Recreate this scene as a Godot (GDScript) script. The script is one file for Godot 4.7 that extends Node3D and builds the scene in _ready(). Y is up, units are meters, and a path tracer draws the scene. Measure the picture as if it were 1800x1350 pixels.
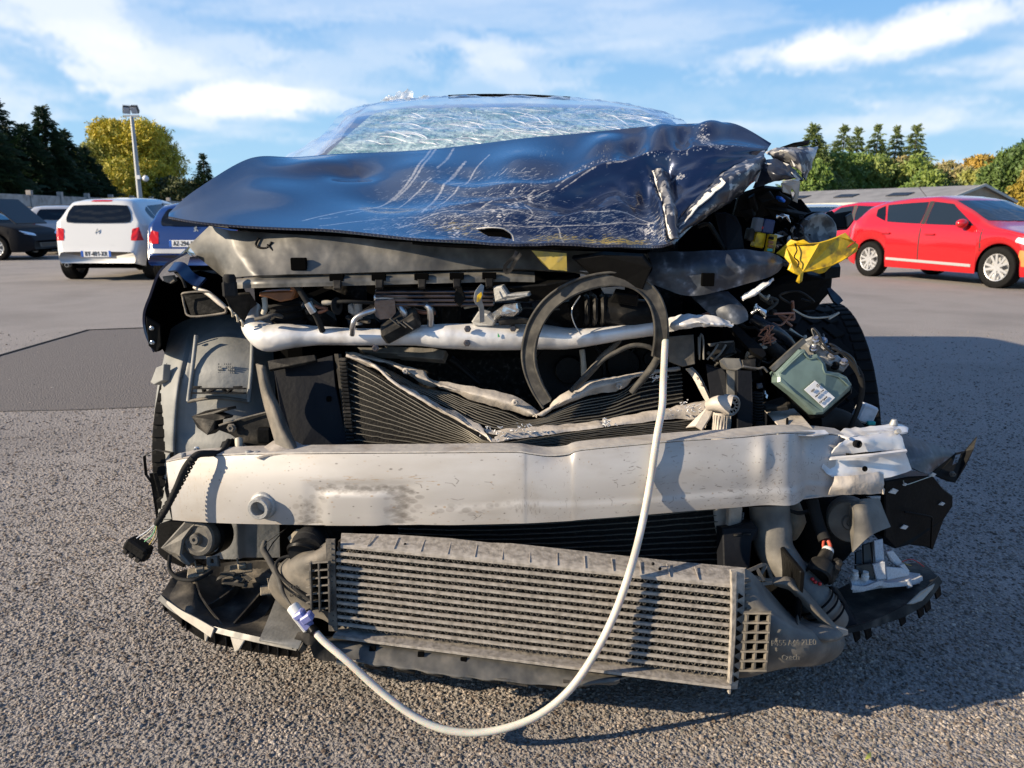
extends Node3D
# A crash-damaged dark blue car seen nose-on in a sunny vehicle yard.
# Units are metres; the camera stands at the origin 1.1 m above the ground and looks along -z.

const EYE := 1.1
const PITCH := 12.3
const LENS := 1354.0

var M := {}
var used := {}
var rng := RandomNumberGenerator.new()
var car: Node3D
var push := 0.0   # added to a group's surveyed distances


# ---------------------------------------------------------------- geometry collector
class Geo:
	var st := SurfaceTool.new()
	var n := 0
	func _init() -> void:
		st.begin(Mesh.PRIMITIVE_TRIANGLES)
		st.set_smooth_group(-1)
	func grp(g: int) -> void:
		st.set_smooth_group(g)
	func v(p: Vector3, uv := Vector2.ZERO) -> void:
		st.set_uv(uv)
		st.add_vertex(p)
		n += 1
	func tri(a: Vector3, b: Vector3, c: Vector3, ua := Vector2.ZERO, ub := Vector2.ZERO, uc := Vector2.ZERO) -> void:
		v(a, ua); v(b, ub); v(c, uc)
	func quad(a: Vector3, b: Vector3, c: Vector3, d: Vector3, ua := Vector2(0, 0), ub := Vector2(1, 0), uc := Vector2(1, 1), ud := Vector2(0, 1)) -> void:
		tri(a, b, c, ua, ub, uc)
		tri(a, c, d, ua, uc, ud)
	func mesh() -> ArrayMesh:
		st.generate_normals()
		st.index()
		return st.commit()

	static func cr(a: Vector3, b: Vector3, c: Vector3, d: Vector3, t: float) -> Vector3:
		return 0.5 * ((2.0 * b) + (c - a) * t + (2.0 * a - 5.0 * b + 4.0 * c - d) * t * t + (3.0 * b - a - 3.0 * c + d) * t * t * t)

	static func smooth_line(p: PackedVector3Array, sub: int, closed := false) -> PackedVector3Array:
		var o := PackedVector3Array()
		var k := p.size()
		if sub <= 1 or k < 3:
			return p
		var last := k if closed else k - 1
		for i in last:
			var a := p[(i - 1 + k) % k] if closed else p[maxi(i - 1, 0)]
			var d := p[(i + 2) % k] if closed else p[mini(i + 2, k - 1)]
			for j in sub:
				o.append(cr(a, p[i], p[(i + 1) % k], d, float(j) / sub))
		if not closed:
			o.append(p[k - 1])
		return o

	# a surface through rows of control points, given thickness th; disp(u, v, point, normal) bends it
	func sheet(rows: Array, nu: int, nv: int, th := 0.0, disp: Variant = null, linear := false) -> void:
		var fine := []
		for r in rows:
			fine.append(r if linear and nu == 1 else (lerp_line(r, nu) if linear else smooth_line(r, nu)))
		var w: int = fine[0].size()
		var g := []
		for c in w:
			var col := PackedVector3Array()
			for r in fine:
				col.append(r[c])
			g.append(lerp_line(col, nv) if linear else smooth_line(col, nv))
		var h: int = g[0].size()
		if disp != null:
			var base := g.duplicate(true)
			for c in w:
				for r in h:
					var nn := grid_normal(base, c, r, w, h)
					g[c][r] = base[c][r] + disp.call(float(c) / (w - 1), float(r) / (h - 1), base[c][r], nn)
		grp(1)
		for c in w - 1:
			for r in h - 1:
				var u0 := Vector2(float(c) / (w - 1), float(r) / (h - 1))
				var u1 := Vector2(float(c + 1) / (w - 1), float(r + 1) / (h - 1))
				quad(g[c][r], g[c + 1][r], g[c + 1][r + 1], g[c][r + 1], u0, Vector2(u1.x, u0.y), u1, Vector2(u0.x, u1.y))
		if th > 0.0:
			var b := []
			for c in w:
				var col := PackedVector3Array()
				for r in h:
					col.append(g[c][r] - grid_normal(g, c, r, w, h) * th)
				b.append(col)
			grp(2)
			for c in w - 1:
				for r in h - 1:
					var u0 := Vector2(float(c) / (w - 1), float(r) / (h - 1))
					var u1 := Vector2(float(c + 1) / (w - 1), float(r + 1) / (h - 1))
					quad(b[c][r + 1], b[c + 1][r + 1], b[c + 1][r], b[c][r], Vector2(u0.x, u1.y), u1, Vector2(u1.x, u0.y), u0)
			grp(3)
			for c in w - 1:
				quad(b[c][0], b[c + 1][0], g[c + 1][0], g[c][0])
				quad(g[c][h - 1], g[c + 1][h - 1], b[c + 1][h - 1], b[c][h - 1])
			for r in h - 1:
				quad(g[0][r], g[0][r + 1], b[0][r + 1], b[0][r])
				quad(b[w - 1][r], b[w - 1][r + 1], g[w - 1][r + 1], g[w - 1][r])
		grp(-1)

	static func lerp_line(p: PackedVector3Array, sub: int) -> PackedVector3Array:
		var o := PackedVector3Array()
		for i in p.size() - 1:
			for j in sub:
				o.append(p[i].lerp(p[i + 1], float(j) / sub))
		o.append(p[p.size() - 1])
		return o

	static func grid_normal(g: Array, c: int, r: int, w: int, h: int) -> Vector3:
		var du: Vector3 = g[mini(c + 1, w - 1)][r] - g[maxi(c - 1, 0)][r]
		var dv: Vector3 = g[c][mini(r + 1, h - 1)] - g[c][maxi(r - 1, 0)]
		var nn := dv.cross(du)
		if nn.length() < 1e-12:
			return Vector3(0, 0, 1)
		return nn.normalized()

	# a plate: an outline given depth th away from the side it faces, with a small bevel
	func plate(p: PackedVector3Array, th: float, bevel := 0.0015, face := Vector3(0, 0.25, 1), hole := PackedVector3Array()) -> void:
		var nrm := Vector3.ZERO
		var k := p.size()
		for i in k:
			var a := p[i]
			var b := p[(i + 1) % k]
			nrm += Vector3((a.y - b.y) * (a.z + b.z), (a.z - b.z) * (a.x + b.x), (a.x - b.x) * (a.y + b.y))
		nrm = nrm.normalized()
		if nrm.dot(face) < 0.0:
			nrm = -nrm
			p = p.duplicate()
			p.reverse()
		var ex := nrm.cross(Vector3.UP)
		if ex.length() < 0.1:
			ex = nrm.cross(Vector3.RIGHT)
		ex = ex.normalized()
		var ey := nrm.cross(ex).normalized()
		var inner := inset(p, bevel, nrm)
		var ring := inner.duplicate()
		var hk := hole.size()
		if hk > 0:
			# cut the hole in by a bridge from the nearest outline corner
			var hn := Vector3.ZERO
			for i in hk:
				var a := hole[i]
				var b := hole[(i + 1) % hk]
				hn += Vector3((a.y - b.y) * (a.z + b.z), (a.z - b.z) * (a.x + b.x), (a.x - b.x) * (a.y + b.y))
			if hn.dot(nrm) > 0.0:
				hole = hole.duplicate()
				hole.reverse()
			var best := 1e9
			var bi := 0
			var bj := 0
			for i in k:
				for j in hk:
					var d := inner[i].distance_to(hole[j])
					if d < best:
						best = d; bi = i; bj = j
			ring = PackedVector3Array()
			for i in bi + 1:
				ring.append(inner[i])
			for j in hk + 1:
				ring.append(hole[(bj + j) % hk])
			var shift := (inner[(bi + 1) % k] - inner[bi]).normalized() * 1e-5
			ring.append(inner[bi] + shift)
			for i in range(bi + 1, k):
				ring.append(inner[i])
		var flat := PackedVector2Array()
		for q in ring:
			flat.append(Vector2(q.dot(ex), q.dot(ey)))
		var idx := Geometry2D.triangulate_polygon(flat)
		grp(-1)
		for i in range(0, idx.size(), 3):
			var a := ring[idx[i]]
			var b := ring[idx[i + 1]]
			var c := ring[idx[i + 2]]
			if (b - a).cross(c - a).dot(nrm) > 0.0:
				var q := b
				b = c
				c = q
			var lo := flat[0]
			tri(a, b, c, Vector2(a.dot(ex), a.dot(ey)) - lo, Vector2(b.dot(ex), b.dot(ey)) - lo, Vector2(c.dot(ex), c.dot(ey)) - lo)
			tri(c - nrm * th, b - nrm * th, a - nrm * th)
		for i in k:
			var j := (i + 1) % k
			quad(inner[i], p[i] - nrm * bevel, p[j] - nrm * bevel, inner[j])
			quad(p[i] - nrm * bevel, p[i] - nrm * th, p[j] - nrm * th, p[j] - nrm * bevel)
		for i in hk:
			var j := (i + 1) % hk
			quad(hole[i], hole[i] - nrm * th, hole[j] - nrm * th, hole[j])

	static func inset(p: PackedVector3Array, by: float, nrm: Vector3) -> PackedVector3Array:
		var o := PackedVector3Array()
		var k := p.size()
		for i in k:
			var a := (p[i] - p[(i - 1 + k) % k]).normalized()
			var b := (p[(i + 1) % k] - p[i]).normalized()
			var ia := nrm.cross(a)
			var ib := nrm.cross(b)
			var m := ia + ib
			var len2 := maxf(m.length_squared(), 0.4)
			o.append(p[i] + m * (2.0 * by / len2))
		return o

	# a round bar along a smoothed path; radius may be one number or one per point
	func tube(p: PackedVector3Array, rad: Variant, seg := 10, sub := 5, closed := false, flat := 1.0) -> void:
		var pts := smooth_line(p, sub, closed)
		var k := pts.size()
		var rr := PackedFloat32Array()
		for i in k:
			if rad is float or rad is int:
				rr.append(rad)
			else:
				var f = float(i) / maxf(k - 1, 1) * (rad.size() - 1)
				var a := int(floor(f))
				rr.append(lerpf(rad[a], rad[mini(a + 1, rad.size() - 1)], f - a))
		var up := Vector3.UP
		var t0 := (pts[1] - pts[0]).normalized()
		if absf(t0.dot(up)) > 0.9:
			up = Vector3(0, 0, 1)
		var rings := []
		var along := 0.0
		var ls := PackedFloat32Array()
		for i in k:
			var t: Vector3
			if closed:
				t = (pts[(i + 1) % k] - pts[(i - 1 + k) % k]).normalized()
			else:
				t = (pts[mini(i + 1, k - 1)] - pts[maxi(i - 1, 0)]).normalized()
			var s := t.cross(up).normalized()
			up = s.cross(t).normalized()
			var ring := PackedVector3Array()
			for j in seg:
				var an := TAU * j / seg
				ring.append(pts[i] + (s * cos(an) + up * sin(an) * flat) * rr[i])
			rings.append(ring)
			if i > 0:
				along += pts[i].distance_to(pts[i - 1])
			ls.append(along)
		grp(1)
		for i in (k if closed else k - 1):
			var a: PackedVector3Array = rings[i]
			var b: PackedVector3Array = rings[(i + 1) % k]
			for j in seg:
				var jj := (j + 1) % seg
				quad(a[j], b[j], b[jj], a[jj], Vector2(float(j) / seg, ls[i]), Vector2(float(j) / seg, ls[(i + 1) % k]), Vector2(float(j + 1) / seg, ls[(i + 1) % k]), Vector2(float(j + 1) / seg, ls[i]))
		grp(-1)
		if not closed:
			for j in seg:
				var jj := (j + 1) % seg
				tri(pts[0], rings[0][j], rings[0][jj])
				tri(pts[k - 1], rings[k - 1][jj], rings[k - 1][j])

	# a flat bar along a path: w wide across the path, th thick along nrm
	func strap(p: PackedVector3Array, w: Variant, th: float, nrm: Vector3, sub := 5, closed := false) -> void:
		var pts := smooth_line(p, sub, closed)
		var k := pts.size()
		var rings := []
		for i in k:
			var t: Vector3
			if closed:
				t = (pts[(i + 1) % k] - pts[(i - 1 + k) % k]).normalized()
			else:
				t = (pts[mini(i + 1, k - 1)] - pts[maxi(i - 1, 0)]).normalized()
			var s := nrm.cross(t).normalized()
			var nn := t.cross(s).normalized()
			var hw: float
			if w is float:
				hw = w * 0.5
			else:
				var f = float(i) / maxf(k - 1, 1) * (w.size() - 1)
				var a := int(floor(f))
				hw = lerpf(w[a], w[mini(a + 1, w.size() - 1)], f - a) * 0.5
			rings.append(PackedVector3Array([pts[i] + s * hw + nn * th * 0.5, pts[i] - s * hw + nn * th * 0.5, pts[i] - s * hw - nn * th * 0.5, pts[i] + s * hw - nn * th * 0.5]))
		for e in 4:
			grp(e + 4)
			for i in (k if closed else k - 1):
				var a: PackedVector3Array = rings[i]
				var b: PackedVector3Array = rings[(i + 1) % k]
				quad(a[e], a[(e + 1) % 4], b[(e + 1) % 4], b[e])
		grp(-1)
		if not closed:
			quad(rings[0][3], rings[0][2], rings[0][1], rings[0][0])
			quad(rings[k - 1][0], rings[k - 1][1], rings[k - 1][2], rings[k - 1][3])

	func box(c: Vector3, size: Vector3, b := Basis.IDENTITY, bev := 0.003) -> void:
		var h := size * 0.5
		bev = minf(bev, minf(h.x, minf(h.y, h.z)) * 0.6)
		grp(-1)
		for ax in 3:
			for sg in [-1.0, 1.0]:
				var q := []
				for k in 4:
					var s1 := 1.0 if k == 1 or k == 2 else -1.0
					var s2 := 1.0 if k >= 2 else -1.0
					var e := Vector3.ZERO
					e[ax] = sg * h[ax]
					e[(ax + 1) % 3] = s1 * (h[(ax + 1) % 3] - bev)
					e[(ax + 2) % 3] = s2 * (h[(ax + 2) % 3] - bev)
					q.append(c + b * e)
				if sg > 0:
					quad(q[3], q[2], q[1], q[0])
				else:
					quad(q[0], q[1], q[2], q[3])
		for ax in 3:
			var a1 := (ax + 1) % 3
			var a2 := (ax + 2) % 3
			for s1 in [-1.0, 1.0]:
				for s2 in [-1.0, 1.0]:
					var q := []
					for k in 4:
						var e := Vector3.ZERO
						e[ax] = (h[ax] - bev) * (1.0 if k == 1 or k == 2 else -1.0)
						if k < 2:
							e[a1] = s1 * h[a1]
							e[a2] = s2 * (h[a2] - bev)
						else:
							e[a1] = s1 * (h[a1] - bev)
							e[a2] = s2 * h[a2]
						q.append(c + b * e)
					if s1 * s2 > 0:
						quad(q[0], q[1], q[2], q[3])
					else:
						quad(q[3], q[2], q[1], q[0])
		for s0 in [-1.0, 1.0]:
			for s1 in [-1.0, 1.0]:
				for s2 in [-1.0, 1.0]:
					var e0 := Vector3(s0 * h.x, s1 * (h.y - bev), s2 * (h.z - bev))
					var e1 := Vector3(s0 * (h.x - bev), s1 * h.y, s2 * (h.z - bev))
					var e2 := Vector3(s0 * (h.x - bev), s1 * (h.y - bev), s2 * h.z)
					if s0 * s1 * s2 > 0:
						tri(c + b * e0, c + b * e2, c + b * e1)
					else:
						tri(c + b * e0, c + b * e1, c + b * e2)

	# a turned shape: profile of (radius, height along axis) pairs
	func lathe(prof: PackedVector2Array, o: Vector3, axis: Vector3, seg := 20, hard := true) -> void:
		axis = axis.normalized()
		var ex := axis.cross(Vector3.UP)
		if ex.length() < 0.1:
			ex = axis.cross(Vector3.RIGHT)
		ex = ex.normalized()
		var ey := axis.cross(ex).normalized()
		for i in prof.size() - 1:
			grp(10 + i if hard else 1)
			for j in seg:
				var a := TAU * j / seg
				var b := TAU * (j + 1) / seg
				var da := ex * cos(a) + ey * sin(a)
				var db := ex * cos(b) + ey * sin(b)
				var p0 := o + da * prof[i].x + axis * prof[i].y
				var p1 := o + db * prof[i].x + axis * prof[i].y
				var p2 := o + db * prof[i + 1].x + axis * prof[i + 1].y
				var p3 := o + da * prof[i + 1].x + axis * prof[i + 1].y
				if prof[i].x > 1e-6:
					tri(p0, p1, p2, Vector2(float(j) / seg, i), Vector2(float(j + 1) / seg, i), Vector2(float(j + 1) / seg, i + 1))
				if prof[i + 1].x > 1e-6:
					tri(p0, p2, p3, Vector2(float(j) / seg, i), Vector2(float(j + 1) / seg, i + 1), Vector2(float(j) / seg, i + 1))
		grp(-1)

	func ball(c: Vector3, r: Vector3, b := Basis.IDENTITY, seg := 14, rings := 8) -> void:
		grp(1)
		for i in rings:
			var t0 := PI * i / rings
			var t1 := PI * (i + 1) / rings
			for j in seg:
				var a0 := TAU * j / seg
				var a1 := TAU * (j + 1) / seg
				var p0 := c + b * (r * Vector3(sin(t0) * cos(a0), cos(t0), sin(t0) * sin(a0)))
				var p1 := c + b * (r * Vector3(sin(t0) * cos(a1), cos(t0), sin(t0) * sin(a1)))
				var p2 := c + b * (r * Vector3(sin(t1) * cos(a1), cos(t1), sin(t1) * sin(a1)))
				var p3 := c + b * (r * Vector3(sin(t1) * cos(a0), cos(t1), sin(t1) * sin(a0)))
				if i > 0:
					tri(p0, p1, p2)
				if i < rings - 1:
					tri(p0, p2, p3)
		grp(-1)


# ---------------------------------------------------------------- naming and placing
func numbered(called: String) -> String:
	used[called] = used.get(called, 0) + 1
	return called if used[called] == 1 else "%s_%03d" % [called, used[called] - 1]


func part(called: String, g: Variant, m: Material, parent: Node3D, label := "") -> MeshInstance3D:
	var o := MeshInstance3D.new()
	o.name = called
	o.mesh = g.mesh() if g is Geo else g
	o.material_override = m
	parent.add_child(o, true)
	if label:
		o.set_meta("label", label)
	return o


func thing(called: String, label: String, category: String, group := "", at := Vector3.ZERO, turn := 0.0) -> Node3D:
	var o := Node3D.new()
	o.name = numbered(called)
	add_child(o)
	o.position = at
	o.rotation.y = turn
	tag(o, label, category, group)
	return o


func tag(o: Node3D, label: String, category: String, group := "") -> void:
	o.set_meta("label", label)
	o.set_meta("category", category)
	if group:
		o.set_meta("group", group)


func single(called: String, g: Variant, m: Material, label: String, category: String, group := "") -> MeshInstance3D:
	var o := part(numbered(called), g, m, self)
	tag(o, label, category, group)
	return o


# where the ray through a point of the 1800 x 1350 survey picture meets the plane d metres ahead
func P(x: float, y: float, d: float) -> Vector3:
	var a := deg_to_rad(PITCH)
	var cx := (x - 900.0) / LENS
	var cy := (675.0 - y) / LENS
	var dir := Vector3(cx, cy * cos(a) - sin(a), -cos(a) - cy * sin(a))
	d += push
	var t := d / -dir.z
	return Vector3(cx * t, EYE + dir.y * t, -d)


# a list of x, y pairs at one distance, tilted by gx per 100 across and gy per 100 down
func L(xy: Array, d: float, gx := 0.0, gy := 0.0) -> PackedVector3Array:
	var o := PackedVector3Array()
	for i in range(0, xy.size(), 2):
		o.append(P(xy[i], xy[i + 1], d + gx * (xy[i] - xy[0]) * 0.01 + gy * (xy[i + 1] - xy[1]) * 0.01))
	return o


# a list of x, y, distance triples
func T(xyd: Array) -> PackedVector3Array:
	var o := PackedVector3Array()
	for i in range(0, xyd.size(), 3):
		o.append(P(xyd[i], xyd[i + 1], xyd[i + 2]))
	return o


# shapes in one call
func plate_part(called: String, xy: Array, d: float, th: float, m: Material, parent: Node3D, gx := 0.0, gy := 0.0, label := "") -> MeshInstance3D:
	var g := Geo.new()
	g.plate(L(xy, d, gx, gy), th)
	return part(called, g, m, parent, label)


func tube_part(called: String, xyd: Array, r: Variant, m: Material, parent: Node3D, seg := 10, sub := 5, label := "") -> MeshInstance3D:
	var g := Geo.new()
	g.tube(T(xyd), r, seg, sub)
	return part(called, g, m, parent, label)


func sheet_part(called: String, rows: Array, nu: int, nv: int, th: float, m: Material, parent: Node3D, disp: Variant = null, label := "") -> MeshInstance3D:
	var g := Geo.new()
	var rr := []
	for r in rows:
		rr.append(T(r))
	g.sheet(rr, nu, nv, th, disp)
	return part(called, g, m, parent, label)


# ---------------------------------------------------------------- materials
func lin(r: float, g: float, b: float) -> Color:
	return Color(r, g, b).linear_to_srgb()


func noise_tex(seed_: int, freq: float, ramp: Array, size := 512, octaves := 4, kind := FastNoiseLite.TYPE_SIMPLEX_SMOOTH, bump := 0.0) -> NoiseTexture2D:
	var n := FastNoiseLite.new()
	n.seed = seed_
	n.noise_type = kind
	n.frequency = freq
	n.fractal_octaves = octaves
	var t := NoiseTexture2D.new()
	t.width = size
	t.height = size
	t.seamless = true
	t.noise = n
	if bump > 0.0:
		t.as_normal_map = true
		t.bump_strength = bump
	elif ramp.size():
		var gr := Gradient.new()
		var offs := PackedFloat32Array()
		var cols := PackedColorArray()
		for i in range(0, ramp.size(), 2):
			offs.append(ramp[i])
			cols.append(ramp[i + 1])
		gr.offsets = offs
		gr.colors = cols
		t.color_ramp = gr
	return t


func mat(called: String, c: Color, rough: float, metal := 0.0, tex: Texture2D = null, scale := 1.0, bump: Texture2D = null, bump_amt := 1.0) -> StandardMaterial3D:
	var m := StandardMaterial3D.new()
	m.resource_name = called
	m.albedo_color = c
	m.roughness = rough
	m.metallic = metal
	if tex:
		m.albedo_texture = tex
	if bump:
		m.normal_enabled = true
		m.normal_texture = bump
		m.normal_scale = bump_amt
	if tex or bump:
		m.uv1_triplanar = true
		m.uv1_scale = Vector3.ONE * scale
	M[called] = m
	return m


func grey(v: float) -> Color:
	return lin(v, v, v)


func _ready() -> void:
	rng.seed = 7
	# camera
	var cam := Camera3D.new()
	cam.name = "camera"
	cam.position = Vector3(0, EYE, 0)
	cam.rotation_degrees = Vector3(-PITCH, 0, 0)
	cam.fov = 53.0
	cam.near = 0.05
	cam.far = 1500.0
	var attr := CameraAttributesPhysical.new()
	attr.frustum_focal_length = 24.07
	attr.exposure_aperture = 7.2
	attr.frustum_focus_distance = 1.85
	cam.attributes = attr
	add_child(cam)
	cam.fov = 53.0
	# sky and exposure
	var env := Environment.new()
	env.background_mode = Environment.BG_SKY
	env.sky = Sky.new()
	var pano := PanoramaSkyMaterial.new()
	pano.panorama = sky_picture()
	env.sky.sky_material = pano
	env.tonemap_mode = Environment.TONE_MAPPER_LINEAR
	env.tonemap_exposure = 1.85
	env.sdfgi_enabled = true
	env.ssao_enabled = true
	env.ssil_enabled = true
	var we := WorldEnvironment.new()
	we.name = "world_environment"
	we.environment = env
	add_child(we)
	# sun: low autumn sun behind the photographer's shoulder
	var sun := DirectionalLight3D.new()
	sun.name = "sun"
	sun.light_energy = 1.6
	sun.light_color = Color(1.0, 0.925, 0.81)
	sun.light_angular_distance = 0.5
	sun.shadow_enabled = true
	add_child(sun)
	var el := deg_to_rad(21.5)
	var az := deg_to_rad(72.0)
	var dir := Vector3(cos(el) * sin(az), -sin(el), -cos(el) * cos(az))
	sun.look_at_from_position(Vector3.ZERO, dir, Vector3.UP)
	make_materials()
	build_ground()
	build_far_yard()
	build_trees()
	build_parked_cars()
	build_wreck()


func sky_picture() -> ImageTexture:
	var w := 2048
	var h := 1024
	var data := PackedFloat32Array()
	data.resize(w * h * 3)
	var n1 := FastNoiseLite.new()
	n1.seed = 11
	n1.frequency = 0.55
	n1.fractal_octaves = 5
	n1.fractal_gain = 0.55
	n1.domain_warp_enabled = true
	n1.domain_warp_amplitude = 0.9
	n1.domain_warp_frequency = 0.4
	var low := Vector3(0.275, 0.43, 0.53)
	var mid := Vector3(0.058, 0.20, 0.465)
	var top := Vector3(0.020, 0.065, 0.20)
	var dens := PackedFloat32Array()
	dens.resize(w * h)
	for j in h / 2 + 16:
		var th := PI * (j + 0.5) / h
		var y := cos(th)
		var s := sin(th)
		for i in w:
			var ph := TAU * (i + 0.5) / w
			var yy := maxf(y, 0.0) + 0.10
			var qx := s * sin(ph) / yy
			var qz := -s * cos(ph) / yy
			# long thin streaks
			var a := n1.get_noise_2d(qx * 0.55 + qz * 0.25, qz * 1.25 - qx * 0.3)
			var d := clampf((a + 0.06) * 1.9, 0.0, 1.0)
			dens[j * w + i] = d * 0.38
	# the larger clouds stand in given directions: x, y, half width, half height (picture units), tilt, strength
	var blobs := [[40, 25, 110, 55, 0.1, 0.9], [190, 60, 240, 60, 0.25, 0.22], [110, 102, 190, 30, 0.1, 0.7], [250, 20, 200, 60, 0.1, 0.3], [425, 180, 70, 20, 0.0, 1.3],
		[370, 195, 150, 18, -0.05, 0.7], [520, 178, 120, 12, 0.03, 0.6], [1590, 58, 240, 24, -0.12, 1.5], [1760, 15, 120, 22, -0.14, 0.9], [930, 108, 110, 30, 0.15, 0.42],
		[870, 95, 40, 14, 0.2, 0.35], [1610, 185, 150, 32, -0.1, 0.35], [1524, 180, 24, 17, 0.0, 0.55], [480, 110, 260, 40, -0.15, 0.3], [700, 150, 240, 40, 0.05, 0.3],
		[1150, 90, 120, 14, 0.1, 0.3], [1000, 45, 260, 22, -0.35, 0.3], [1300, 200, 300, 40, 0.0, 0.25], [430, 232, 110, 10, 0.12, 0.55], [-250, 120, 260, 60, 0.1, 0.8], [2050, 60, 220, 50, -0.1, 0.7], [2300, 200, 300, 60, 0.0, 0.5]]
	var n2 := FastNoiseLite.new()
	n2.seed = 23
	n2.frequency = 9.0
	n2.fractal_octaves = 5
	n2.fractal_gain = 0.55
	n2.domain_warp_enabled = true
	n2.domain_warp_amplitude = 0.05
	n2.domain_warp_frequency = 6.0
	for b in blobs:
		var c := (P(b[0], b[1], 1.0) - Vector3(0, EYE, 0)).normalized()
		var az := atan2(c.x, -c.z)
		var el := asin(c.y)
		var rx: float = b[2] / LENS
		var ry: float = b[3] / LENS
		var j0 := int((PI / 2 - el - ry * 2.6 - rx * absf(b[4])) / PI * h)
		var j1 := int((PI / 2 - el + ry * 2.6 + rx * absf(b[4])) / PI * h)
		var i0 := int((az - rx * 1.8) / TAU * w)
		var i1 := int((az + rx * 1.8) / TAU * w)
		for j in range(maxi(j0, 0), mini(j1, h / 2) + 1):
			for i in range(i0, i1 + 1):
				var da := (i + 0.5) / w * TAU - az
				var de := PI / 2 - PI * (j + 0.5) / h - el
				var x = (da - de * b[4]) / rx
				var yv = (de + da * b[4]) / ry
				var nn := n2.get_noise_3d((da + az) * 0.45, (de + el) * 1.3, 0.0)
				var q = 1.0 - (x * x * 0.5 + yv * yv * 0.42) + nn * 1.7
				var ii := posmod(i, w)
				if q > 0.0:
					q = q * q * (3.0 - 2.0 * minf(q, 1.0)) if q < 1.0 else 1.0
					dens[j * w + ii] = 1.0 - (1.0 - dens[j * w + ii]) * (1.0 - clampf(q * b[5] * 0.66, 0.0, 0.97))
	for j in h:
		var th := PI * (j + 0.5) / h
		var y := cos(th)
		var base: Vector3
		if y < -0.02:
			base = Vector3(0.13, 0.12, 0.11)
		else:
			var t := clampf(y, 0.0, 1.0)
			base = low.lerp(mid, clampf(pow(t / 0.36, 0.95), 0.0, 1.0))
			if t > 0.34:
				base = base.lerp(top, clampf((t - 0.34) / 0.6, 0.0, 1.0))
		for i in w:
			var d := dens[j * w + i]
			var c := base.lerp(Vector3(0.58, 0.59, 0.61), d)
			var k := (j * w + i) * 3
			data[k] = c.x
			data[k + 1] = c.y
			data[k + 2] = c.z
	var im := Image.create_from_data(w, h, false, Image.FORMAT_RGBF, data.to_byte_array())
	return ImageTexture.create_from_image(im)


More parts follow.
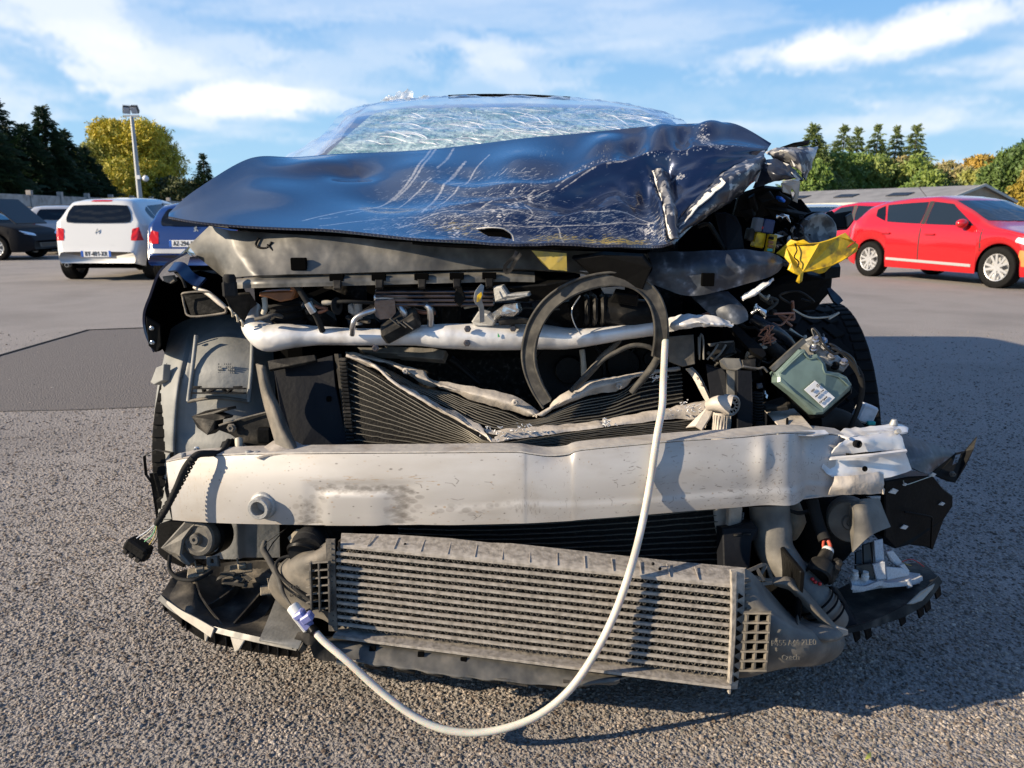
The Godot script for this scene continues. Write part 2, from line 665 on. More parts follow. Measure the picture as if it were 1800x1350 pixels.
func make_materials() -> void:
	var grime := noise_tex(3, 0.012, [0.0, grey(0.62), 0.45, grey(0.86), 0.7, grey(1.0)], 512, 5)
	var speck := noise_tex(5, 0.05, [0.0, grey(0.55), 0.5, grey(0.95), 1.0, grey(1.0)], 512, 4)
	var fine := noise_tex(8, 0.06, [], 512, 5, FastNoiseLite.TYPE_SIMPLEX_SMOOTH, 3.0)
	var soft := noise_tex(9, 0.014, [], 512, 3, FastNoiseLite.TYPE_SIMPLEX_SMOOTH, 6.0)
	M["tex_grime"] = grime
	M["tex_fine"] = fine
	M["tex_soft"] = soft
	# asphalt
	var stone := noise_tex(21, 0.07, [0.0, lin(0.17, 0.152, 0.137), 0.5, lin(0.29, 0.262, 0.238), 1.0, lin(0.40, 0.365, 0.335)], 1024, 3, FastNoiseLite.TYPE_CELLULAR)
	var patches := noise_tex(31, 0.006, [0.0, grey(0.74), 0.45, grey(0.95), 0.6, grey(1.0), 1.0, grey(0.86)], 1024, 5)
	var a := StandardMaterial3D.new()
	a.resource_name = "asphalt"
	a.albedo_texture = stone
	a.roughness = 0.92
	a.normal_enabled = true
	a.normal_texture = noise_tex(22, 0.07, [], 1024, 3, FastNoiseLite.TYPE_CELLULAR, 7.0)
	a.normal_scale = 1.0
	a.uv1_scale = Vector3(1.3, 1.3, 1.3)
	a.detail_enabled = true
	a.detail_blend_mode = BaseMaterial3D.BLEND_MODE_MUL
	a.detail_albedo = patches
	a.detail_uv_layer = BaseMaterial3D.DETAIL_UV_2
	a.uv2_scale = Vector3(0.09, 0.09, 0.09)
	M["asphalt"] = a
	var chips := mat("stone_chip", Color.WHITE, 0.85)
	chips.vertex_color_use_as_albedo = true
	# metals and plastics of the wreck
	var dust_ramp := [0.0, lin(0.007, 0.007, 0.0075), 0.45, lin(0.013, 0.013, 0.013), 0.66, lin(0.03, 0.028, 0.025), 0.9, lin(0.11, 0.097, 0.08)]
	mat("plastic", Color.WHITE, 0.46, 0.0, noise_tex(41, 0.011, dust_ramp, 512, 5), 2.2, fine, 0.25)
	mat("plastic_dark", grey(0.006), 0.42, 0.0, grime, 2.0, fine, 0.2)
	mat("plastic_dusty", Color.WHITE, 0.72, 0.0, noise_tex(42, 0.012, [0.0, lin(0.03, 0.028, 0.025), 0.4, lin(0.08, 0.073, 0.062), 0.65, lin(0.14, 0.123, 0.10), 1.0, lin(0.24, 0.205, 0.16)], 512, 5), 2.0, fine, 0.35)
	mat("plastic_dusty2", Color.WHITE, 0.6, 0.0, noise_tex(54, 0.012, [0.0, lin(0.04, 0.038, 0.035), 0.45, lin(0.10, 0.094, 0.083), 0.7, lin(0.15, 0.138, 0.118), 1.0, lin(0.23, 0.205, 0.17)], 512, 5), 2.0, fine, 0.25)
	mat("plastic_worn", Color.WHITE, 0.40, 0.0, noise_tex(55, 0.012, [0.0, lin(0.02, 0.0195, 0.018), 0.38, lin(0.065, 0.063, 0.057), 0.6, lin(0.115, 0.11, 0.098), 1.0, lin(0.25, 0.235, 0.205)], 512, 6), 1.8, soft, 0.35)
	mat("shroud", lin(0.010, 0.011, 0.014), 0.55, 0.0, grime, 2.0, fine, 0.2)
	mat("label_yellow", Color.WHITE, 0.55, 0.0, noise_tex(56, 0.02, [0.0, lin(0.16, 0.15, 0.11), 0.5, lin(0.38, 0.28, 0.05), 1.0, lin(0.45, 0.34, 0.08)], 256, 4), 6.0)
	mat("beam", Color.WHITE, 0.50, 0.25)
	M.beam.albedo_texture = beam_texture()
	mat("plastic_grey2", Color.WHITE, 0.6, 0.0, noise_tex(57, 0.012, [0.0, lin(0.10, 0.10, 0.092), 0.5, lin(0.17, 0.168, 0.155), 1.0, lin(0.23, 0.22, 0.20)], 256, 5), 2.5, fine, 0.25)
	mat("plastic_grey3", lin(0.09, 0.10, 0.12), 0.5, 0.0, grime, 5.0)
	mat("plastic_tray", Color.WHITE, 0.6, 0.0, noise_tex(58, 0.01, [0.0, lin(0.022, 0.021, 0.02), 0.45, lin(0.045, 0.042, 0.038), 0.65, lin(0.085, 0.076, 0.063), 1.0, lin(0.19, 0.165, 0.13)], 512, 5), 2.2, fine, 0.25)
	mat("plastic_lip", Color.WHITE, 0.55, 0.0, noise_tex(59, 0.014, [0.0, lin(0.03, 0.03, 0.029), 0.4, lin(0.075, 0.073, 0.066), 0.7, lin(0.12, 0.113, 0.098), 1.0, lin(0.20, 0.18, 0.15)], 512, 6), 2.2, soft, 0.4)
	mat("plastic_pale", lin(0.36, 0.33, 0.28), 0.6, 0.0, grime, 4.0, fine, 0.3)
	mat("plastic_black", grey(0.009), 0.5, 0.0, grime, 3.0, fine, 0.3)
	mat("plastic_gloss", lin(0.02, 0.024, 0.03), 0.2, 0.0, grime, 3.0)
	mat("cream_dusty", lin(0.26, 0.225, 0.17), 0.75, 0.0, grime, 5.0, fine, 0.4)
	mat("fin_edge", lin(0.13, 0.115, 0.093), 0.7, 0.1, speck, 8.0)
	mat("paper_worn", lin(0.40, 0.375, 0.33), 0.7, 0.0, speck, 14.0)
	mat("unit_green", lin(0.13, 0.185, 0.165), 0.34, 0.1, grime, 3.0)
	mat("label_white", grey(0.62), 0.5)
	mat("steel_black", grey(0.03), 0.35, 0.5, grime, 4.0)
	mat("navy_plastic", lin(0.012, 0.03, 0.10), 0.45, 0.0, speck, 12.0)
	mat("red_dusty", lin(0.42, 0.07, 0.04), 0.5)
	mat("copper", lin(0.30, 0.14, 0.09), 0.45, 0.3)
	mat("die_cast", lin(0.50, 0.51, 0.53), 0.5, 0.25, speck, 6.0, fine, 0.4)
	mat("camo", Color.WHITE, 0.45, 0.0, noise_tex(72, 0.02, [0.0, lin(0.03, 0.032, 0.034), 0.5, lin(0.06, 0.064, 0.066), 0.56, lin(0.24, 0.25, 0.24), 1.0, lin(0.28, 0.285, 0.28)], 256, 3), 5.0)
	mat("paint_primer", Color.WHITE, 0.45, 0.1, noise_tex(73, 0.013, [0.0, lin(0.025, 0.03, 0.045), 0.50, lin(0.035, 0.04, 0.058), 0.53, lin(0.42, 0.41, 0.385), 1.0, lin(0.52, 0.50, 0.47)], 512, 3), 3.2, fine, 0.3)
	mat("paint_dark", lin(0.022, 0.026, 0.038), 0.32, 0.3, grime, 4.0, soft, 0.5)
	mat("plastic_grey", Color.WHITE, 0.62, 0.0, noise_tex(43, 0.01, [0.0, lin(0.12, 0.125, 0.125), 0.45, lin(0.20, 0.205, 0.20), 1.0, lin(0.27, 0.265, 0.25)], 512, 5), 1.7, fine, 0.2)
	mat("plastic_slate", Color.WHITE, 0.38, 0.0, noise_tex(44, 0.02, [0.0, lin(0.018, 0.021, 0.028), 0.55, lin(0.035, 0.041, 0.052), 0.72, lin(0.07, 0.08, 0.10), 0.95, lin(0.30, 0.32, 0.36)], 512, 6), 2.4, soft, 0.5)
	mat("rubber", grey(0.022), 0.75, 0.0, grime, 3.0, fine, 0.3)
	mat("rubber_dusty", Color.WHITE, 0.8, 0.0, noise_tex(45, 0.02, [0.0, lin(0.02, 0.019, 0.018), 0.5, lin(0.045, 0.042, 0.037), 1.0, lin(0.12, 0.11, 0.09)], 256, 4), 5.0)
	mat("alu_beam", Color.WHITE, 0.50, 0.25, noise_tex(46, 0.009, [0.0, lin(0.24, 0.20, 0.165), 0.3, lin(0.40, 0.365, 0.33), 0.5, lin(0.48, 0.455, 0.425), 1.0, lin(0.52, 0.49, 0.45)], 1024, 6), 0.9, fine, 0.25)
	mat("alu_white", Color.WHITE, 0.42, 0.3, noise_tex(47, 0.012, [0.0, lin(0.25, 0.225, 0.20), 0.28, lin(0.55, 0.53, 0.51), 0.5, lin(0.70, 0.69, 0.68), 1.0, lin(0.76, 0.74, 0.71)], 512, 6), 1.6, soft, 0.35)
	mat("alu_dusty", Color.WHITE, 0.6, 0.1, noise_tex(48, 0.014, [0.0, lin(0.25, 0.22, 0.185), 0.5, lin(0.44, 0.395, 0.345), 1.0, lin(0.55, 0.50, 0.44)], 512, 5), 1.8, fine, 0.3)
	mat("steel", grey(0.55), 0.3, 0.9, grime, 4.0, fine, 0.15)
	mat("steel_dark", lin(0.14, 0.115, 0.11), 0.32, 0.85, grime, 3.0, fine, 0.2)
	mat("cast", lin(0.36, 0.36, 0.35), 0.55, 0.35, speck, 4.0, fine, 0.4)
	mat("fin", Color.WHITE, 0.65, 0.2, noise_tex(49, 0.05, [0.0, lin(0.012, 0.011, 0.01), 0.6, lin(0.035, 0.031, 0.027), 0.85, lin(0.12, 0.105, 0.085)], 512, 4), 3.0)
	mat("fin_dark", Color.WHITE, 0.6, 0.1, noise_tex(50, 0.05, [0.0, lin(0.006, 0.006, 0.006), 0.7, lin(0.014, 0.013, 0.012), 0.92, lin(0.06, 0.05, 0.038)], 512, 4), 4.0, fine, 0.8)
	mat("bar", Color.WHITE, 0.66, 0.1, noise_tex(51, 0.03, [0.0, lin(0.15, 0.135, 0.115), 0.5, lin(0.31, 0.28, 0.242), 1.0, lin(0.44, 0.405, 0.36)], 512, 5), 3.0, fine, 0.35)
	mat("tube_line", lin(0.15, 0.137, 0.112), 0.55, 0.4, grime, 4.0)
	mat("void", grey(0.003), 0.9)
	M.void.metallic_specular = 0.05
	mat("engine", Color.WHITE, 0.55, 0.1, noise_tex(52, 0.03, [0.0, lin(0.006, 0.006, 0.006), 0.6, lin(0.018, 0.017, 0.016), 0.9, lin(0.09, 0.08, 0.07)], 512, 5), 3.0, soft, 0.6)
	mat("yellow", Color.WHITE, 0.42, 0.0, noise_tex(53, 0.02, [0.0, lin(0.05, 0.035, 0.012), 0.33, lin(0.36, 0.23, 0.010), 0.5, lin(0.60, 0.385, 0.006), 1.0, lin(0.64, 0.42, 0.008)], 512, 5), 3.0, soft, 0.4)
	mat("orange", lin(0.26, 0.10, 0.035), 0.5, 0.0, grime, 3.0)
	mat("cream", lin(0.45, 0.41, 0.33), 0.5, 0.0, grime, 3.0)
	mat("milky", lin(0.60, 0.585, 0.50), 0.35, 0.0, grime, 1.4)
	M["milky"].subsurf_scatter_enabled = true
	M["milky"].subsurf_scatter_strength = 0.35
	mat("violet", lin(0.20, 0.22, 0.47), 0.45, 0.0, grime, 4.0)
	mat("white_plastic", lin(0.62, 0.62, 0.6), 0.45, 0.0, grime, 3.0)
	mat("red", lin(0.45, 0.02, 0.02), 0.4)
	mat("blue", lin(0.01, 0.12, 0.55), 0.35)
	mat("green", lin(0.05, 0.32, 0.12), 0.4)
	mat("teal", lin(0.02, 0.33, 0.30), 0.4)
	mat("foil", grey(0.72), 0.22, 0.95, grime, 3.0, soft, 0.9)
	mat("paper", lin(0.55, 0.57, 0.6), 0.6, 0.0, grime, 5.0)
	mat("primer", lin(0.52, 0.50, 0.46), 0.6, 0.0, grime, 4.0, fine, 0.4)
	mat("paint_edge", lin(0.58, 0.56, 0.52), 0.55, 0.0, speck, 4.0)
	var p := mat("paint_navy", lin(0.009, 0.020, 0.060), 0.30, 0.45)
	p.clearcoat_enabled = true
	p.clearcoat = 1.0
	p.clearcoat_roughness = 0.05
	var pc := mat("paint_chipped", Color.WHITE, 0.36, 0.3, noise_tex(71, 0.016, [0.0, lin(0.012, 0.018, 0.035), 0.50, lin(0.018, 0.022, 0.036), 0.70, lin(0.03, 0.034, 0.045), 0.715, lin(0.48, 0.46, 0.42), 1.0, lin(0.58, 0.56, 0.53)], 512, 4), 3.0, soft, 0.5)
	pc.clearcoat_enabled = true
	pc.clearcoat = 0.6
	var g := mat("glass", grey(0.006), 0.06)
	mat("glass_blue", lin(0.012, 0.018, 0.026), 0.05)
	mat("tyre", grey(0.010), 0.78, 0.0, grime, 3.0)
	mat("rim_silver", grey(0.55), 0.35, 0.6)
	mat("lamp_red", lin(0.50, 0.012, 0.012), 0.12)
	mat("lamp_clear", lin(0.75, 0.76, 0.78), 0.08, 0.3)
	mat("trim_black", grey(0.012), 0.5)
	mat("trim_grey", grey(0.42), 0.4, 0.3)
	mat("plate_white", grey(0.72), 0.4)
	mat("plate_blue", lin(0.01, 0.09, 0.42), 0.4)
	mat("ink", grey(0.01), 0.6)
	for c in [["car_white", lin(0.60, 0.60, 0.585)], ["car_red", lin(0.40, 0.007, 0.010)], ["car_pink_red", lin(0.40, 0.008, 0.03)], ["car_blue", lin(0.007, 0.028, 0.13)], ["car_black", lin(0.008, 0.008, 0.01)], ["car_silver", lin(0.42, 0.43, 0.45)], ["car_orange", lin(0.75, 0.21, 0.06)]]:
		var cm := mat(c[0], c[1], 0.22, 0.0)
		cm.clearcoat_enabled = true
		cm.clearcoat = 1.0
		cm.clearcoat_roughness = 0.06
	M.car_black.clearcoat_enabled = false
	M.car_black.roughness = 0.6
	M.car_black.metallic_specular = 0.25
	mat("leaf_green", lin(0.30, 0.32, 0.06), 0.6)
	for k in ["plastic", "plastic_dark", "plastic_black", "shroud", "fin", "fin_dark", "rubber", "tyre", "engine", "plastic_tray"]:
		M[k].metallic_specular = 0.22
	mat("concrete", Color.WHITE, 0.9, 0.0, noise_tex(61, 0.012, [0.0, lin(0.20, 0.18, 0.16), 0.4, lin(0.36, 0.33, 0.30), 1.0, lin(0.46, 0.43, 0.40)], 512, 5), 0.35)
	mat("galvanised", lin(0.30, 0.32, 0.34), 0.5, 0.5)
	mat("roofing", Color.WHITE, 0.85, 0.0, noise_tex(62, 0.01, [0.0, lin(0.13, 0.13, 0.135), 0.5, lin(0.20, 0.20, 0.205), 1.0, lin(0.25, 0.25, 0.25)], 512, 5), 0.12)
	mat("fascia", lin(0.42, 0.42, 0.38), 0.7)
	mat("wall_tan", lin(0.34, 0.28, 0.20), 0.85, 0.0, grime, 0.3)
	mat("bark", lin(0.10, 0.085, 0.07), 0.9, 0.0, grime, 1.0)
	mat("cracked", lin(0.35, 0.5, 0.46), 0.3, 0.0, speck, 6.0)
	var leaf := mat("leaf", Color.WHITE, 0.6)
	leaf.vertex_color_use_as_albedo = true
	leaf.backlight_enabled = true
	leaf.backlight = Color(0.35, 0.4, 0.15)


func build_ground() -> void:
	var g := Geo.new()
	# one sheet to the horizon
	var xs := [-600.0, -60.0, -12.0, 0.0, 12.0, 60.0, 600.0]
	var zs := [60.0, 8.0, 0.0, -8.0, -30.0, -120.0, -900.0]
	var st := g.st
	g.grp(1)
	for i in xs.size() - 1:
		for j in zs.size() - 1:
			var c := [Vector3(xs[i], 0, zs[j]), Vector3(xs[i + 1], 0, zs[j]), Vector3(xs[i + 1], 0, zs[j + 1]), Vector3(xs[i], 0, zs[j + 1])]
			for k in [0, 2, 1, 0, 3, 2]:
				var p: Vector3 = c[k]
				st.set_uv(Vector2(p.x, p.z))
				st.set_uv2(Vector2(p.x, p.z))
				st.add_vertex(p)
	st.generate_normals()
	st.generate_tangents()
	st.index()
	var o := part("ground", st.commit(), M.asphalt, self)
	o.set_meta("kind", "structure")
	# a darker repair in the asphalt with its tarred seam
	var outline := PackedVector3Array()
	for q in [[-260, 700], [0, 626], [155, 581], [262, 577], [640, 574], [700, 712], [262, 716], [140, 721], [0, 724], [-420, 728]]:
		var t: float = deg_to_rad(PITCH) + atan((q[1] - 675.0) / LENS)
		var d := EYE / tan(t)
		outline.append(Vector3(P(q[0], q[1], d).x, 0.004, -d))
	var pg := Geo.new()
	var flat := PackedVector2Array()
	for q in outline:
		flat.append(Vector2(q.x, q.z))
	var idx := Geometry2D.triangulate_polygon(flat)
	for k in range(0, idx.size(), 3):
		pg.tri(outline[idx[k]], outline[idx[k + 1]], outline[idx[k + 2]], flat[idx[k]], flat[idx[k + 1]], flat[idx[k + 2]])
	var m: StandardMaterial3D = M.asphalt.duplicate()
	m.albedo_color = Color(0.74, 0.735, 0.735)
	m.detail_enabled = false
	part("asphalt_patch", pg, m, self).set_meta("kind", "structure")
	pg = Geo.new()
	pg.strap(PackedVector3Array([outline[0], outline[1], outline[2], outline[3]]), 0.03, 0.012, Vector3.UP, 1)
	part("asphalt_seam", pg, M.rubber, self).set_meta("kind", "structure")
	# worn aggregate that stands proud of the tar
	var s := Geo.new()
	s.grp(-1)
	var r := RandomNumberGenerator.new()
	r.seed = 99
	var ring := []
	for k in 6:
		var an := TAU * k / 6 + r.randf_range(-0.25, 0.25)
		ring.append([Vector3(cos(an) * r.randf_range(0.8, 1.05), 0.05, sin(an) * r.randf_range(0.8, 1.05)), Vector3(cos(an) * r.randf_range(0.45, 0.7), r.randf_range(0.42, 0.62), sin(an) * r.randf_range(0.45, 0.7))])
	for k in 6:
		var b: Array = ring[k]
		var c: Array = ring[(k + 1) % 6]
		s.quad(b[0], b[1], c[1], c[0])
		s.tri(b[1], Vector3(0.05, 0.62, -0.03), c[1])
		s.tri(b[0], c[0], Vector3(0, -0.3, 0))
	var mm := MultiMesh.new()
	mm.transform_format = MultiMesh.TRANSFORM_3D
	mm.use_colors = true
	mm.mesh = s.mesh()
	var xf := []
	var cols := []
	var worn := FastNoiseLite.new()
	worn.seed = 15
	worn.frequency = 3.2
	worn.fractal_octaves = 4
	for k in 2400000:
		# dense at hand, thinning out evenly with distance
		var d := r.randf_range(0.35, 7.5)
		var x := r.randf_range(-8.0, 8.0)
		if absf(x) > d * 0.95 + 0.9 or r.randf() > exp(-maxf(d - 1.6, 0.0) / 1.1):
			continue
		var tone := worn.get_noise_2d(x, d)
		if r.randf() < 0.18 - tone * 0.9:
			continue
		var sc := r.randf_range(0.0018, 0.0048) * (1.55 if r.randf() < 0.14 else 1.0) * (1.0 + 0.12 * (d - 1.0))
		var b := Basis(Vector3.UP, r.randf() * TAU) * Basis(Vector3.RIGHT, r.randf_range(-0.5, 0.5))
		xf.append(Transform3D(b * Basis.from_scale(Vector3(sc * r.randf_range(0.75, 1.3), sc * r.randf_range(0.6, 1.1), sc)), Vector3(x, r.randf_range(-0.0006, 0.0006), -d)))
		var t := (0.4 + 1.25 * pow(r.randf(), 1.4)) * (1.0 + 0.6 * tone)
		var warm := r.randf_range(-0.012, 0.02)
		cols.append(Color(0.195 * t + warm, 0.170 * t, 0.145 * t - warm * 0.5))
	mm.instance_count = xf.size()
	for k in xf.size():
		mm.set_instance_transform(k, xf[k])
		mm.set_instance_color(k, cols[k])
	var mi := MultiMeshInstance3D.new()
	mi.name = "gravel"
	mi.multimesh = mm
	mi.material_override = M.stone_chip
	add_child(mi)
	mi.set_meta("kind", "stuff")
	mi.set_meta("label", "worn grey stone chippings set in the asphalt surface")
	mi.set_meta("category", "gravel")


# stains, gouges and casting grain of the bumper beam, unrolled over its face
func beam_texture() -> ImageTexture:
	var r := RandomNumberGenerator.new()
	r.seed = 61
	var n := FastNoiseLite.new()
	n.seed = 6
	n.frequency = 0.004
	n.fractal_octaves = 6
	var w := 2048
	var h := 224
	var im := Image.create(w, h, false, Image.FORMAT_RGBA8)
	for y in h:
		var v := float(y) / h
		for x in w:
			var a := n.get_noise_2d(x * 1.3, y * 1.6)
			var b := n.get_noise_2d(x * 0.6 + 4000.0, y * 2.5)
			var c := Color(0.43, 0.415, 0.398).lerp(Color(0.33, 0.30, 0.265), clampf(0.30 + a * 0.8 - 0.25 * smoothstep(0.1, 0.4, v), 0, 1))
			c = c.lerp(Color(0.47, 0.46, 0.45), clampf(b * 0.8, 0, 0.35))
			if v > 0.86:
				c = c.lerp(Color(0.40, 0.36, 0.31), clampf((v - 0.86) * 5.0 * (0.5 + a), 0, 0.6))
			im.set_pixel(x, y, c.linear_to_srgb())
	var dark := lin(0.10, 0.09, 0.08)
	var rust := lin(0.30, 0.20, 0.12)
	# grubby outline round the pressed plateau and along the step
	var u0 := 3.72 / 17.0 * w
	var u1 := 4.52 / 17.0 * w
	for k in 520:
		var t := r.randf()
		var p: Vector2
		if t < 0.35:
			p = Vector2(lerpf(u0 - 10, u1 + 30, r.randf()), h * 0.50 + r.randfn() * 4.0)
		elif t < 0.65:
			p = Vector2(u1 + 18 + r.randfn() * 7.0, h * r.randf_range(0.5, 1.0))
		elif t < 0.82:
			p = Vector2(u0 - 24 + r.randfn() * 12.0, h * r.randf_range(0.6, 1.0))
		else:
			p = Vector2(r.randf_range(u1, w * 0.46), h * 0.74 + r.randfn() * 7.0)
		dab(im, p + Vector2(r.randfn() * 5.0, r.randfn() * 4.0), r.randf_range(1.5, 7.0), dark, r.randf_range(0.03, 0.2))
	for k in 60:
		var p := Vector2(lerpf(u0 - 40, u1 + 60, r.randf()), h * 0.36 + r.randfn() * 6.0)
		stroke(im, PackedVector2Array([p, p + Vector2(r.randf_range(-12, 12), r.randf_range(-2, 2))]), r.randf_range(0.6, 1.8), rust, r.randf_range(0.1, 0.45), r)
	# smears and chips toward the torn end
	for k in 420:
		var p := Vector2(r.randf_range(0.62, 0.93) * w, r.randf_range(0.05, 0.98) * h)
		if k % 3 == 0:
			p = Vector2(r.randf_range(0.74, 0.86) * w, h * 0.82 + r.randfn() * 20.0)
		stroke(im, PackedVector2Array([p, p + Vector2(r.randf_range(-16, 16), r.randf_range(-8, 5))]), r.randf_range(0.5, 2.0), dark, r.randf_range(0.12, 0.5), r, 0.2)
	# fine streaks at the near end
	for k in 16:
		var x := r.randf_range(0.01, 0.09) * w
		var y := r.randf_range(0.1, 0.5) * h
		stroke(im, PackedVector2Array([Vector2(x, y), Vector2(x + r.randf_range(-3, 3), y + r.randf_range(40, 120))]), 0.8, rust, 0.6, r, 0.3)
	for k in 700:
		var p := Vector2(r.randf() * w, r.randf() * h)
		dab(im, p, r.randf_range(0.5, 2.2), [dark, rust][k % 2], r.randf_range(0.2, 0.7))
	for k in 38:
		var p := Vector2(r.randf_range(0.25, 0.95) * w, r.randf_range(0.05, 0.9) * h)
		var an := r.randf() * 3.0
		stroke(im, PackedVector2Array([p, p + Vector2(cos(an), sin(an)) * 9.0, p + Vector2(cos(an + 0.5), sin(an + 0.5)) * 18.0]), 0.9, dark, 0.7, r)
	return ImageTexture.create_from_image(im)


# ---------------------------------------------------------------- the far side of the yard
func build_far_yard() -> void:
	# precast concrete wall: posts and panels, running away from the camera
	var wall := thing("concrete_wall", "stained precast concrete wall with posts below the dark conifers", "wall")
	var zs := []
	for k in 16:
		zs.append(-25.6 - 2.15 * k)
	for k in zs.size():
		var g := Geo.new()
		g.box(Vector3(-19.5, 1.02, zs[k]), Vector3(0.2, 2.2, 0.16))
		part("post", g, M.concrete, wall)
		if k + 1 < zs.size():
			for q in 4:
				var e := Geo.new()
				e.box(Vector3(-19.5 + 0.01 * ((k + q) % 3), 0.24 + 0.487 * q, (zs[k] + zs[k + 1]) * 0.5), Vector3(0.07, 0.475, 1.97), Basis.IDENTITY, 0.012)
				part("panel", e, M.concrete, wall)
	# floodlight pole
	var pole := thing("floodlight_pole", "tall tapering grey pole with twin floodlights behind the white hatchback", "lamp post")
	var c := Vector3(P(249, 380, 34).x, 0, -34)
	var topy := P(236, 205, 34).y
	var g := Geo.new()
	g.tube(PackedVector3Array([c, c + Vector3(0, topy * 0.5, 0), c + Vector3(0, topy, 0)]), [0.13, 0.10, 0.07], 12, 3)
	part("mast", g, M.galvanised, pole)
	g = Geo.new()
	g.box(c + Vector3(0, topy + 0.03, 0), Vector3(0.62, 0.07, 0.09))
	part("crossarm", g, M.galvanised, pole)
	for s in [-1.0, 1.0]:
		var b := Basis(Vector3.UP, -s * 0.25 + 0.3) * Basis(Vector3.RIGHT, 0.7)
		g = Geo.new()
		g.box(c + Vector3(s * 0.17, topy + 0.27, 0.05), Vector3(0.29, 0.33, 0.13), b, 0.02)
		for k in 6:
			g.box(c + Vector3(s * 0.17, topy + 0.27, 0.05) + b * Vector3(-0.12 + 0.048 * k, 0, -0.1), Vector3(0.015, 0.3, 0.08), b, 0.002)
		var f := part("floodlight", g, M.trim_black, pole)
		g = Geo.new()
		g.box(c + Vector3(s * 0.17, topy + 0.27, 0.05) + b * Vector3(0, 0, 0.072), Vector3(0.25, 0.29, 0.012), b, 0.003)
		part("lens", g, M.lamp_clear, f)
	g = Geo.new()
	var cy := P(249, 313, 34).y
	g.box(c + Vector3(0.2, cy, 0.05), Vector3(0.3, 0.06, 0.06))
	g.ball(c + Vector3(0.36, cy - 0.02, 0.08), Vector3(0.13, 0.13, 0.13))
	g.box(c + Vector3(0.1, cy + 0.03, 0.16), Vector3(0.16, 0.16, 0.1))
	part("security_camera", g, M.plate_white, pole)
	# long low building on the right
	var hut := thing("long_shed", "long low shed with a grey sheet roof beyond the red cars", "building")
	var r0 := P(1395, 337, 63)
	var r1 := P(1731, 322, 50.5)
	r1.y = r0.y + 0.05
	var d := (r1 - r0).normalized()
	r0 -= d * 26.0
	var out := Vector3(d.z, 0, -d.x)
	if out.z < 0:
		out = -out
	var drop := Vector3(0, -1.02, 0)
	var e0 := r0 + out * 4.2 + drop
	var e1 := r1 + out * 4.2 + drop
	var f0 := r0 - out * 4.2 + drop
	var f1 := r1 - out * 4.2 + drop
	g = Geo.new()
	for pr in [[r0, r1, e1, e0], [r1, r0, f0, f1]]:
		var q: Array = pr
		g.quad(q[0], q[1], q[2], q[3])
		var th := Vector3(0, -0.07, 0)
		g.quad(q[3] + th, q[2] + th, q[1] + th, q[0] + th)
		g.quad(q[3], q[2], q[2] + th, q[3] + th)
		g.quad(q[1], q[1] + th, q[2] + th, q[2])
	var roof := part("roof", g, M.roofing, hut)
	var length := r0.distance_to(r1)
	for k in 12:
		var w := Geo.new()
		var along := 4.0 + k * 4.05
		if along > length - 2.0:
			break
		var m0: Vector3 = r0 + d * along + (out * 4.2 + drop) * 0.52
		var b := Basis(d, (out * 4.2 + drop).normalized().cross(d), (out * 4.2 + drop).normalized())
		w.box(m0 + Vector3(0, 0.03, 0), Vector3(1.5, 0.06, 0.9), b, 0.01)
		part("rooflight", w, M.trim_black, roof)
	g = Geo.new()
	var bb := Basis(d, Vector3.UP, d.cross(Vector3.UP).normalized())
	g.box((e0 + e1) * 0.5 + Vector3(0, -0.09, 0), Vector3(length, 0.17, 0.06), bb)
	part("gutter", g, M.fascia, hut)
	g = Geo.new()
	for q in [[r1, e1], [r1, f1]]:
		var m: Vector3 = (q[0] + q[1]) * 0.5
		var ax: Vector3 = (q[1] - q[0])
		g.box(m + Vector3(0, 0.0, 0) + d * 0.05, Vector3(ax.length(), 0.16, 0.07), Basis(ax.normalized(), ax.normalized().cross(d).normalized() * -1.0, d))
	part("bargeboard", g, M.fascia, hut)
	g = Geo.new()
	var base := PackedVector3Array([e0 - out * 0.3, e1 - out * 0.3 - d * 0.2, f1 + out * 0.3 - d * 0.2, f0 + out * 0.3])
	for k in 4:
		var a := base[k]
		var b2 := base[(k + 1) % 4]
		g.quad(Vector3(a.x, 0, a.z), a, b2, Vector3(b2.x, 0, b2.z))
	g.tri(base[1], r1 - d * 0.2, base[2])
	part("wall", g, M.wall_tan, hut)
	for k in 7:
		var w := Geo.new()
		w.box(e0 - out * 0.27 + d * (6.0 + 6.0 * k) + Vector3(0, -1.0, 0), Vector3(1.6, 0.7, 0.06), bb)
		part("window", w, M.glass, hut)


# ---------------------------------------------------------------- trees
var clump: Mesh
var spray: Mesh


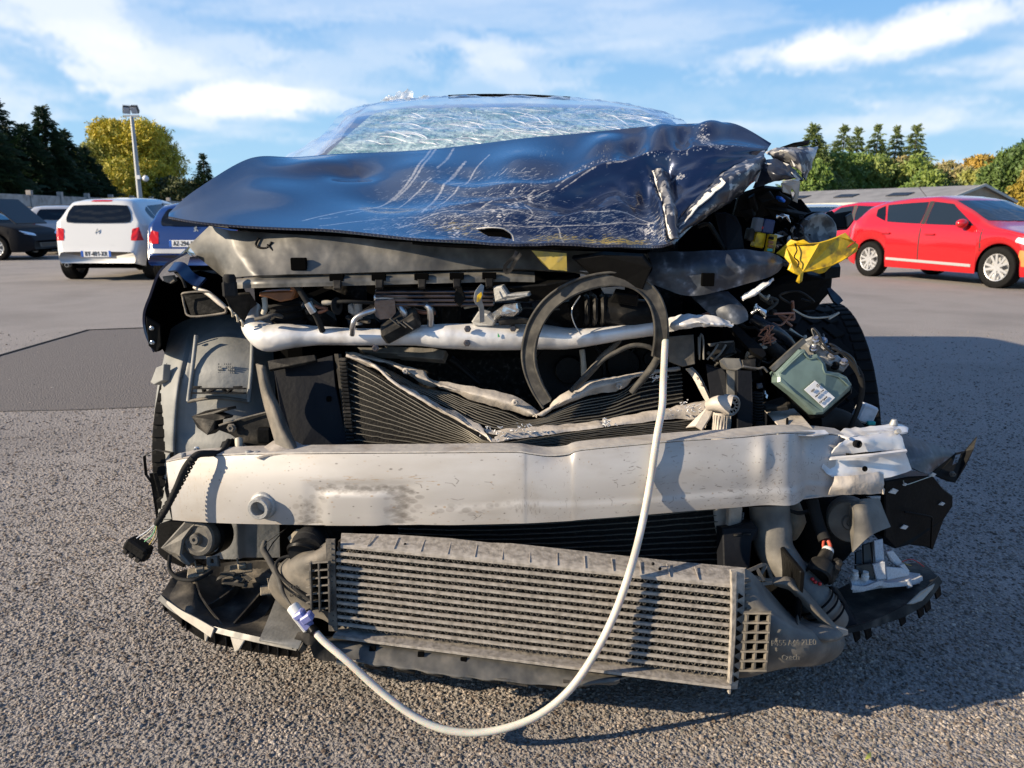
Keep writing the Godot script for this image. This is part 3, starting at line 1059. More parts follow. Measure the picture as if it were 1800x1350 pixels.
func build_trees() -> void:
	var r := RandomNumberGenerator.new()
	r.seed = 5
	var g := Geo.new()
	for k in 9:
		var c := Vector3(r.randf_range(-1, 1), r.randf_range(-1, 1), r.randf_range(-1, 1)) * 0.8
		var b := Basis.from_euler(Vector3(r.randf_range(-1.0, 1.0), r.randf() * TAU, r.randf_range(-1.0, 1.0)))
		var l := r.randf_range(0.35, 0.6)
		var w := l * 0.42
		g.tri(c + b * Vector3(-l, 0, 0), c + b * Vector3(0, 0.06, w), c + b * Vector3(l, 0, 0))
		g.tri(c + b * Vector3(-l, 0, 0), c + b * Vector3(l, 0, 0), c + b * Vector3(0, 0.06, -w))
	clump = g.mesh()
	g = Geo.new()
	# a conifer spray that reaches along +x and droops
	for k in 12:
		var t := (k + 0.5) / 12.0
		for s in [-1.0, 1.0]:
			var a := Vector3(t * 1.0, -0.28 * t * t, 0)
			var b := a + Vector3(0.30, r.randf_range(-0.16, 0.05), s * r.randf_range(0.16, 0.42) * (1.1 - 0.6 * t))
			var wd := Vector3(0.05, 0.05, 0.0)
			g.tri(a - wd, b, a + wd)
			g.tri(a + Vector3(0, -0.05, s * 0.02), b + Vector3(-0.08, -0.1, 0), a + Vector3(0.09, 0, 0))
	spray = g.mesh()
	# dark cypresses behind the wall
	var spots := [[-62, 208, 33.0, 3.3], [-15, 182, 34.0, 3.0], [14, 172, 38.0, 2.6], [58, 222, 38.0, 2.8], [95, 190, 40.0, 2.5], [127, 232, 42.0, 2.4], [158, 262, 45.0, 2.3], [178, 292, 47.0, 2.0]]
	var says := ["dark conifer cut off by the picture edge above the concrete wall", "broad dark conifer nearest the edge above the concrete wall", "tallest dark conifer above the concrete wall", "dark conifer filling the gap between the two spired ones",
		"dark conifer with a twin feathery spire above the concrete wall", "dark conifer stepping down toward the yellow tree", "lower dark conifer beside the yellow tree", "lowest dark conifer right beside the yellow tree above the white hatchback"]
	for k in spots.size():
		var s: Array = spots[k]
		conifer("conifer", says[k], "dark conifers above the concrete wall", s[0], s[1], s[2], s[3], Color(0.016, 0.042, 0.018), Color(0.035, 0.072, 0.027), 5200, 0.42, 1.1, r)
	# autumn tree and a small conifer behind the hood
	leafy("autumn_tree", "rounded yellow autumn tree behind the floodlight pole", "tree", "", 243, 208, 52.0, 4.1, [lin2(0.56, 0.44, 0.03), lin2(0.42, 0.37, 0.04), lin2(0.22, 0.23, 0.045)], 17000, 0.19, r, 0.85)
	conifer("small_conifer", "small dark green conifer between the yellow tree and the dark blue hood", "", 364, 272, 50.0, 1.5, Color(0.02, 0.05, 0.02), Color(0.04, 0.075, 0.025), 2200, 0.35, 0.9, r)
	leafy("dark_bush", "olive bush at the foot of the yellow tree behind the blue hatchback", "bush", "", 320, 318, 50.0, 2.4, [lin2(0.06, 0.075, 0.015), lin2(0.10, 0.10, 0.02), lin2(0.05, 0.06, 0.02)], 3000, 0.25, r, 1.0)
	# light conifers on the far right
	var row := [[1419, 222, 74.0, 3.3, "dense light green conifer rising behind the torn fender tip"], [1472, 222, 86.0, 2.9, "bushy pale conifer, first of the row of five to the right of the wreck"], [1496, 226, 90.0, 2.2, "slim pale conifer squeezed second in the row of five"], [1530, 220, 88.0, 2.6, "pale conifer in the middle of the row of five beyond the shed"],
		[1563, 223, 90.0, 2.4, "open branched pale conifer, fourth in the row beyond the shed"], [1597, 220, 88.0, 2.9, "sparse pale conifer at the end of the row, above the red hatchback roof"]]
	for k in row.size():
		var s: Array = row[k]
		conifer("pale_conifer", s[4], "pale conifers beyond the shed", s[0], s[1], s[2], s[3] * 1.3, lin2(0.12, 0.18, 0.055), lin2(0.22, 0.27, 0.10), 3800 if k else 5200, 0.68, 0.8 if k else 1.0, r)
	var bushes := [[1410, 285, 72.0, 3.4, 0, "green bush beside the torn fender tip"], [1445, 268, 76.0, 3.4, 1, "tall green bush below the first pale conifer"], [1487, 275, 78.0, 3.2, 0, "green bush below the second pale conifer"], [1528, 272, 80.0, 3.3, 1, "green bush below the middle pale conifer"], [1570, 280, 80.0, 3.2, 2, "olive bush below the fourth pale conifer"], [1604, 276, 78.0, 2.6, 1, "bright green bush below the last pale conifer"],
		[1645, 290, 84.0, 3.6, 2, "brownish bush between the pale conifers and the autumn oak"], [1625, 306, 70.0, 2.6, 0, "low green bush above the shed ridge"], [1690, 300, 78.0, 3.3, 2, "olive brown bush in front of the autumn oak"], [1712, 302, 70.0, 2.6, 3, "yellow green bush beside the shed gable"]]
	var tones := [[lin2(0.11, 0.18, 0.03), lin2(0.20, 0.26, 0.05), lin2(0.08, 0.13, 0.03)], [lin2(0.16, 0.23, 0.045), lin2(0.25, 0.29, 0.06), lin2(0.10, 0.15, 0.03)], [lin2(0.27, 0.22, 0.09), lin2(0.20, 0.22, 0.06), lin2(0.15, 0.16, 0.06)], [lin2(0.30, 0.30, 0.07), lin2(0.24, 0.27, 0.06), lin2(0.18, 0.21, 0.06)]]
	for s in bushes:
		leafy("bush", s[5], "bush", "bushes beyond the shed", s[0], s[1], s[2], s[3], tones[s[4]], 2600, 0.42, r, 1.1)
	leafy("oak_tree", "rounded oak turning orange beyond the shed gable", "tree", "", 1722, 270, 88.0, 3.2, [lin2(0.33, 0.22, 0.04), lin2(0.18, 0.21, 0.045), lin2(0.40, 0.25, 0.04)], 4200, 0.42, r, 0.75)
	leafy("green_tree", "dark green tree at the picture edge behind the red hatchback", "tree", "", 1792, 252, 62.0, 3.2, [lin2(0.06, 0.11, 0.025), lin2(0.11, 0.17, 0.037), lin2(0.045, 0.08, 0.022)], 5200, 0.38, r, 1.0)
	leafy("golden_bush", "golden bush at the picture edge above the red hatchback windscreen", "bush", "", 1806, 296, 58.0, 1.6, [lin2(0.32, 0.23, 0.03), lin2(0.24, 0.20, 0.03), lin2(0.18, 0.17, 0.03)], 2000, 0.3, r, 1.1)


func lin2(r: float, g: float, b: float) -> Color:
	return Color(r, g, b)


func crown_of(o: Node3D, mesh: Mesh, xf: Array, cols: Array) -> void:
	var mm := MultiMesh.new()
	mm.transform_format = MultiMesh.TRANSFORM_3D
	mm.use_colors = true
	mm.mesh = mesh
	mm.instance_count = xf.size()
	for k in xf.size():
		mm.set_instance_transform(k, xf[k])
		mm.set_instance_color(k, cols[k])
	var mi := MultiMeshInstance3D.new()
	mi.name = "crown"
	mi.set_meta("kind", "stuff")
	mi.multimesh = mm
	mi.material_override = M.leaf
	o.add_child(mi, true)


func conifer(called: String, label: String, group: String, x: float, top: float, d: float, rad: float, c0: Color, c1: Color, count: int, size: float, density: float, r: RandomNumberGenerator) -> void:
	var at := P(x, 370, d)
	var h := P(x, top, d).y
	var o := thing(called, label, "tree", group, Vector3(at.x, 0, -d))
	var g := Geo.new()
	g.tube(PackedVector3Array([Vector3(0, 0, 0), Vector3(0.04, h * 0.5, 0.03), Vector3(0, h * 0.97, 0)]), [0.2, 0.11, 0.02], 8, 4)
	for k in 22:
		var t := r.randf_range(0.08, 0.85)
		var an := r.randf() * TAU
		var rr := rad * (1.0 - t) * 0.8
		g.tube(PackedVector3Array([Vector3(0, h * t, 0), Vector3(cos(an) * rr, h * t + rr * 0.08, sin(an) * rr)]), [0.05, 0.012], 5, 1)
	part("trunk", g, M.bark, o)
	var xf := []
	var cols := []
	var whorls := int(h * 1.7)
	for k in count:
		var t := 1.0 - sqrt(r.randf_range(0.0, 1.0)) if r.randf() < 0.85 else r.randf()
		t = clampf(t, 0.02, 0.995)
		var ph := fposmod(t * whorls, 1.0)
		if density < 0.9 and ph > 0.62 and r.randf() < 0.75:
			continue
		var an := r.randf() * TAU
		var lump := 0.80 + 0.26 * sin(an * 3.0 + t * 17.0 + x) + 0.20 * sin(an * 5.0 - t * 31.0 + x * 2.0)
		var edge := rad * pow(1.0 - t, 0.82) * lump * (1.0 - 0.28 * ph)
		var rr := edge * sqrt(r.randf_range(0.12, 1.0))
		var sc := size * r.randf_range(0.7, 1.25) * (0.55 + 0.45 * (1.0 - t))
		var b := Basis(Vector3.UP, -an) * Basis(Vector3(0, 0, 1), r.randf_range(-0.35, 0.35) + (0.9 if t > 0.93 else 0.0)) * Basis(Vector3.RIGHT, r.randf_range(-0.7, 0.7))
		xf.append(Transform3D(b.scaled(Vector3(sc, sc, sc)), Vector3(cos(an) * rr, t * h - 0.06 * rr, sin(an) * rr)))
		cols.append(c0.lerp(c1, clampf(r.randf() * 0.7 + 0.5 * sin(an * 2.0 + t * 9.0) * 0.5 + 0.15, 0, 1)))
	# leading shoots
	for k in 26:
		var t := r.randf_range(0.93, 1.0)
		xf.append(Transform3D((Basis(Vector3.UP, r.randf() * TAU) * Basis(Vector3(0, 0, 1), 1.2)).scaled(Vector3.ONE * size * 0.7), Vector3(r.randf_range(-0.08, 0.08), t * h - size * 0.4, r.randf_range(-0.08, 0.08))))
		cols.append(c1)
	crown_of(o, spray, xf, cols)


func leafy(called: String, label: String, cat: String, group: String, x: float, top: float, d: float, rad: float, tones: Array, count: int, size: float, r: RandomNumberGenerator, squash: float) -> void:
	var at := P(x, 370, d)
	var h := P(x, top, d).y
	var o := thing(called, label, cat, group, Vector3(at.x, 0, -d))
	var g := Geo.new()
	var blobs := []
	var low := h * (0.22 if cat == "tree" else 0.05)
	g.tube(PackedVector3Array([Vector3(0, 0, 0), Vector3(0.06, h * 0.3, 0), Vector3(0, h * 0.55, 0.05)]), [0.22, 0.17, 0.1], 8, 4)
	for k in 16:
		var an := r.randf() * TAU
		var el := r.randf_range(0.0, 1.0)
		var q := Vector3(cos(an) * rad * r.randf_range(0.25, 0.72), lerpf(low + 0.5, h * 0.86, el), sin(an) * rad * r.randf_range(0.25, 0.72))
		if el > 0.7:
			q.x *= 0.62
			q.z *= 0.62
		blobs.append([q, rad * r.randf_range(0.26, 0.44), r.randi() % 3])
		g.tube(PackedVector3Array([Vector3(0, h * r.randf_range(0.2, 0.45), 0), q * 0.6 + Vector3(0, q.y * 0.15, 0), q]), [0.08, 0.05, 0.015], 5, 3)
	blobs.append([Vector3(0, h - rad * 0.42, 0), rad * 0.42, 0])
	part("trunk", g, M.bark, o)
	var xf := []
	var cols := []
	for k in count:
		var b: Array = blobs[r.randi() % blobs.size()]
		var dir := Vector3(r.randfn(), r.randfn(), r.randfn()).normalized()
		var rr: float = b[1] * pow(r.randf(), 0.33) * (1.0 + 0.18 * r.randfn() * 0.6)
		var p: Vector3 = b[0] + dir * rr * Vector3(1, squash, 1)
		if p.y < 0.1:
			continue
		p.y = minf(p.y, h * 1.01)
		var sc := size * r.randf_range(0.6, 1.2)
		xf.append(Transform3D(Basis.from_euler(Vector3(r.randf() * 6.0, r.randf() * 6.0, r.randf() * 6.0)).scaled(Vector3.ONE * sc), p))
		var c: Color = tones[b[2]]
		cols.append(c.lerp(tones[r.randi() % 3], r.randf() * 0.55))
	crown_of(o, clump, xf, cols)


# ---------------------------------------------------------------- motor cars by measured sections
class Body:
	var top := PackedVector2Array()
	var length: float
	var half: float
	var sill := 0.2
	var belt0 := 0.84
	var belt1 := 0.95
	var axles := [0.8, 3.3]
	var wheel := 0.3
	var nose := 0.22
	var tail := 0.12
	var tumble := 0.34
	var first := 0.0
	var cache := []

	func top_at(s: float) -> float:
		var sum := 0.0
		for k in 5:
			sum += raw(s + (k - 2) * 0.022)
		return sum / 5.0

	func raw(s: float) -> float:
		if s <= top[0].x:
			return top[0].y
		for i in top.size() - 1:
			if s <= top[i + 1].x:
				return lerpf(top[i].y, top[i + 1].y, (s - top[i].x) / maxf(top[i + 1].x - top[i].x, 1e-4))
		return top[top.size() - 1].y

	func plan(s: float) -> float:
		var f := 1.0
		if s < 0.7:
			f -= nose * pow((0.7 - s) / 0.7, 2.6)
		var e := length - s
		if e < 0.55:
			f -= tail * pow((0.55 - maxf(e, 0.0)) / 0.55, 2.6)
		return f

	func section(s: float) -> PackedVector2Array:
		var w := half * plan(s)
		var t := top_at(s)
		var low := sill
		var e := minf(s, length - s)
		if e < 0.35:
			low += 0.07 * pow((0.35 - e) / 0.35, 2.0)
		for a in axles:
			var ra := wheel + 0.055
			if absf(s - a) < ra:
				low = maxf(low, wheel + sqrt(ra * ra - (s - a) * (s - a)) * 0.98)
		var b := minf(lerpf(belt0, belt1, s / length), t - 0.05)
		low = minf(low, b - 0.04)
		var gh := t - b
		var wr := w - tumble * maxf(gh - 0.06, 0.0) - 0.03
		var o := PackedVector2Array()
		o.append(Vector2(w * 0.955, low))
		o.append(Vector2(w * 0.985, low + (b - low) * 0.18))
		o.append(Vector2(w * 1.0, low + (b - low) * 0.5))
		o.append(Vector2(w * 0.995, low + (b - low) * 0.8))
		o.append(Vector2(w * 0.97, b))
		o.append(Vector2(lerpf(w * 0.96, wr, 0.5), b + (gh - minf(0.09, gh * 0.4)) * 0.5))
		o.append(Vector2(wr, t - minf(0.09, gh * 0.4)))
		o.append(Vector2(wr * 0.90, t - minf(0.035, gh * 0.15)))
		o.append(Vector2(wr * 0.6, t - minf(0.01, gh * 0.05)))
		o.append(Vector2(0, t))
		return o

	func sec(s: float) -> PackedVector2Array:
		if cache.is_empty():
			for k in int(length * 100.0) + 2:
				cache.append(section(minf(k * 0.01, length)))
		return cache[clampi(roundi(s * 100.0), 0, cache.size() - 1)]

	func width_at(s: float, y: float) -> float:
		var p := sec(s)
		if y > p[p.size() - 1].y or y < p[0].y:
			return -1.0
		for i in p.size() - 1:
			if y <= p[i + 1].y:
				return lerpf(p[i].x, p[i + 1].x, (y - p[i].y) / maxf(p[i + 1].y - p[i].y, 1e-5))
		return 0.0

	func stations() -> PackedFloat32Array:
		var o := PackedFloat32Array()
		var s := first
		while s < length - 0.001:
			o.append(s)
			var e := minf(s, length - s)
			var st := 0.012 if e < 0.12 else (0.03 if e < 0.5 else 0.06)
			for a in axles:
				var q := absf(absf(s - a) - wheel - 0.055)
				if absf(s - a) < wheel + 0.12:
					st = minf(st, 0.008 if q < 0.03 else 0.03)
			s += st
		o.append(length)
		return o

	func shell() -> Geo:
		var g := Geo.new()
		var ss := stations()
		var prev := PackedVector3Array()
		g.grp(1)
		for k in ss.size():
			var p := section(ss[k])
			var ring := PackedVector3Array()
			for q in p:
				ring.append(Vector3(-q.x, q.y, ss[k] - length * 0.5))
			for i in range(p.size() - 2, -1, -1):
				ring.append(Vector3(p[i].x, p[i].y, ss[k] - length * 0.5))
			if k > 0:
				for i in ring.size() - 1:
					g.quad(prev[i], prev[i + 1], ring[i + 1], ring[i])
			if (k == 0 and first < 0.01) or k == ss.size() - 1:
				var c := Vector3(0, p[0].y + 0.05, ss[k] - length * 0.5)
				for i in ring.size():
					var a := ring[i]
					var b := ring[(i + 1) % ring.size()]
					if k == 0:
						g.tri(c, a, b)
					else:
						g.tri(c, b, a)
			prev = ring
		g.grp(-1)
		return g

	# where a point in the side, rear or front view lies on the shell
	func on(view: int, a: float, b: float, off: float) -> Vector3:
		if absf(view) == 1:
			var w := maxf(width_at(a, b), 0.0)
			return Vector3((w + off) * signf(view), b, a - length * 0.5)
		var ax := absf(a)
		if view == 2:
			var s := length
			while s > length * 0.5:
				if width_at(s, b) >= ax:
					break
				s -= 0.01
			return Vector3(a, b, s - length * 0.5 + off)
		var f := 0.0
		while f < length * 0.6:
			if width_at(f, b) >= ax:
				break
			f += 0.01
		return Vector3(a, b, f - length * 0.5 - off)

	# a panel lying on the shell: four corners in the view, corners rounded by k
	func patch(view: int, c: Array, off := 0.006, k := 0.0, nx := 10, ny := 8) -> Geo:
		var g := Geo.new()
		var grid := []
		for i in nx + 1:
			var col := []
			for j in ny + 1:
				var a := 2.0 * i / nx - 1.0
				var b := 2.0 * j / ny - 1.0
				var x := (a * sqrt(1.0 - k * b * b * 0.5) + 1.0) * 0.5
				var y := (b * sqrt(1.0 - k * a * a * 0.5) + 1.0) * 0.5
				var lo := Vector2(c[0], c[1]).lerp(Vector2(c[2], c[3]), x)
				var hi := Vector2(c[6], c[7]).lerp(Vector2(c[4], c[5]), x)
				var q := lo.lerp(hi, y)
				col.append([on(view, q.x, q.y, off), on(view, q.x, q.y, -0.02)])
			grid.append(col)
		g.grp(1)
		for i in nx:
			for j in ny:
				g.quad(grid[i][j][0], grid[i + 1][j][0], grid[i + 1][j + 1][0], grid[i][j + 1][0], Vector2(float(i) / nx, float(j) / ny), Vector2(float(i + 1) / nx, float(j) / ny), Vector2(float(i + 1) / nx, float(j + 1) / ny), Vector2(float(i) / nx, float(j + 1) / ny))
		g.grp(2)
		for i in nx:
			for j in [0, ny]:
				g.quad(grid[i][j][0], grid[i + 1][j][0], grid[i + 1][j][1], grid[i][j][1])
		for j in ny:
			for i in [0, nx]:
				g.quad(grid[i][j][0], grid[i][j + 1][0], grid[i][j + 1][1], grid[i][j][1])
		g.grp(-1)
		return g


func hatch_body(length: float, width: float, height: float, kind := 0) -> Body:
	var b := Body.new()
	b.length = length
	b.half = width * 0.5
	var k := length / 4.05
	var v := height / 1.45
	if kind == 0:   # rounded hatchback
		for q in [[0.0, 0.46], [0.04, 0.60], [0.12, 0.70], [0.4, 0.83], [0.95, 0.95], [1.08, 1.0], [1.5, 1.22], [1.95, 1.40], [2.3, 1.45], [2.8, 1.44], [3.3, 1.385], [3.62, 1.30], [3.72, 1.24], [3.88, 1.0], [3.95, 0.93], [4.0, 0.86], [4.03, 0.6], [4.05, 0.5]]:
			b.top.append(Vector2(q[0] * k, q[1] * v))
		b.axles = [0.82 * k, 3.42 * k]
	elif kind == 1:   # short upright hatchback
		for q in [[0.0, 0.5], [0.06, 0.68], [0.5, 0.88], [0.95, 0.99], [1.8, 1.38], [2.3, 1.45], [3.0, 1.45], [3.55, 1.41], [3.70, 1.37], [3.78, 1.25], [3.87, 1.0], [3.92, 0.9], [3.97, 0.72], [4.0, 0.62], [4.04, 0.58], [4.05, 0.45]]:
			b.top.append(Vector2(q[0] * k, q[1] * v))
		b.axles = [0.72 * k, 3.45 * k]
		b.tail = 0.10
	else:   # tall family car
		for q in [[0.0, 0.6], [0.05, 0.75], [0.4, 0.88], [0.95, 0.96], [1.03, 0.98], [1.4, 1.18], [1.78, 1.385], [2.1, 1.44], [2.6, 1.45], [3.3, 1.42], [3.62, 1.37], [3.75, 1.25], [3.9, 0.98], [4.0, 0.9], [4.05, 0.5]]:
			b.top.append(Vector2(q[0] * k, q[1] * v))
		b.axles = [0.72 * k, 3.2 * k]
	b.belt0 = 0.82 * v
	b.belt1 = 0.98 * v
	return b


func add_wheel(o: Node3D, c: Vector3, r: float, w: float, side: float, spokes := 5, metal: Material = null) -> Node3D:
	var h := Node3D.new()
	h.name = "wheel"
	o.add_child(h, true)
	h.position = c
	var g := Geo.new()
	var ax := Vector3(side, 0, 0)
	g.lathe(PackedVector2Array([Vector2(r * 0.62, -w * 0.5), Vector2(r * 0.93, -w * 0.5), Vector2(r, -w * 0.4), Vector2(r, w * 0.4), Vector2(r * 0.95, w * 0.49), Vector2(r * 0.8, w * 0.53), Vector2(r * 0.68, w * 0.5), Vector2(r * 0.64, w * 0.42)]), Vector3.ZERO, ax, 36)
	for k in 3:
		g.lathe(PackedVector2Array([Vector2(r + 0.001, -w * 0.25 + k * w * 0.25), Vector2(r + 0.004, -w * 0.2 + k * w * 0.25), Vector2(r + 0.004, -w * 0.06 + k * w * 0.25), Vector2(r + 0.001, -w * 0.01 + k * w * 0.25)]), Vector3.ZERO, ax, 36)
	part("tyre", g, M.tyre, h)
	g = Geo.new()
	g.lathe(PackedVector2Array([Vector2(r * 0.66, -w * 0.4), Vector2(r * 0.66, w * 0.46), Vector2(r * 0.62, w * 0.44), Vector2(r * 0.60, -w * 0.1), Vector2(0.0, -w * 0.12)]), Vector3.ZERO, ax, 32)
	g.lathe(PackedVector2Array([Vector2(r * 0.17, w * 0.1), Vector2(r * 0.17, w * 0.40), Vector2(r * 0.1, w * 0.43), Vector2(0, w * 0.43)]), Vector3.ZERO, ax, 16)
	for k in spokes:
		for q in [-1.0, 1.0]:
			var an = TAU * k / spokes + q * 0.14
			var a2 = TAU * k / spokes + q * 0.24
			var p0 := Vector3(side * w * 0.38, sin(an) * r * 0.1, cos(an) * r * 0.1)
			var p1 := Vector3(side * w * 0.42, sin(a2) * r * 0.63, cos(a2) * r * 0.63)
			g.strap(PackedVector3Array([p0, p1]), r * 0.115, 0.02, ax, 1)
	part("rim", g, metal if metal else M.rim_silver, h)
	return h


func make_car(label: String, cat: String, b: Body, paint: Material, at: Vector3, turn: float, wr: float, group := "", called := "parked_car") -> Node3D:
	b.wheel = wr
	var o := thing(called, label, cat, group, at, turn)
	part("body", b.shell(), paint, o)
	var k := b.length / 4.05
	var v := b.top_at(b.length * 0.58) / 1.45
	var g := Geo.new()
	g.box(Vector3(0, 0.36, 0), Vector3(b.half * 1.55, 0.3, b.length - 0.5))
	part("underbody", g, M.void, o)
	for s in [1, -1]:
		for a in b.axles:
			add_wheel(o, Vector3(s * (b.half - 0.115), wr, a - b.length * 0.5), wr, 0.2, s)
		# side glass
		var rear_low = b.axles[1] + 0.02
		part("window", b.patch(s, [1.32 * k, 0.95 * v, 2.26 * k, 0.965 * v, 2.24 * k, 1.345 * v, 1.86 * k, 1.30 * v], 0.004, 0.06), M.glass_blue, o)
		part("window", b.patch(s, [2.36 * k, 0.97 * v, 3.1 * k, 1.0 * v, 3.22 * k, 1.30 * v, 2.34 * k, 1.345 * v], 0.004, 0.1), M.glass_blue, o)
		part("door_pillar", b.patch(s, [2.265 * k, 0.965 * v, 2.355 * k, 0.97 * v, 2.335 * k, 1.35 * v, 2.245 * k, 1.35 * v], 0.003, 0.0, 2, 8), M.trim_black, o)
		part("quarter_window", b.patch(s, [3.14 * k, 1.01 * v, 3.40 * k, 1.10 * v, 3.42 * k, 1.22 * v, 3.26 * k, 1.29 * v], 0.004, 0.15), M.glass, o)
		# door gaps
		for seam in [[1.12, 0.34, 1.135, 0.9], [2.30, 0.34, 2.31, 0.95]]:
			part("door_gap", b.patch(s, [seam[0] * k, seam[1] * v, seam[0] * k + 0.02, seam[1] * v, seam[2] * k + 0.02, seam[3] * v, seam[2] * k, seam[3] * v], 0.0015, 0.0, 1, 10), M.ink, o)
		for hs in [2.1, 3.05]:
			g = Geo.new()
			g.box(b.on(s, hs * k, 0.80 * v, 0.018), Vector3(0.025, 0.03, 0.19), Basis.IDENTITY, 0.01)
			part("door_handle", g, paint, o)
		g = Geo.new()
		g.ball(b.on(s, 1.45 * k, 0.985 * v, 0.13), Vector3(0.115, 0.075, 0.075))
		g.box(b.on(s, 1.46 * k, 0.93 * v, 0.04), Vector3(0.1, 0.05, 0.05))
		part("mirror", g, paint, o)
		part("side_moulding", b.patch(s, [1.26 * k, 0.30, 3.0 * k, 0.33, 3.0 * k, 0.375, 1.26 * k, 0.345], 0.012, 0.0, 16, 2), M.trim_grey, o)
		part("headlight", b.patch(3, [s * b.half * 0.50, 0.62 * v, s * b.half * 0.86, 0.66 * v, s * b.half * 0.90, 0.76 * v, s * b.half * 0.50, 0.69 * v], 0.01, 0.2), M.lamp_clear, o)
		part("tail_lamp", b.patch(2, [s * b.half * 0.70, 0.70 * v, s * b.half * 0.92, 0.70 * v, s * b.half * 0.86, 0.93 * v, s * b.half * 0.72, 0.90 * v], 0.012, 0.1), M.lamp_red, o)
	part("windscreen", b.patch(3, [-b.half * 0.80, 1.03 * v, b.half * 0.80, 1.03 * v, b.half * 0.66, 1.36 * v, -b.half * 0.66, 1.36 * v], 0.02, 0.08, 24, 14), M.glass_blue, o)
	part("rear_window", b.patch(2, [-b.half * 0.72, 1.0 * v, b.half * 0.72, 1.0 * v, b.half * 0.60, 1.31 * v, -b.half * 0.60, 1.31 * v], 0.022, 0.3, 24, 14), M.glass, o)
	g = Geo.new()
	g.st.append_from(b.patch(3, [-b.half * 0.5, 0.32, b.half * 0.5, 0.32, b.half * 0.55, 0.44, -b.half * 0.55, 0.44], 0.006, 0.1).st.commit(), 0, Transform3D())
	part("grille", g, M.trim_black, o)
	return o


func number_plate(o: Node3D, at: Vector3, text: String, turn := 0.0) -> void:
	var g := Geo.new()
	g.box(Vector3.ZERO, Vector3(0.52, 0.11, 0.012))
	var p := part("number_plate", g, M.plate_white, o)
	p.position = at
	p.rotation.y = turn
	for s in [-1.0, 1.0]:
		g = Geo.new()
		g.box(Vector3(s * 0.24, 0, 0.005), Vector3(0.04, 0.104, 0.008))
		part("blue_band", g, M.plate_blue, p)
	var f := SystemFont.new()
	f.font_names = PackedStringArray(["Droid Sans"])
	f.font_weight = 700
	var tm := TextMesh.new()
	tm.text = text
	tm.font = f
	tm.font_size = 64
	tm.pixel_size = 0.0016
	tm.depth = 0.003
	var t := MeshInstance3D.new()
	t.name = "lettering"
	t.mesh = tm
	t.material_override = M.ink
	t.scale = Vector3(0.80, 1, 1)
	t.position = Vector3(0, 0, 0.0085)
	p.add_child(t, true)


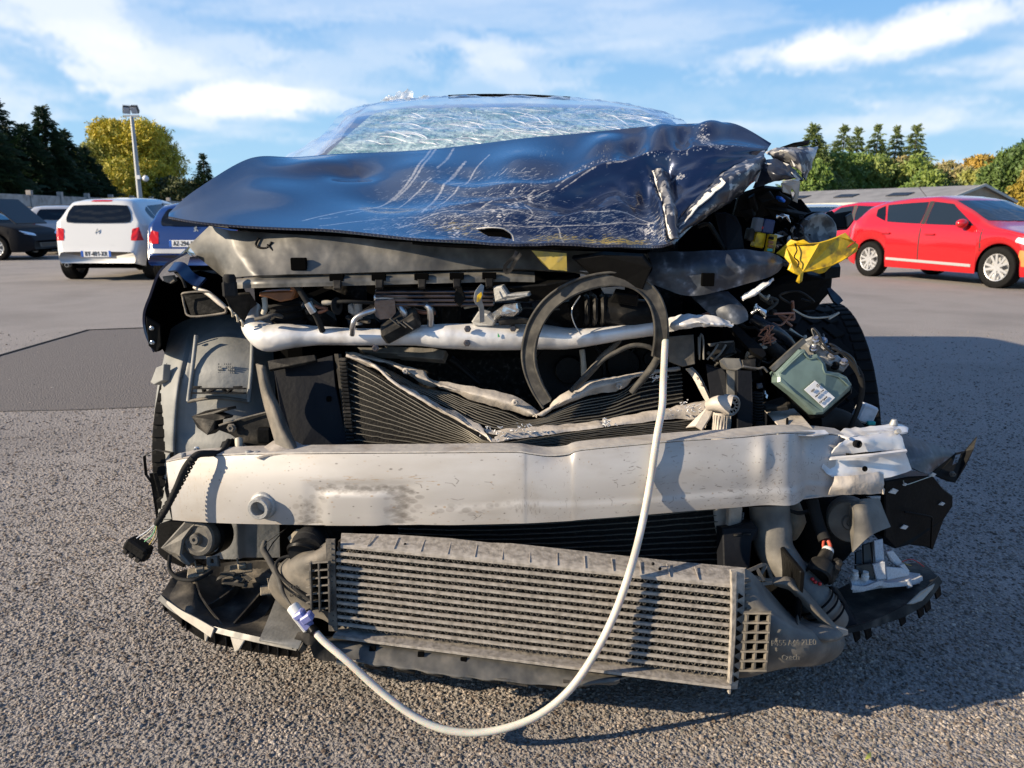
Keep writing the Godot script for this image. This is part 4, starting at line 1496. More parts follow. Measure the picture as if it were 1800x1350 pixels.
func build_parked_cars() -> void:
	# white hatchback seen from behind
	var b := hatch_body(3.6, 1.66, 1.43, 1)
	b.sill = 0.24
	b.tumble = 0.60
	b.tail = 0.20
	var w := make_car("white three-door hatchback seen from behind beside the dark blue hatchback", "car", b, M.car_white, Vector3(-7.05, 0, -13.35 - 1.8), -0.03, 0.285)
	number_plate(w, b.on(2, 0.0, 0.47, 0.02), "BY-401-XR")
	var g := Geo.new()
	g.lathe(PackedVector2Array([Vector2(0.035, 0), Vector2(0.035, 0.1), Vector2(0.028, 0.1), Vector2(0.028, 0.0)]), Vector3(-0.52, 0.28, 1.75), Vector3(0, 0, 1), 14)
	part("exhaust_pipe", g, M.steel, w)
	part("high_stop_lamp", b.patch(2, [-0.18, 1.345, 0.18, 1.345, 0.17, 1.375, -0.17, 1.375], 0.012, 0.0), M.lamp_red, w)
	g = Geo.new()
	var c := b.on(2, 0.0, 0.82, 0.012)
	g.strap(PackedVector3Array([c + Vector3(0, -0.065, 0), c + Vector3(0.035, 0, 0), c + Vector3(0, 0.065, 0), c + Vector3(-0.035, 0, 0)]), 0.016, 0.008, Vector3(0, 0, 1), 1, true)
	part("badge", g, M.steel, w)
	part("bumper_gap", b.patch(2, [-0.74, 0.612, 0.74, 0.612, 0.74, 0.622, -0.74, 0.622], 0.002, 0.0, 20, 1), M.trim_black, w)
	# blue hatchback beside it
	b = hatch_body(3.85, 1.7, 1.36, 1)
	b.sill = 0.24
	b.tumble = 0.45
	w = make_car("dark blue hatchback seen from behind under the tip of the crumpled hood", "car", b, M.car_blue, Vector3(-5.16, 0, -12.75 - 1.92), -0.02, 0.29)
	number_plate(w, b.on(2, -0.15, 0.66, 0.02), "AZ-294-BK")
	part("bumper_strip", b.patch(2, [-0.8, 0.505, 0.8, 0.505, 0.8, 0.575, -0.8, 0.575], 0.02, 0.0, 20, 2), M.trim_grey, w)
	g = Geo.new()
	c = b.on(2, 0.0, 0.88, 0.012)
	g.strap(PackedVector3Array([c + Vector3(-0.03, -0.04, 0), c + Vector3(0.01, 0.0, 0), c + Vector3(-0.01, 0.02, 0), c + Vector3(0.03, 0.045, 0)]), 0.025, 0.008, Vector3(0, 0, 1), 3)
	g.strap(PackedVector3Array([c + Vector3(0.0, 0.01, 0), c + Vector3(0.04, -0.01, 0), c + Vector3(0.03, -0.04, 0)]), 0.015, 0.008, Vector3(0, 0, 1), 3)
	part("badge", g, M.steel, w)
	# red hatchback, side and front
	b = hatch_body(4.05, 1.73, 1.45, 0)
	var f := Vector3(0.335, 0, 0.942).normalized()
	var side := Vector3(-f.z, 0, f.x)
	var wheel_at := Vector3(6.72, 0, -14.55)
	var origin := wheel_at - side * (b.half - 0.1) + f * (3.42 - 2.025)
	w = make_car("bright red five-door hatchback with an orange unpainted front bumper corner", "car", b, M.car_red, origin, atan2(-f.x, -f.z), 0.32)
	part("unpainted_corner", b.patch(1, [0.10, 0.34, 0.50, 0.36, 0.46, 0.60, 0.12, 0.56], 0.008, 0.1), M.car_orange, w)
	part("headlight_surround", b.patch(1, [0.10, 0.60, 0.55, 0.72, 0.52, 0.79, 0.15, 0.71], 0.008, 0.1), M.lamp_clear, w)
	g = Geo.new()
	g.tube(PackedVector3Array([Vector3(0, 1.42, 1.0), Vector3(0, 1.62, 1.22)]), 0.006, 6, 1)
	part("aerial", g, M.trim_black, w)
	# the cars behind it
	b = hatch_body(3.95, 1.7, 1.47, 1)
	make_car("deep pink-red hatchback partly hidden behind the bright red one", "car", b, M.car_pink_red, Vector3(9.15, 0, -20.6), 0.55, 0.3)
	b = hatch_body(4.3, 1.8, 1.46, 0)
	w = make_car("pale grey car with a shattered windscreen behind the yellow torn panel", "car", b, M.car_silver, Vector3(9.4, 0, -24.0), PI - 0.25, 0.31)
	part("shattered_windscreen", b.patch(3, [-b.half * 0.80, 1.03, b.half * 0.80, 1.03, b.half * 0.66, 1.38, -b.half * 0.66, 1.38], 0.012, 0.08, 16, 8), M.cracked, w)
	# cars by the concrete wall
	b = hatch_body(4.4, 1.8, 1.42, 0)
	w = make_car("black car with its bonnet propped open at the picture edge", "car", b, M.car_black, Vector3(-14.35, 0, -20.6), -PI / 2, 0.32)
	g = Geo.new()
	g.box(Vector3(0, 1.22, -1.42), Vector3(1.35, 0.03, 0.95), Basis(Vector3.RIGHT, -0.72), 0.01)
	part("bonnet", g, M.trim_black, w)
	b = hatch_body(4.1, 1.75, 1.44, 1)
	make_car("silver hatchback between the black car and the white hatchback", "car", b, M.car_silver, Vector3(-13.9, 0, -24.6), 0.42, 0.31)
	b = hatch_body(4.2, 1.76, 1.46, 0)
	make_car("dark blue car whose roof shows behind the black car", "car", b, M.car_blue, Vector3(-17.6, 0, -25.4), 1.2, 0.31)
	b = hatch_body(4.2, 1.76, 1.46, 2)
	make_car("white car with only its roof showing between the silver car and the white hatchback", "car", b, M.car_white, Vector3(-16.2, 0, -30.5), 0.3, 0.31)


# ---------------------------------------------------------------- the wrecked car
const HOOD_TOP := [[297, 374, 1.97], [345, 333, 2.10], [440, 278, 2.42], [520, 276, 2.56], [600, 270, 2.64], [680, 267, 2.66], [760, 262, 2.62], [840, 253, 2.52], [920, 243, 2.38], [1000, 236, 2.28], [1080, 228, 2.19], [1150, 221, 2.14], [1220, 217, 2.11], [1290, 217, 2.11], [1356, 252, 2.08]]
const HOOD_LIP := [[296, 380, 1.93], [345, 389, 1.90], [420, 396, 1.90], [500, 400, 1.88], [580, 403, 1.86], [660, 411, 1.84], [740, 419, 1.815], [820, 421, 1.795], [900, 425, 1.775], [980, 423, 1.765], [1060, 423, 1.755], [1130, 423, 1.75], [1182, 421, 1.745], [1240, 372, 1.85], [1330, 290, 1.97]]
# where the crushed front face begins, as a share of the way down, and how far back that crease lies
const HOOD_FOLD := [[0.36, 1.96], [0.36, 2.03], [0.36, 2.23], [0.36, 2.31], [0.36, 2.36], [0.36, 2.365], [0.40, 2.27], [0.45, 2.09], [0.46, 1.99], [0.43, 1.96], [0.33, 1.97], [0.26, 1.98], [0.25, 1.97], [0.30, 1.98], [0.35, 2.04]]


func hood_rows() -> Array:
	var rows := []
	var shares := [0.0, 0.5, 1.0, 1.25, 1.5, 1.75, 2.0]
	for s in shares:
		var row := PackedVector3Array()
		for j in HOOD_TOP.size():
			var a: Array = HOOD_TOP[j]
			var b: Array = HOOD_LIP[j]
			var f: Array = HOOD_FOLD[j]
			var v: float
			var d: float
			if s <= 1.0:
				v = f[0] * s
				d = lerpf(a[2], f[1], s)
			else:
				v = lerpf(f[0], 1.0, s - 1.0)
				d = lerpf(f[1], b[2], s - 1.0)
			row.append(P(lerpf(a[0], b[0], v), lerpf(a[1], b[1], v), d))
		rows.append(row)
	return rows


# a place on the hood as texture coordinates: column from the left, share of the way down
func hood_uv(x: float, y: float) -> Vector2:
	var j := 0.0
	for k in HOOD_TOP.size() - 1:
		var v0 := clampf((y - HOOD_TOP[k][1]) / (HOOD_LIP[k][1] - HOOD_TOP[k][1]), 0, 1)
		var x0 := lerpf(HOOD_TOP[k][0], HOOD_LIP[k][0], v0)
		var v1 := clampf((y - HOOD_TOP[k + 1][1]) / (HOOD_LIP[k + 1][1] - HOOD_TOP[k + 1][1]), 0, 1)
		var x1 := lerpf(HOOD_TOP[k + 1][0], HOOD_LIP[k + 1][0], v1)
		if x >= x0 and x <= x1:
			j = k + (x - x0) / maxf(x1 - x0, 0.01)
	var k0 := int(minf(j, 13.0))
	var f := j - k0
	var yt := lerpf(HOOD_TOP[k0][1], HOOD_TOP[k0 + 1][1], f)
	var yl := lerpf(HOOD_LIP[k0][1], HOOD_LIP[k0 + 1][1], f)
	var fold := lerpf(HOOD_FOLD[k0][0], HOOD_FOLD[k0 + 1][0], f)
	var v := clampf((y - yt) / (yl - yt), 0, 1)
	var vv := v / fold / 3.0 if v < fold else 1.0 / 3.0 + (v - fold) / (1.0 - fold) * 2.0 / 3.0
	return Vector2(j / 14.0, vv)


func dab(im: Image, p: Vector2, r: float, c: Color, a: float) -> void:
	var w := im.get_width()
	var h := im.get_height()
	for y in range(maxi(int(p.y - r), 0), mini(int(p.y + r) + 1, h - 1) + 1):
		for x in range(maxi(int(p.x - r), 0), mini(int(p.x + r) + 1, w - 1) + 1):
			var d := Vector2(x, y).distance_to(p)
			if d <= r + 0.5:
				var k := a * clampf(r + 0.5 - d, 0, 1)
				im.set_pixel(x, y, im.get_pixel(x, y).lerp(c, k))


func stroke(im: Image, pts: PackedVector2Array, wid: float, c: Color, a: float, r: RandomNumberGenerator, broken := 0.0) -> void:
	var along := 0.0
	for i in pts.size() - 1:
		var n := maxi(int(pts[i].distance_to(pts[i + 1]) / maxf(wid * 0.5, 0.7)), 1)
		for k in n:
			along += 1.0
			if broken > 0.0 and fposmod(along * 0.037 + sin(along * 0.11) * 0.4, 1.0) < broken:
				continue
			var q := pts[i].lerp(pts[i + 1], float(k) / n)
			dab(im, q, wid * r.randf_range(0.35, 0.75), c, a * r.randf_range(0.5, 1.0))


func hood_textures() -> Array:
	var r := RandomNumberGenerator.new()
	r.seed = 17
	var w := 2048
	var h := 768
	var im := Image.create(w, h, false, Image.FORMAT_RGBA8)
	var navy := lin(0.009, 0.019, 0.055)
	im.fill(navy)
	var pale := lin(0.42, 0.40, 0.37)
	var mid := lin(0.17, 0.17, 0.18)
	var yel := lin(0.50, 0.34, 0.05)
	var scale := Vector2(w, h)
	# broad scuffs first: scraped haze in the crushed face and over the middle
	for k in 2600:
		var x := r.randf_range(640, 1180)
		var y := r.randf_range(330, 422) if r.randf() < 0.4 else r.randf_range(372, 422)
		if r.randf() < 0.3:
			x = r.randf_range(700, 960)
			y = r.randf_range(300, 400)
		var l := r.randf_range(6, 34)
		var an := r.randf_range(-0.55, 0.05)
		var a := hood_uv(x, y) * scale
		var b := hood_uv(x + l * cos(an), y + l * sin(an)) * scale
		stroke(im, PackedVector2Array([a, b]), r.randf_range(0.9, 3.0), [mid, pale, pale][r.randi() % 3], r.randf_range(0.25, 0.85), r, 0.2)
	# long arcs where something slid over the panel
	var arcs := [[[758, 262], [745, 290], [715, 325], [660, 357], [600, 372], [530, 388]], [[766, 262], [752, 292], [726, 322], [690, 345]], [[797, 262], [786, 285], [770, 303]], [[818, 285], [790, 315], [768, 345], [742, 378]],
		[[760, 318], [728, 340], [695, 362]], [[860, 275], [830, 300], [800, 335], [762, 372]], [[905, 330], [880, 350], [840, 372], [800, 388]], [[740, 385], [690, 383], [640, 388], [560, 396]], [[900, 345], [935, 372], [925, 385]],
		[[700, 400], [780, 380], [880, 372], [960, 380]], [[720, 410], [800, 395], [900, 392], [1000, 388], [1100, 380], [1160, 376]], [[930, 385], [975, 388], [985, 405], [993, 420]], [[980, 366], [1040, 372], [1110, 366], [1150, 380]], [[640, 402], [700, 398], [760, 390]],
		[[940, 330], [915, 345], [880, 352]], [[1010, 305], [960, 330], [900, 360]], [[1100, 283], [1040, 300], [985, 325]], [[560, 385], [600, 380], [640, 368]]]
	for k in arcs.size():
		var pts := PackedVector3Array()
		for q in arcs[k]:
			pts.append(Vector3(q[0], q[1], 0))
		var sm := Geo.smooth_line(pts, 8)
		var line := PackedVector2Array()
		for q in sm:
			line.append(hood_uv(q.x, q.y) * scale)
		stroke(im, line, 7.5 if k < 4 else 5.0, pale, 0.95, r, 0.0 if k < 6 else 0.07)
		stroke(im, line, 11.0 if k < 4 else 7.0, mid, 0.25, r, 0.3)
	# yellow paint transferred from the other vehicle
	for k in 260:
		var x := r.randf_range(920, 1110)
		var y := 408 + r.randfn() * 3.5
		if k % 4 == 0:
			x = r.randf_range(720, 860)
			y = 403 + r.randfn() * 5.0
		var a := hood_uv(x, y) * scale
		var b := hood_uv(x + r.randf_range(10, 50), y - r.randf_range(0, 5)) * scale
		stroke(im, PackedVector2Array([a, b]), r.randf_range(1.0, 3.2), yel, r.randf_range(0.3, 0.8), r, 0.25)
	for q in [[955, 275, 22, 12], [1062, 280, 6, 14], [700, 340, 12, 6]]:
		for k in 22:
			var a := hood_uv(q[0] + r.randfn() * q[2], q[1] + r.randfn() * q[3] * 0.5) * scale
			stroke(im, PackedVector2Array([a, a + Vector2(r.randf_range(-3, 3), r.randf_range(8, 34))]), r.randf_range(0.7, 1.6), lin(0.36, 0.31, 0.2), 0.6, r, 0.1)
	# bare metal and chipped lacquer along the lip and the sharp creases
	for run in [[[560, 402], [650, 409], [740, 417], [900, 424], [1100, 422], [1180, 420]], [[745, 375], [830, 352], [900, 335], [985, 308], [1080, 284], [1150, 270], [1260, 262], [1340, 256]], [[700, 395], [800, 385], [900, 368], [960, 350]], [[1150, 303], [1163, 335], [1172, 372], [1180, 418]], [[1155, 304], [1190, 300], [1200, 303]], [[1120, 385], [1140, 388], [1172, 408]], [[1228, 220], [1236, 250], [1250, 258], [1268, 262]]]:
		var pts := PackedVector3Array()
		for q in run:
			pts.append(Vector3(q[0], q[1], 0))
		var sm := Geo.smooth_line(pts, 10)
		for q in sm:
			for k in 5:
				var c := hood_uv(q.x + r.randfn() * 5.0, q.y + r.randfn() * 1.6) * scale
				dab(im, c, r.randf_range(0.8, 4.0), pale if r.randf() < 0.75 else lin(0.62, 0.6, 0.57), r.randf_range(0.4, 0.95))
	for q in [[1155, 302, 9], [1140, 388, 8], [1235, 248, 8], [905, 362, 10], [880, 378, 12], [930, 345, 6], [1160, 330, 6], [1178, 400, 7], [855, 396, 10], [800, 405, 9]]:
		for k in 26:
			var c := hood_uv(q[0] + r.randfn() * q[2] * 0.6, q[1] + r.randfn() * q[2] * 0.5) * scale
			dab(im, c, r.randf_range(1.5, 5.5), lin(0.60, 0.57, 0.52), r.randf_range(0.5, 1.0))
	# fine nicks everywhere
	for k in 420:
		var a := Vector2(r.randf_range(0.12, 0.95), r.randf_range(0.05, 0.95)) * scale
		stroke(im, PackedVector2Array([a, a + Vector2(r.randf_range(-14, 14), r.randf_range(-8, 8))]), r.randf_range(0.6, 1.3), pale, r.randf_range(0.15, 0.6), r)
	return [ImageTexture.create_from_image(im)]


func glass_texture() -> ImageTexture:
	var r := RandomNumberGenerator.new()
	r.seed = 29
	var n := FastNoiseLite.new()
	n.seed = 4
	n.frequency = 0.012
	n.fractal_octaves = 4
	var w := 1024
	var h := 512
	var im := Image.create(w, h, false, Image.FORMAT_RGBA8)
	for y in h:
		for x in w:
			var a := n.get_noise_2d(x * 0.8, y * 2.2) * 0.5 + 0.5
			var c := Color(0.06, 0.20, 0.24).lerp(Color(0.42, 0.55, 0.57), clampf(a * 2.0 - 0.5, 0, 1))
			im.set_pixel(x, y, c.linear_to_srgb())
	for k in 11000:
		var p := Vector2(r.randf() * w, r.randf() * h)
		var q := p + Vector2(r.randf_range(-9, 9), r.randf_range(-7, 7))
		stroke(im, PackedVector2Array([p, q]), r.randf_range(0.5, 1.1), lin(0.55, 0.70, 0.69), r.randf_range(0.2, 0.85), r)
	for k in 130:
		var p := Vector3(r.randf() * w, r.randf() * h, 0)
		var an := r.randf_range(-0.5, 0.5) + (0.0 if r.randf() < 0.75 else 1.2)
		var l := r.randf_range(30, 130)
		var pts := PackedVector3Array([p])
		for j in 4:
			an += r.randf_range(-0.4, 0.4)
			pts.append(pts[j] + Vector3(cos(an), sin(an), 0) * l * 0.3)
		var line := PackedVector2Array()
		for q in Geo.smooth_line(pts, 5):
			line.append(Vector2(q.x, q.y))
		stroke(im, line, r.randf_range(1.0, 2.4), lin(0.78, 0.84, 0.84), 0.85, r)
	return ImageTexture.create_from_image(im)


func build_wreck() -> void:
	car = thing("wrecked_car", "dark blue car with its whole front torn off and its hood crumpled", "wrecked car")
	build_wreck_body()
	build_wreck_hood()
	build_wreck_film()
	build_wreck_left()
	build_wreck_engine()
	build_wreck_radiator()
	build_wreck_beam()
	build_wreck_cooler()
	build_wreck_tray()
	build_wreck_right()
	build_wreck_loose()
	# set the car's own origin under its middle
	var base := Vector3(0, 0, -3.9)
	car.position = base
	for c in car.get_children():
		c.position -= base


func wreck_shell() -> Body:
	var b := Body.new()
	b.length = 4.85
	b.half = 0.985
	b.sill = 0.30
	b.belt0 = 0.98
	b.belt1 = 1.08
	b.tumble = 0.46
	b.nose = 0.1
	for q in [[0.0, 0.7], [0.1, 0.9], [0.6, 1.02], [1.15, 1.06], [1.3, 1.15], [1.62, 1.38], [1.92, 1.54], [2.15, 1.60], [2.7, 1.63], [3.5, 1.63], [4.25, 1.60], [4.45, 1.54], [4.6, 1.28], [4.70, 1.08], [4.76, 0.95], [4.82, 0.7], [4.85, 0.5]]:
		b.top.append(Vector2(q[0], q[1]))
	b.axles = [0.88, 3.78]
	b.wheel = 0.385
	b.first = 1.20
	return b


func build_wreck_body() -> void:
	var b := wreck_shell()
	var nose := 1.5
	var at := Vector3(0, 0, -(nose + b.length * 0.5))
	var body := part("body", b.shell(), M.paint_navy, car)
	body.position = at
	body.rotation.y = PI
	for s in [1, -1]:
		for q in [["window", [1.62, 1.06, 2.62, 1.08, 2.62, 1.47, 2.12, 1.45]], ["window", [2.70, 1.08, 3.62, 1.10, 3.66, 1.42, 2.70, 1.47]]]:
			var o := part(q[0], b.patch(s, q[1], 0.004, 0.08), M.glass, car)
			o.position = at
			o.rotation.y = PI
		var o2 := part("door_gap", b.patch(s, [2.64, 0.42, 2.652, 0.42, 2.68, 1.04, 2.668, 1.04], 0.002, 0.0, 1, 10), M.ink, car)
		o2.position = at
		o2.rotation.y = PI
		add_wheel(car, Vector3(s * 0.86, 0.385, -(nose + b.axles[1])), 0.385, 0.24, s)
		var lamp := part("tail_lamp", b.patch(2, [s * 0.62, 0.92, s * 0.93, 0.92, s * 0.92, 1.10, s * 0.64, 1.06], 0.012, 0.1), M.lamp_red, car)
		lamp.position = at
		lamp.rotation.y = PI
	var rw := part("rear_window", b.patch(2, [-0.66, 1.14, 0.66, 1.14, 0.58, 1.44, -0.58, 1.44], 0.008, 0.2, 16, 8), M.glass, car)
	rw.position = at
	rw.rotation.y = PI
	M["cracked_glass"] = mat("cracked_glass", Color.WHITE, 0.18, 0.0)
	M.cracked_glass.albedo_texture = glass_texture()
	M.cracked_glass.normal_enabled = true
	M.cracked_glass.normal_texture = M.tex_fine
	M.cracked_glass.normal_scale = 1.2
	M.cracked_glass.uv1_scale = Vector3(1, 1, 1)
	var ws := part("windscreen", b.patch(3, [-0.84, 1.12, 0.84, 1.12, 0.575, 1.555, -0.575, 1.555], 0.022, 0.06, 34, 20), M.cracked_glass, car, "windscreen crazed all over with cracks")
	ws.position = at
	ws.rotation.y = PI
	# roof seam above the glass
	var g := Geo.new()
	g.tube(T([788, 170, 3.50, 850, 168, 3.52, 930, 169, 3.52, 1002, 173, 3.50]), 0.008, 6, 4)
	part("roof_seal", g, M.void, car)
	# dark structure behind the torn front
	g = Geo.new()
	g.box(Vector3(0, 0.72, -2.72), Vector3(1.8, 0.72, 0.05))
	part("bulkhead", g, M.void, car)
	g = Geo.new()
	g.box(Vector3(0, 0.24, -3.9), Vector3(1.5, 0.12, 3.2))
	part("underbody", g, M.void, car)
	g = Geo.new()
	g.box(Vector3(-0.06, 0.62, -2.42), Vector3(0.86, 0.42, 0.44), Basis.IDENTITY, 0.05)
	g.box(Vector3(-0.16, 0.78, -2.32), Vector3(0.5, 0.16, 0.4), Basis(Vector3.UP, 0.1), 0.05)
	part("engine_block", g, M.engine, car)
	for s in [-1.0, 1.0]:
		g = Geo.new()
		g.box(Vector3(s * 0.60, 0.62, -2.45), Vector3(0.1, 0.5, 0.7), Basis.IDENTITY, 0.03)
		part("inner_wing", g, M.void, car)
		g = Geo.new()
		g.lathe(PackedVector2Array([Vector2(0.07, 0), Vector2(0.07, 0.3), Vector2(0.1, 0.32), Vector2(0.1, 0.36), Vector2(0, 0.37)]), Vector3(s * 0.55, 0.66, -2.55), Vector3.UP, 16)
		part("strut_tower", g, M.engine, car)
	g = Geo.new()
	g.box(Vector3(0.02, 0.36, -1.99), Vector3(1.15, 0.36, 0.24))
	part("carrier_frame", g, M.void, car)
	# front wheels
	var lw := add_wheel(car, Vector3(-0.865, 0.385, -2.40), 0.385, 0.25, -1.0)
	tread(lw, 0.385, 0.25)
	var rwh := add_wheel(car, Vector3(0.935, 0.425, -2.45), 0.39, 0.27, 1.0)
	rwh.rotation = Vector3(0, -0.10, 0.05)
	tread(rwh, 0.39, 0.27)


# tread blocks along the shoulders and the grooves between the ribs
func tread(wheel: Node3D, r: float, w: float) -> void:
	var g := Geo.new()
	for k in 72:
		var an := TAU * k / 72.0
		var rad := Vector3(0, sin(an), cos(an))
		var tan_ := Vector3(0, cos(an), -sin(an))
		for s in [-1.0, 1.0]:
			var b := Basis(Vector3(s, 0, 0), rad, Vector3(s, 0, 0).cross(rad))
			g.box(Vector3(s * w * 0.40, 0, 0) + rad * (r + 0.002), Vector3(w * 0.15, 0.012, r * TAU / 72.0 * 0.72), b, 0.002)
		if k % 2 == 0:
			for q in [-0.18, 0.0, 0.18]:
				var b2 := Basis(Vector3(1, 0, 0), rad, tan_ * -1.0) * Basis(Vector3.UP, 0.5 * signf(q + 0.01))
				g.box(Vector3(w * q, 0, 0) + rad * (r + 0.003), Vector3(w * 0.13, 0.012, r * TAU / 36.0 * 0.86), b2, 0.002)
	var o := part("tread", g, M.tyre, wheel)
	o.set_meta("kind", "stuff")


func hood_bend(u: float, v: float, p: Vector3, n: Vector3) -> Vector3:
	# dents and creases: centre (u, v), reach, depth along the normal
	var o := 0.0
	for q in [[0.30, 0.24, 0.035, 0.07, -0.018], [0.245, 0.16, 0.06, 0.10, 0.02], [0.42, 0.20, 0.05, 0.12, 0.02], [0.50, 0.26, 0.045, 0.07, -0.018], [0.575, 0.18, 0.05, 0.09, 0.02], [0.62, 0.30, 0.05, 0.06, -0.015],
		[0.70, 0.16, 0.035, 0.10, 0.022], [0.745, 0.20, 0.025, 0.09, -0.026], [0.80, 0.12, 0.025, 0.12, 0.022], [0.845, 0.16, 0.022, 0.10, -0.026], [0.885, 0.10, 0.03, 0.1, 0.016], [0.93, 0.15, 0.03, 0.1, -0.012], [0.66, 0.55, 0.05, 0.12, -0.022], [0.735, 0.60, 0.04, 0.12, 0.018], [0.79, 0.62, 0.03, 0.2, -0.03], [0.56, 0.62, 0.05, 0.12, 0.015], [0.36, 0.55, 0.06, 0.15, -0.015], [0.47, 0.72, 0.06, 0.12, 0.014], [0.20, 0.5, 0.05, 0.2, 0.01]]:
		var e := pow((u - q[0]) / q[2], 2.0) + pow((v - q[1]) / q[3], 2.0)
		o += q[4] * exp(-e)
	# sharp ridges along lines
	for q in [[0.40, 0.34, 0.96, 0.30, 0.014, 0.030], [0.50, 0.60, 0.62, 0.40, 0.012, 0.03], [0.44, 0.70, 0.55, 0.48, 0.010, 0.03], [0.775, 0.36, 0.845, 0.98, 0.034, 0.016], [0.815, 0.30, 0.84, 0.7, -0.028, 0.018], [0.60, 0.75, 0.82, 0.66, 0.012, 0.05], [0.72, 0.42, 0.765, 0.70, -0.014, 0.02], [0.835, 0.02, 0.87, 0.30, 0.018, 0.018], [0.30, 0.10, 0.34, 0.33, -0.012, 0.03]]:
		var a := Vector2(q[0], q[1] * 0.45)
		var b := Vector2(q[2], q[3] * 0.45)
		var t := clampf((Vector2(u, v * 0.45) - a).dot(b - a) / (b - a).length_squared(), 0, 1)
		var d := Vector2(u, v * 0.45).distance_to(a.lerp(b, t))
		o += q[4] * exp(-d / q[5] * 1.6) * sin(PI * clampf(t * 0.9 + 0.05, 0, 1))
	o += dent.get_noise_2d(u * 30.0, v * 12.0) * 0.010 * smoothstep(0.25, 0.7, u) + dent.get_noise_2d(u * 90.0, v * 40.0) * 0.002 * smoothstep(0.42, 0.6, u) * smoothstep(0.2, 0.5, v)
	var crush := smoothstep(0.40, 0.6, u) * smoothstep(0.26, 0.42, v)
	o += (foil.get_noise_2d(u * 16.0 + v * 3.0, v * 7.0 - u * 6.0) * 0.016 + foil.get_noise_2d(u * 38.0, v * 19.0 - u * 9.0) * 0.006) * crush
	o += (0.005 - absf(dent.get_noise_2d(u * 24.0 + 50.0, v * 9.0)) * 0.025) * smoothstep(0.5, 0.7, u) * smoothstep(0.03, 0.15, v)
	var edge := smoothstep(0.0, 0.06, v) * smoothstep(0.0, 0.04, u) * (1.0 - 0.6 * smoothstep(0.94, 1.0, v))
	return n * o * edge


var dent := FastNoiseLite.new()
var foil := FastNoiseLite.new()   # facets of crushed sheet metal


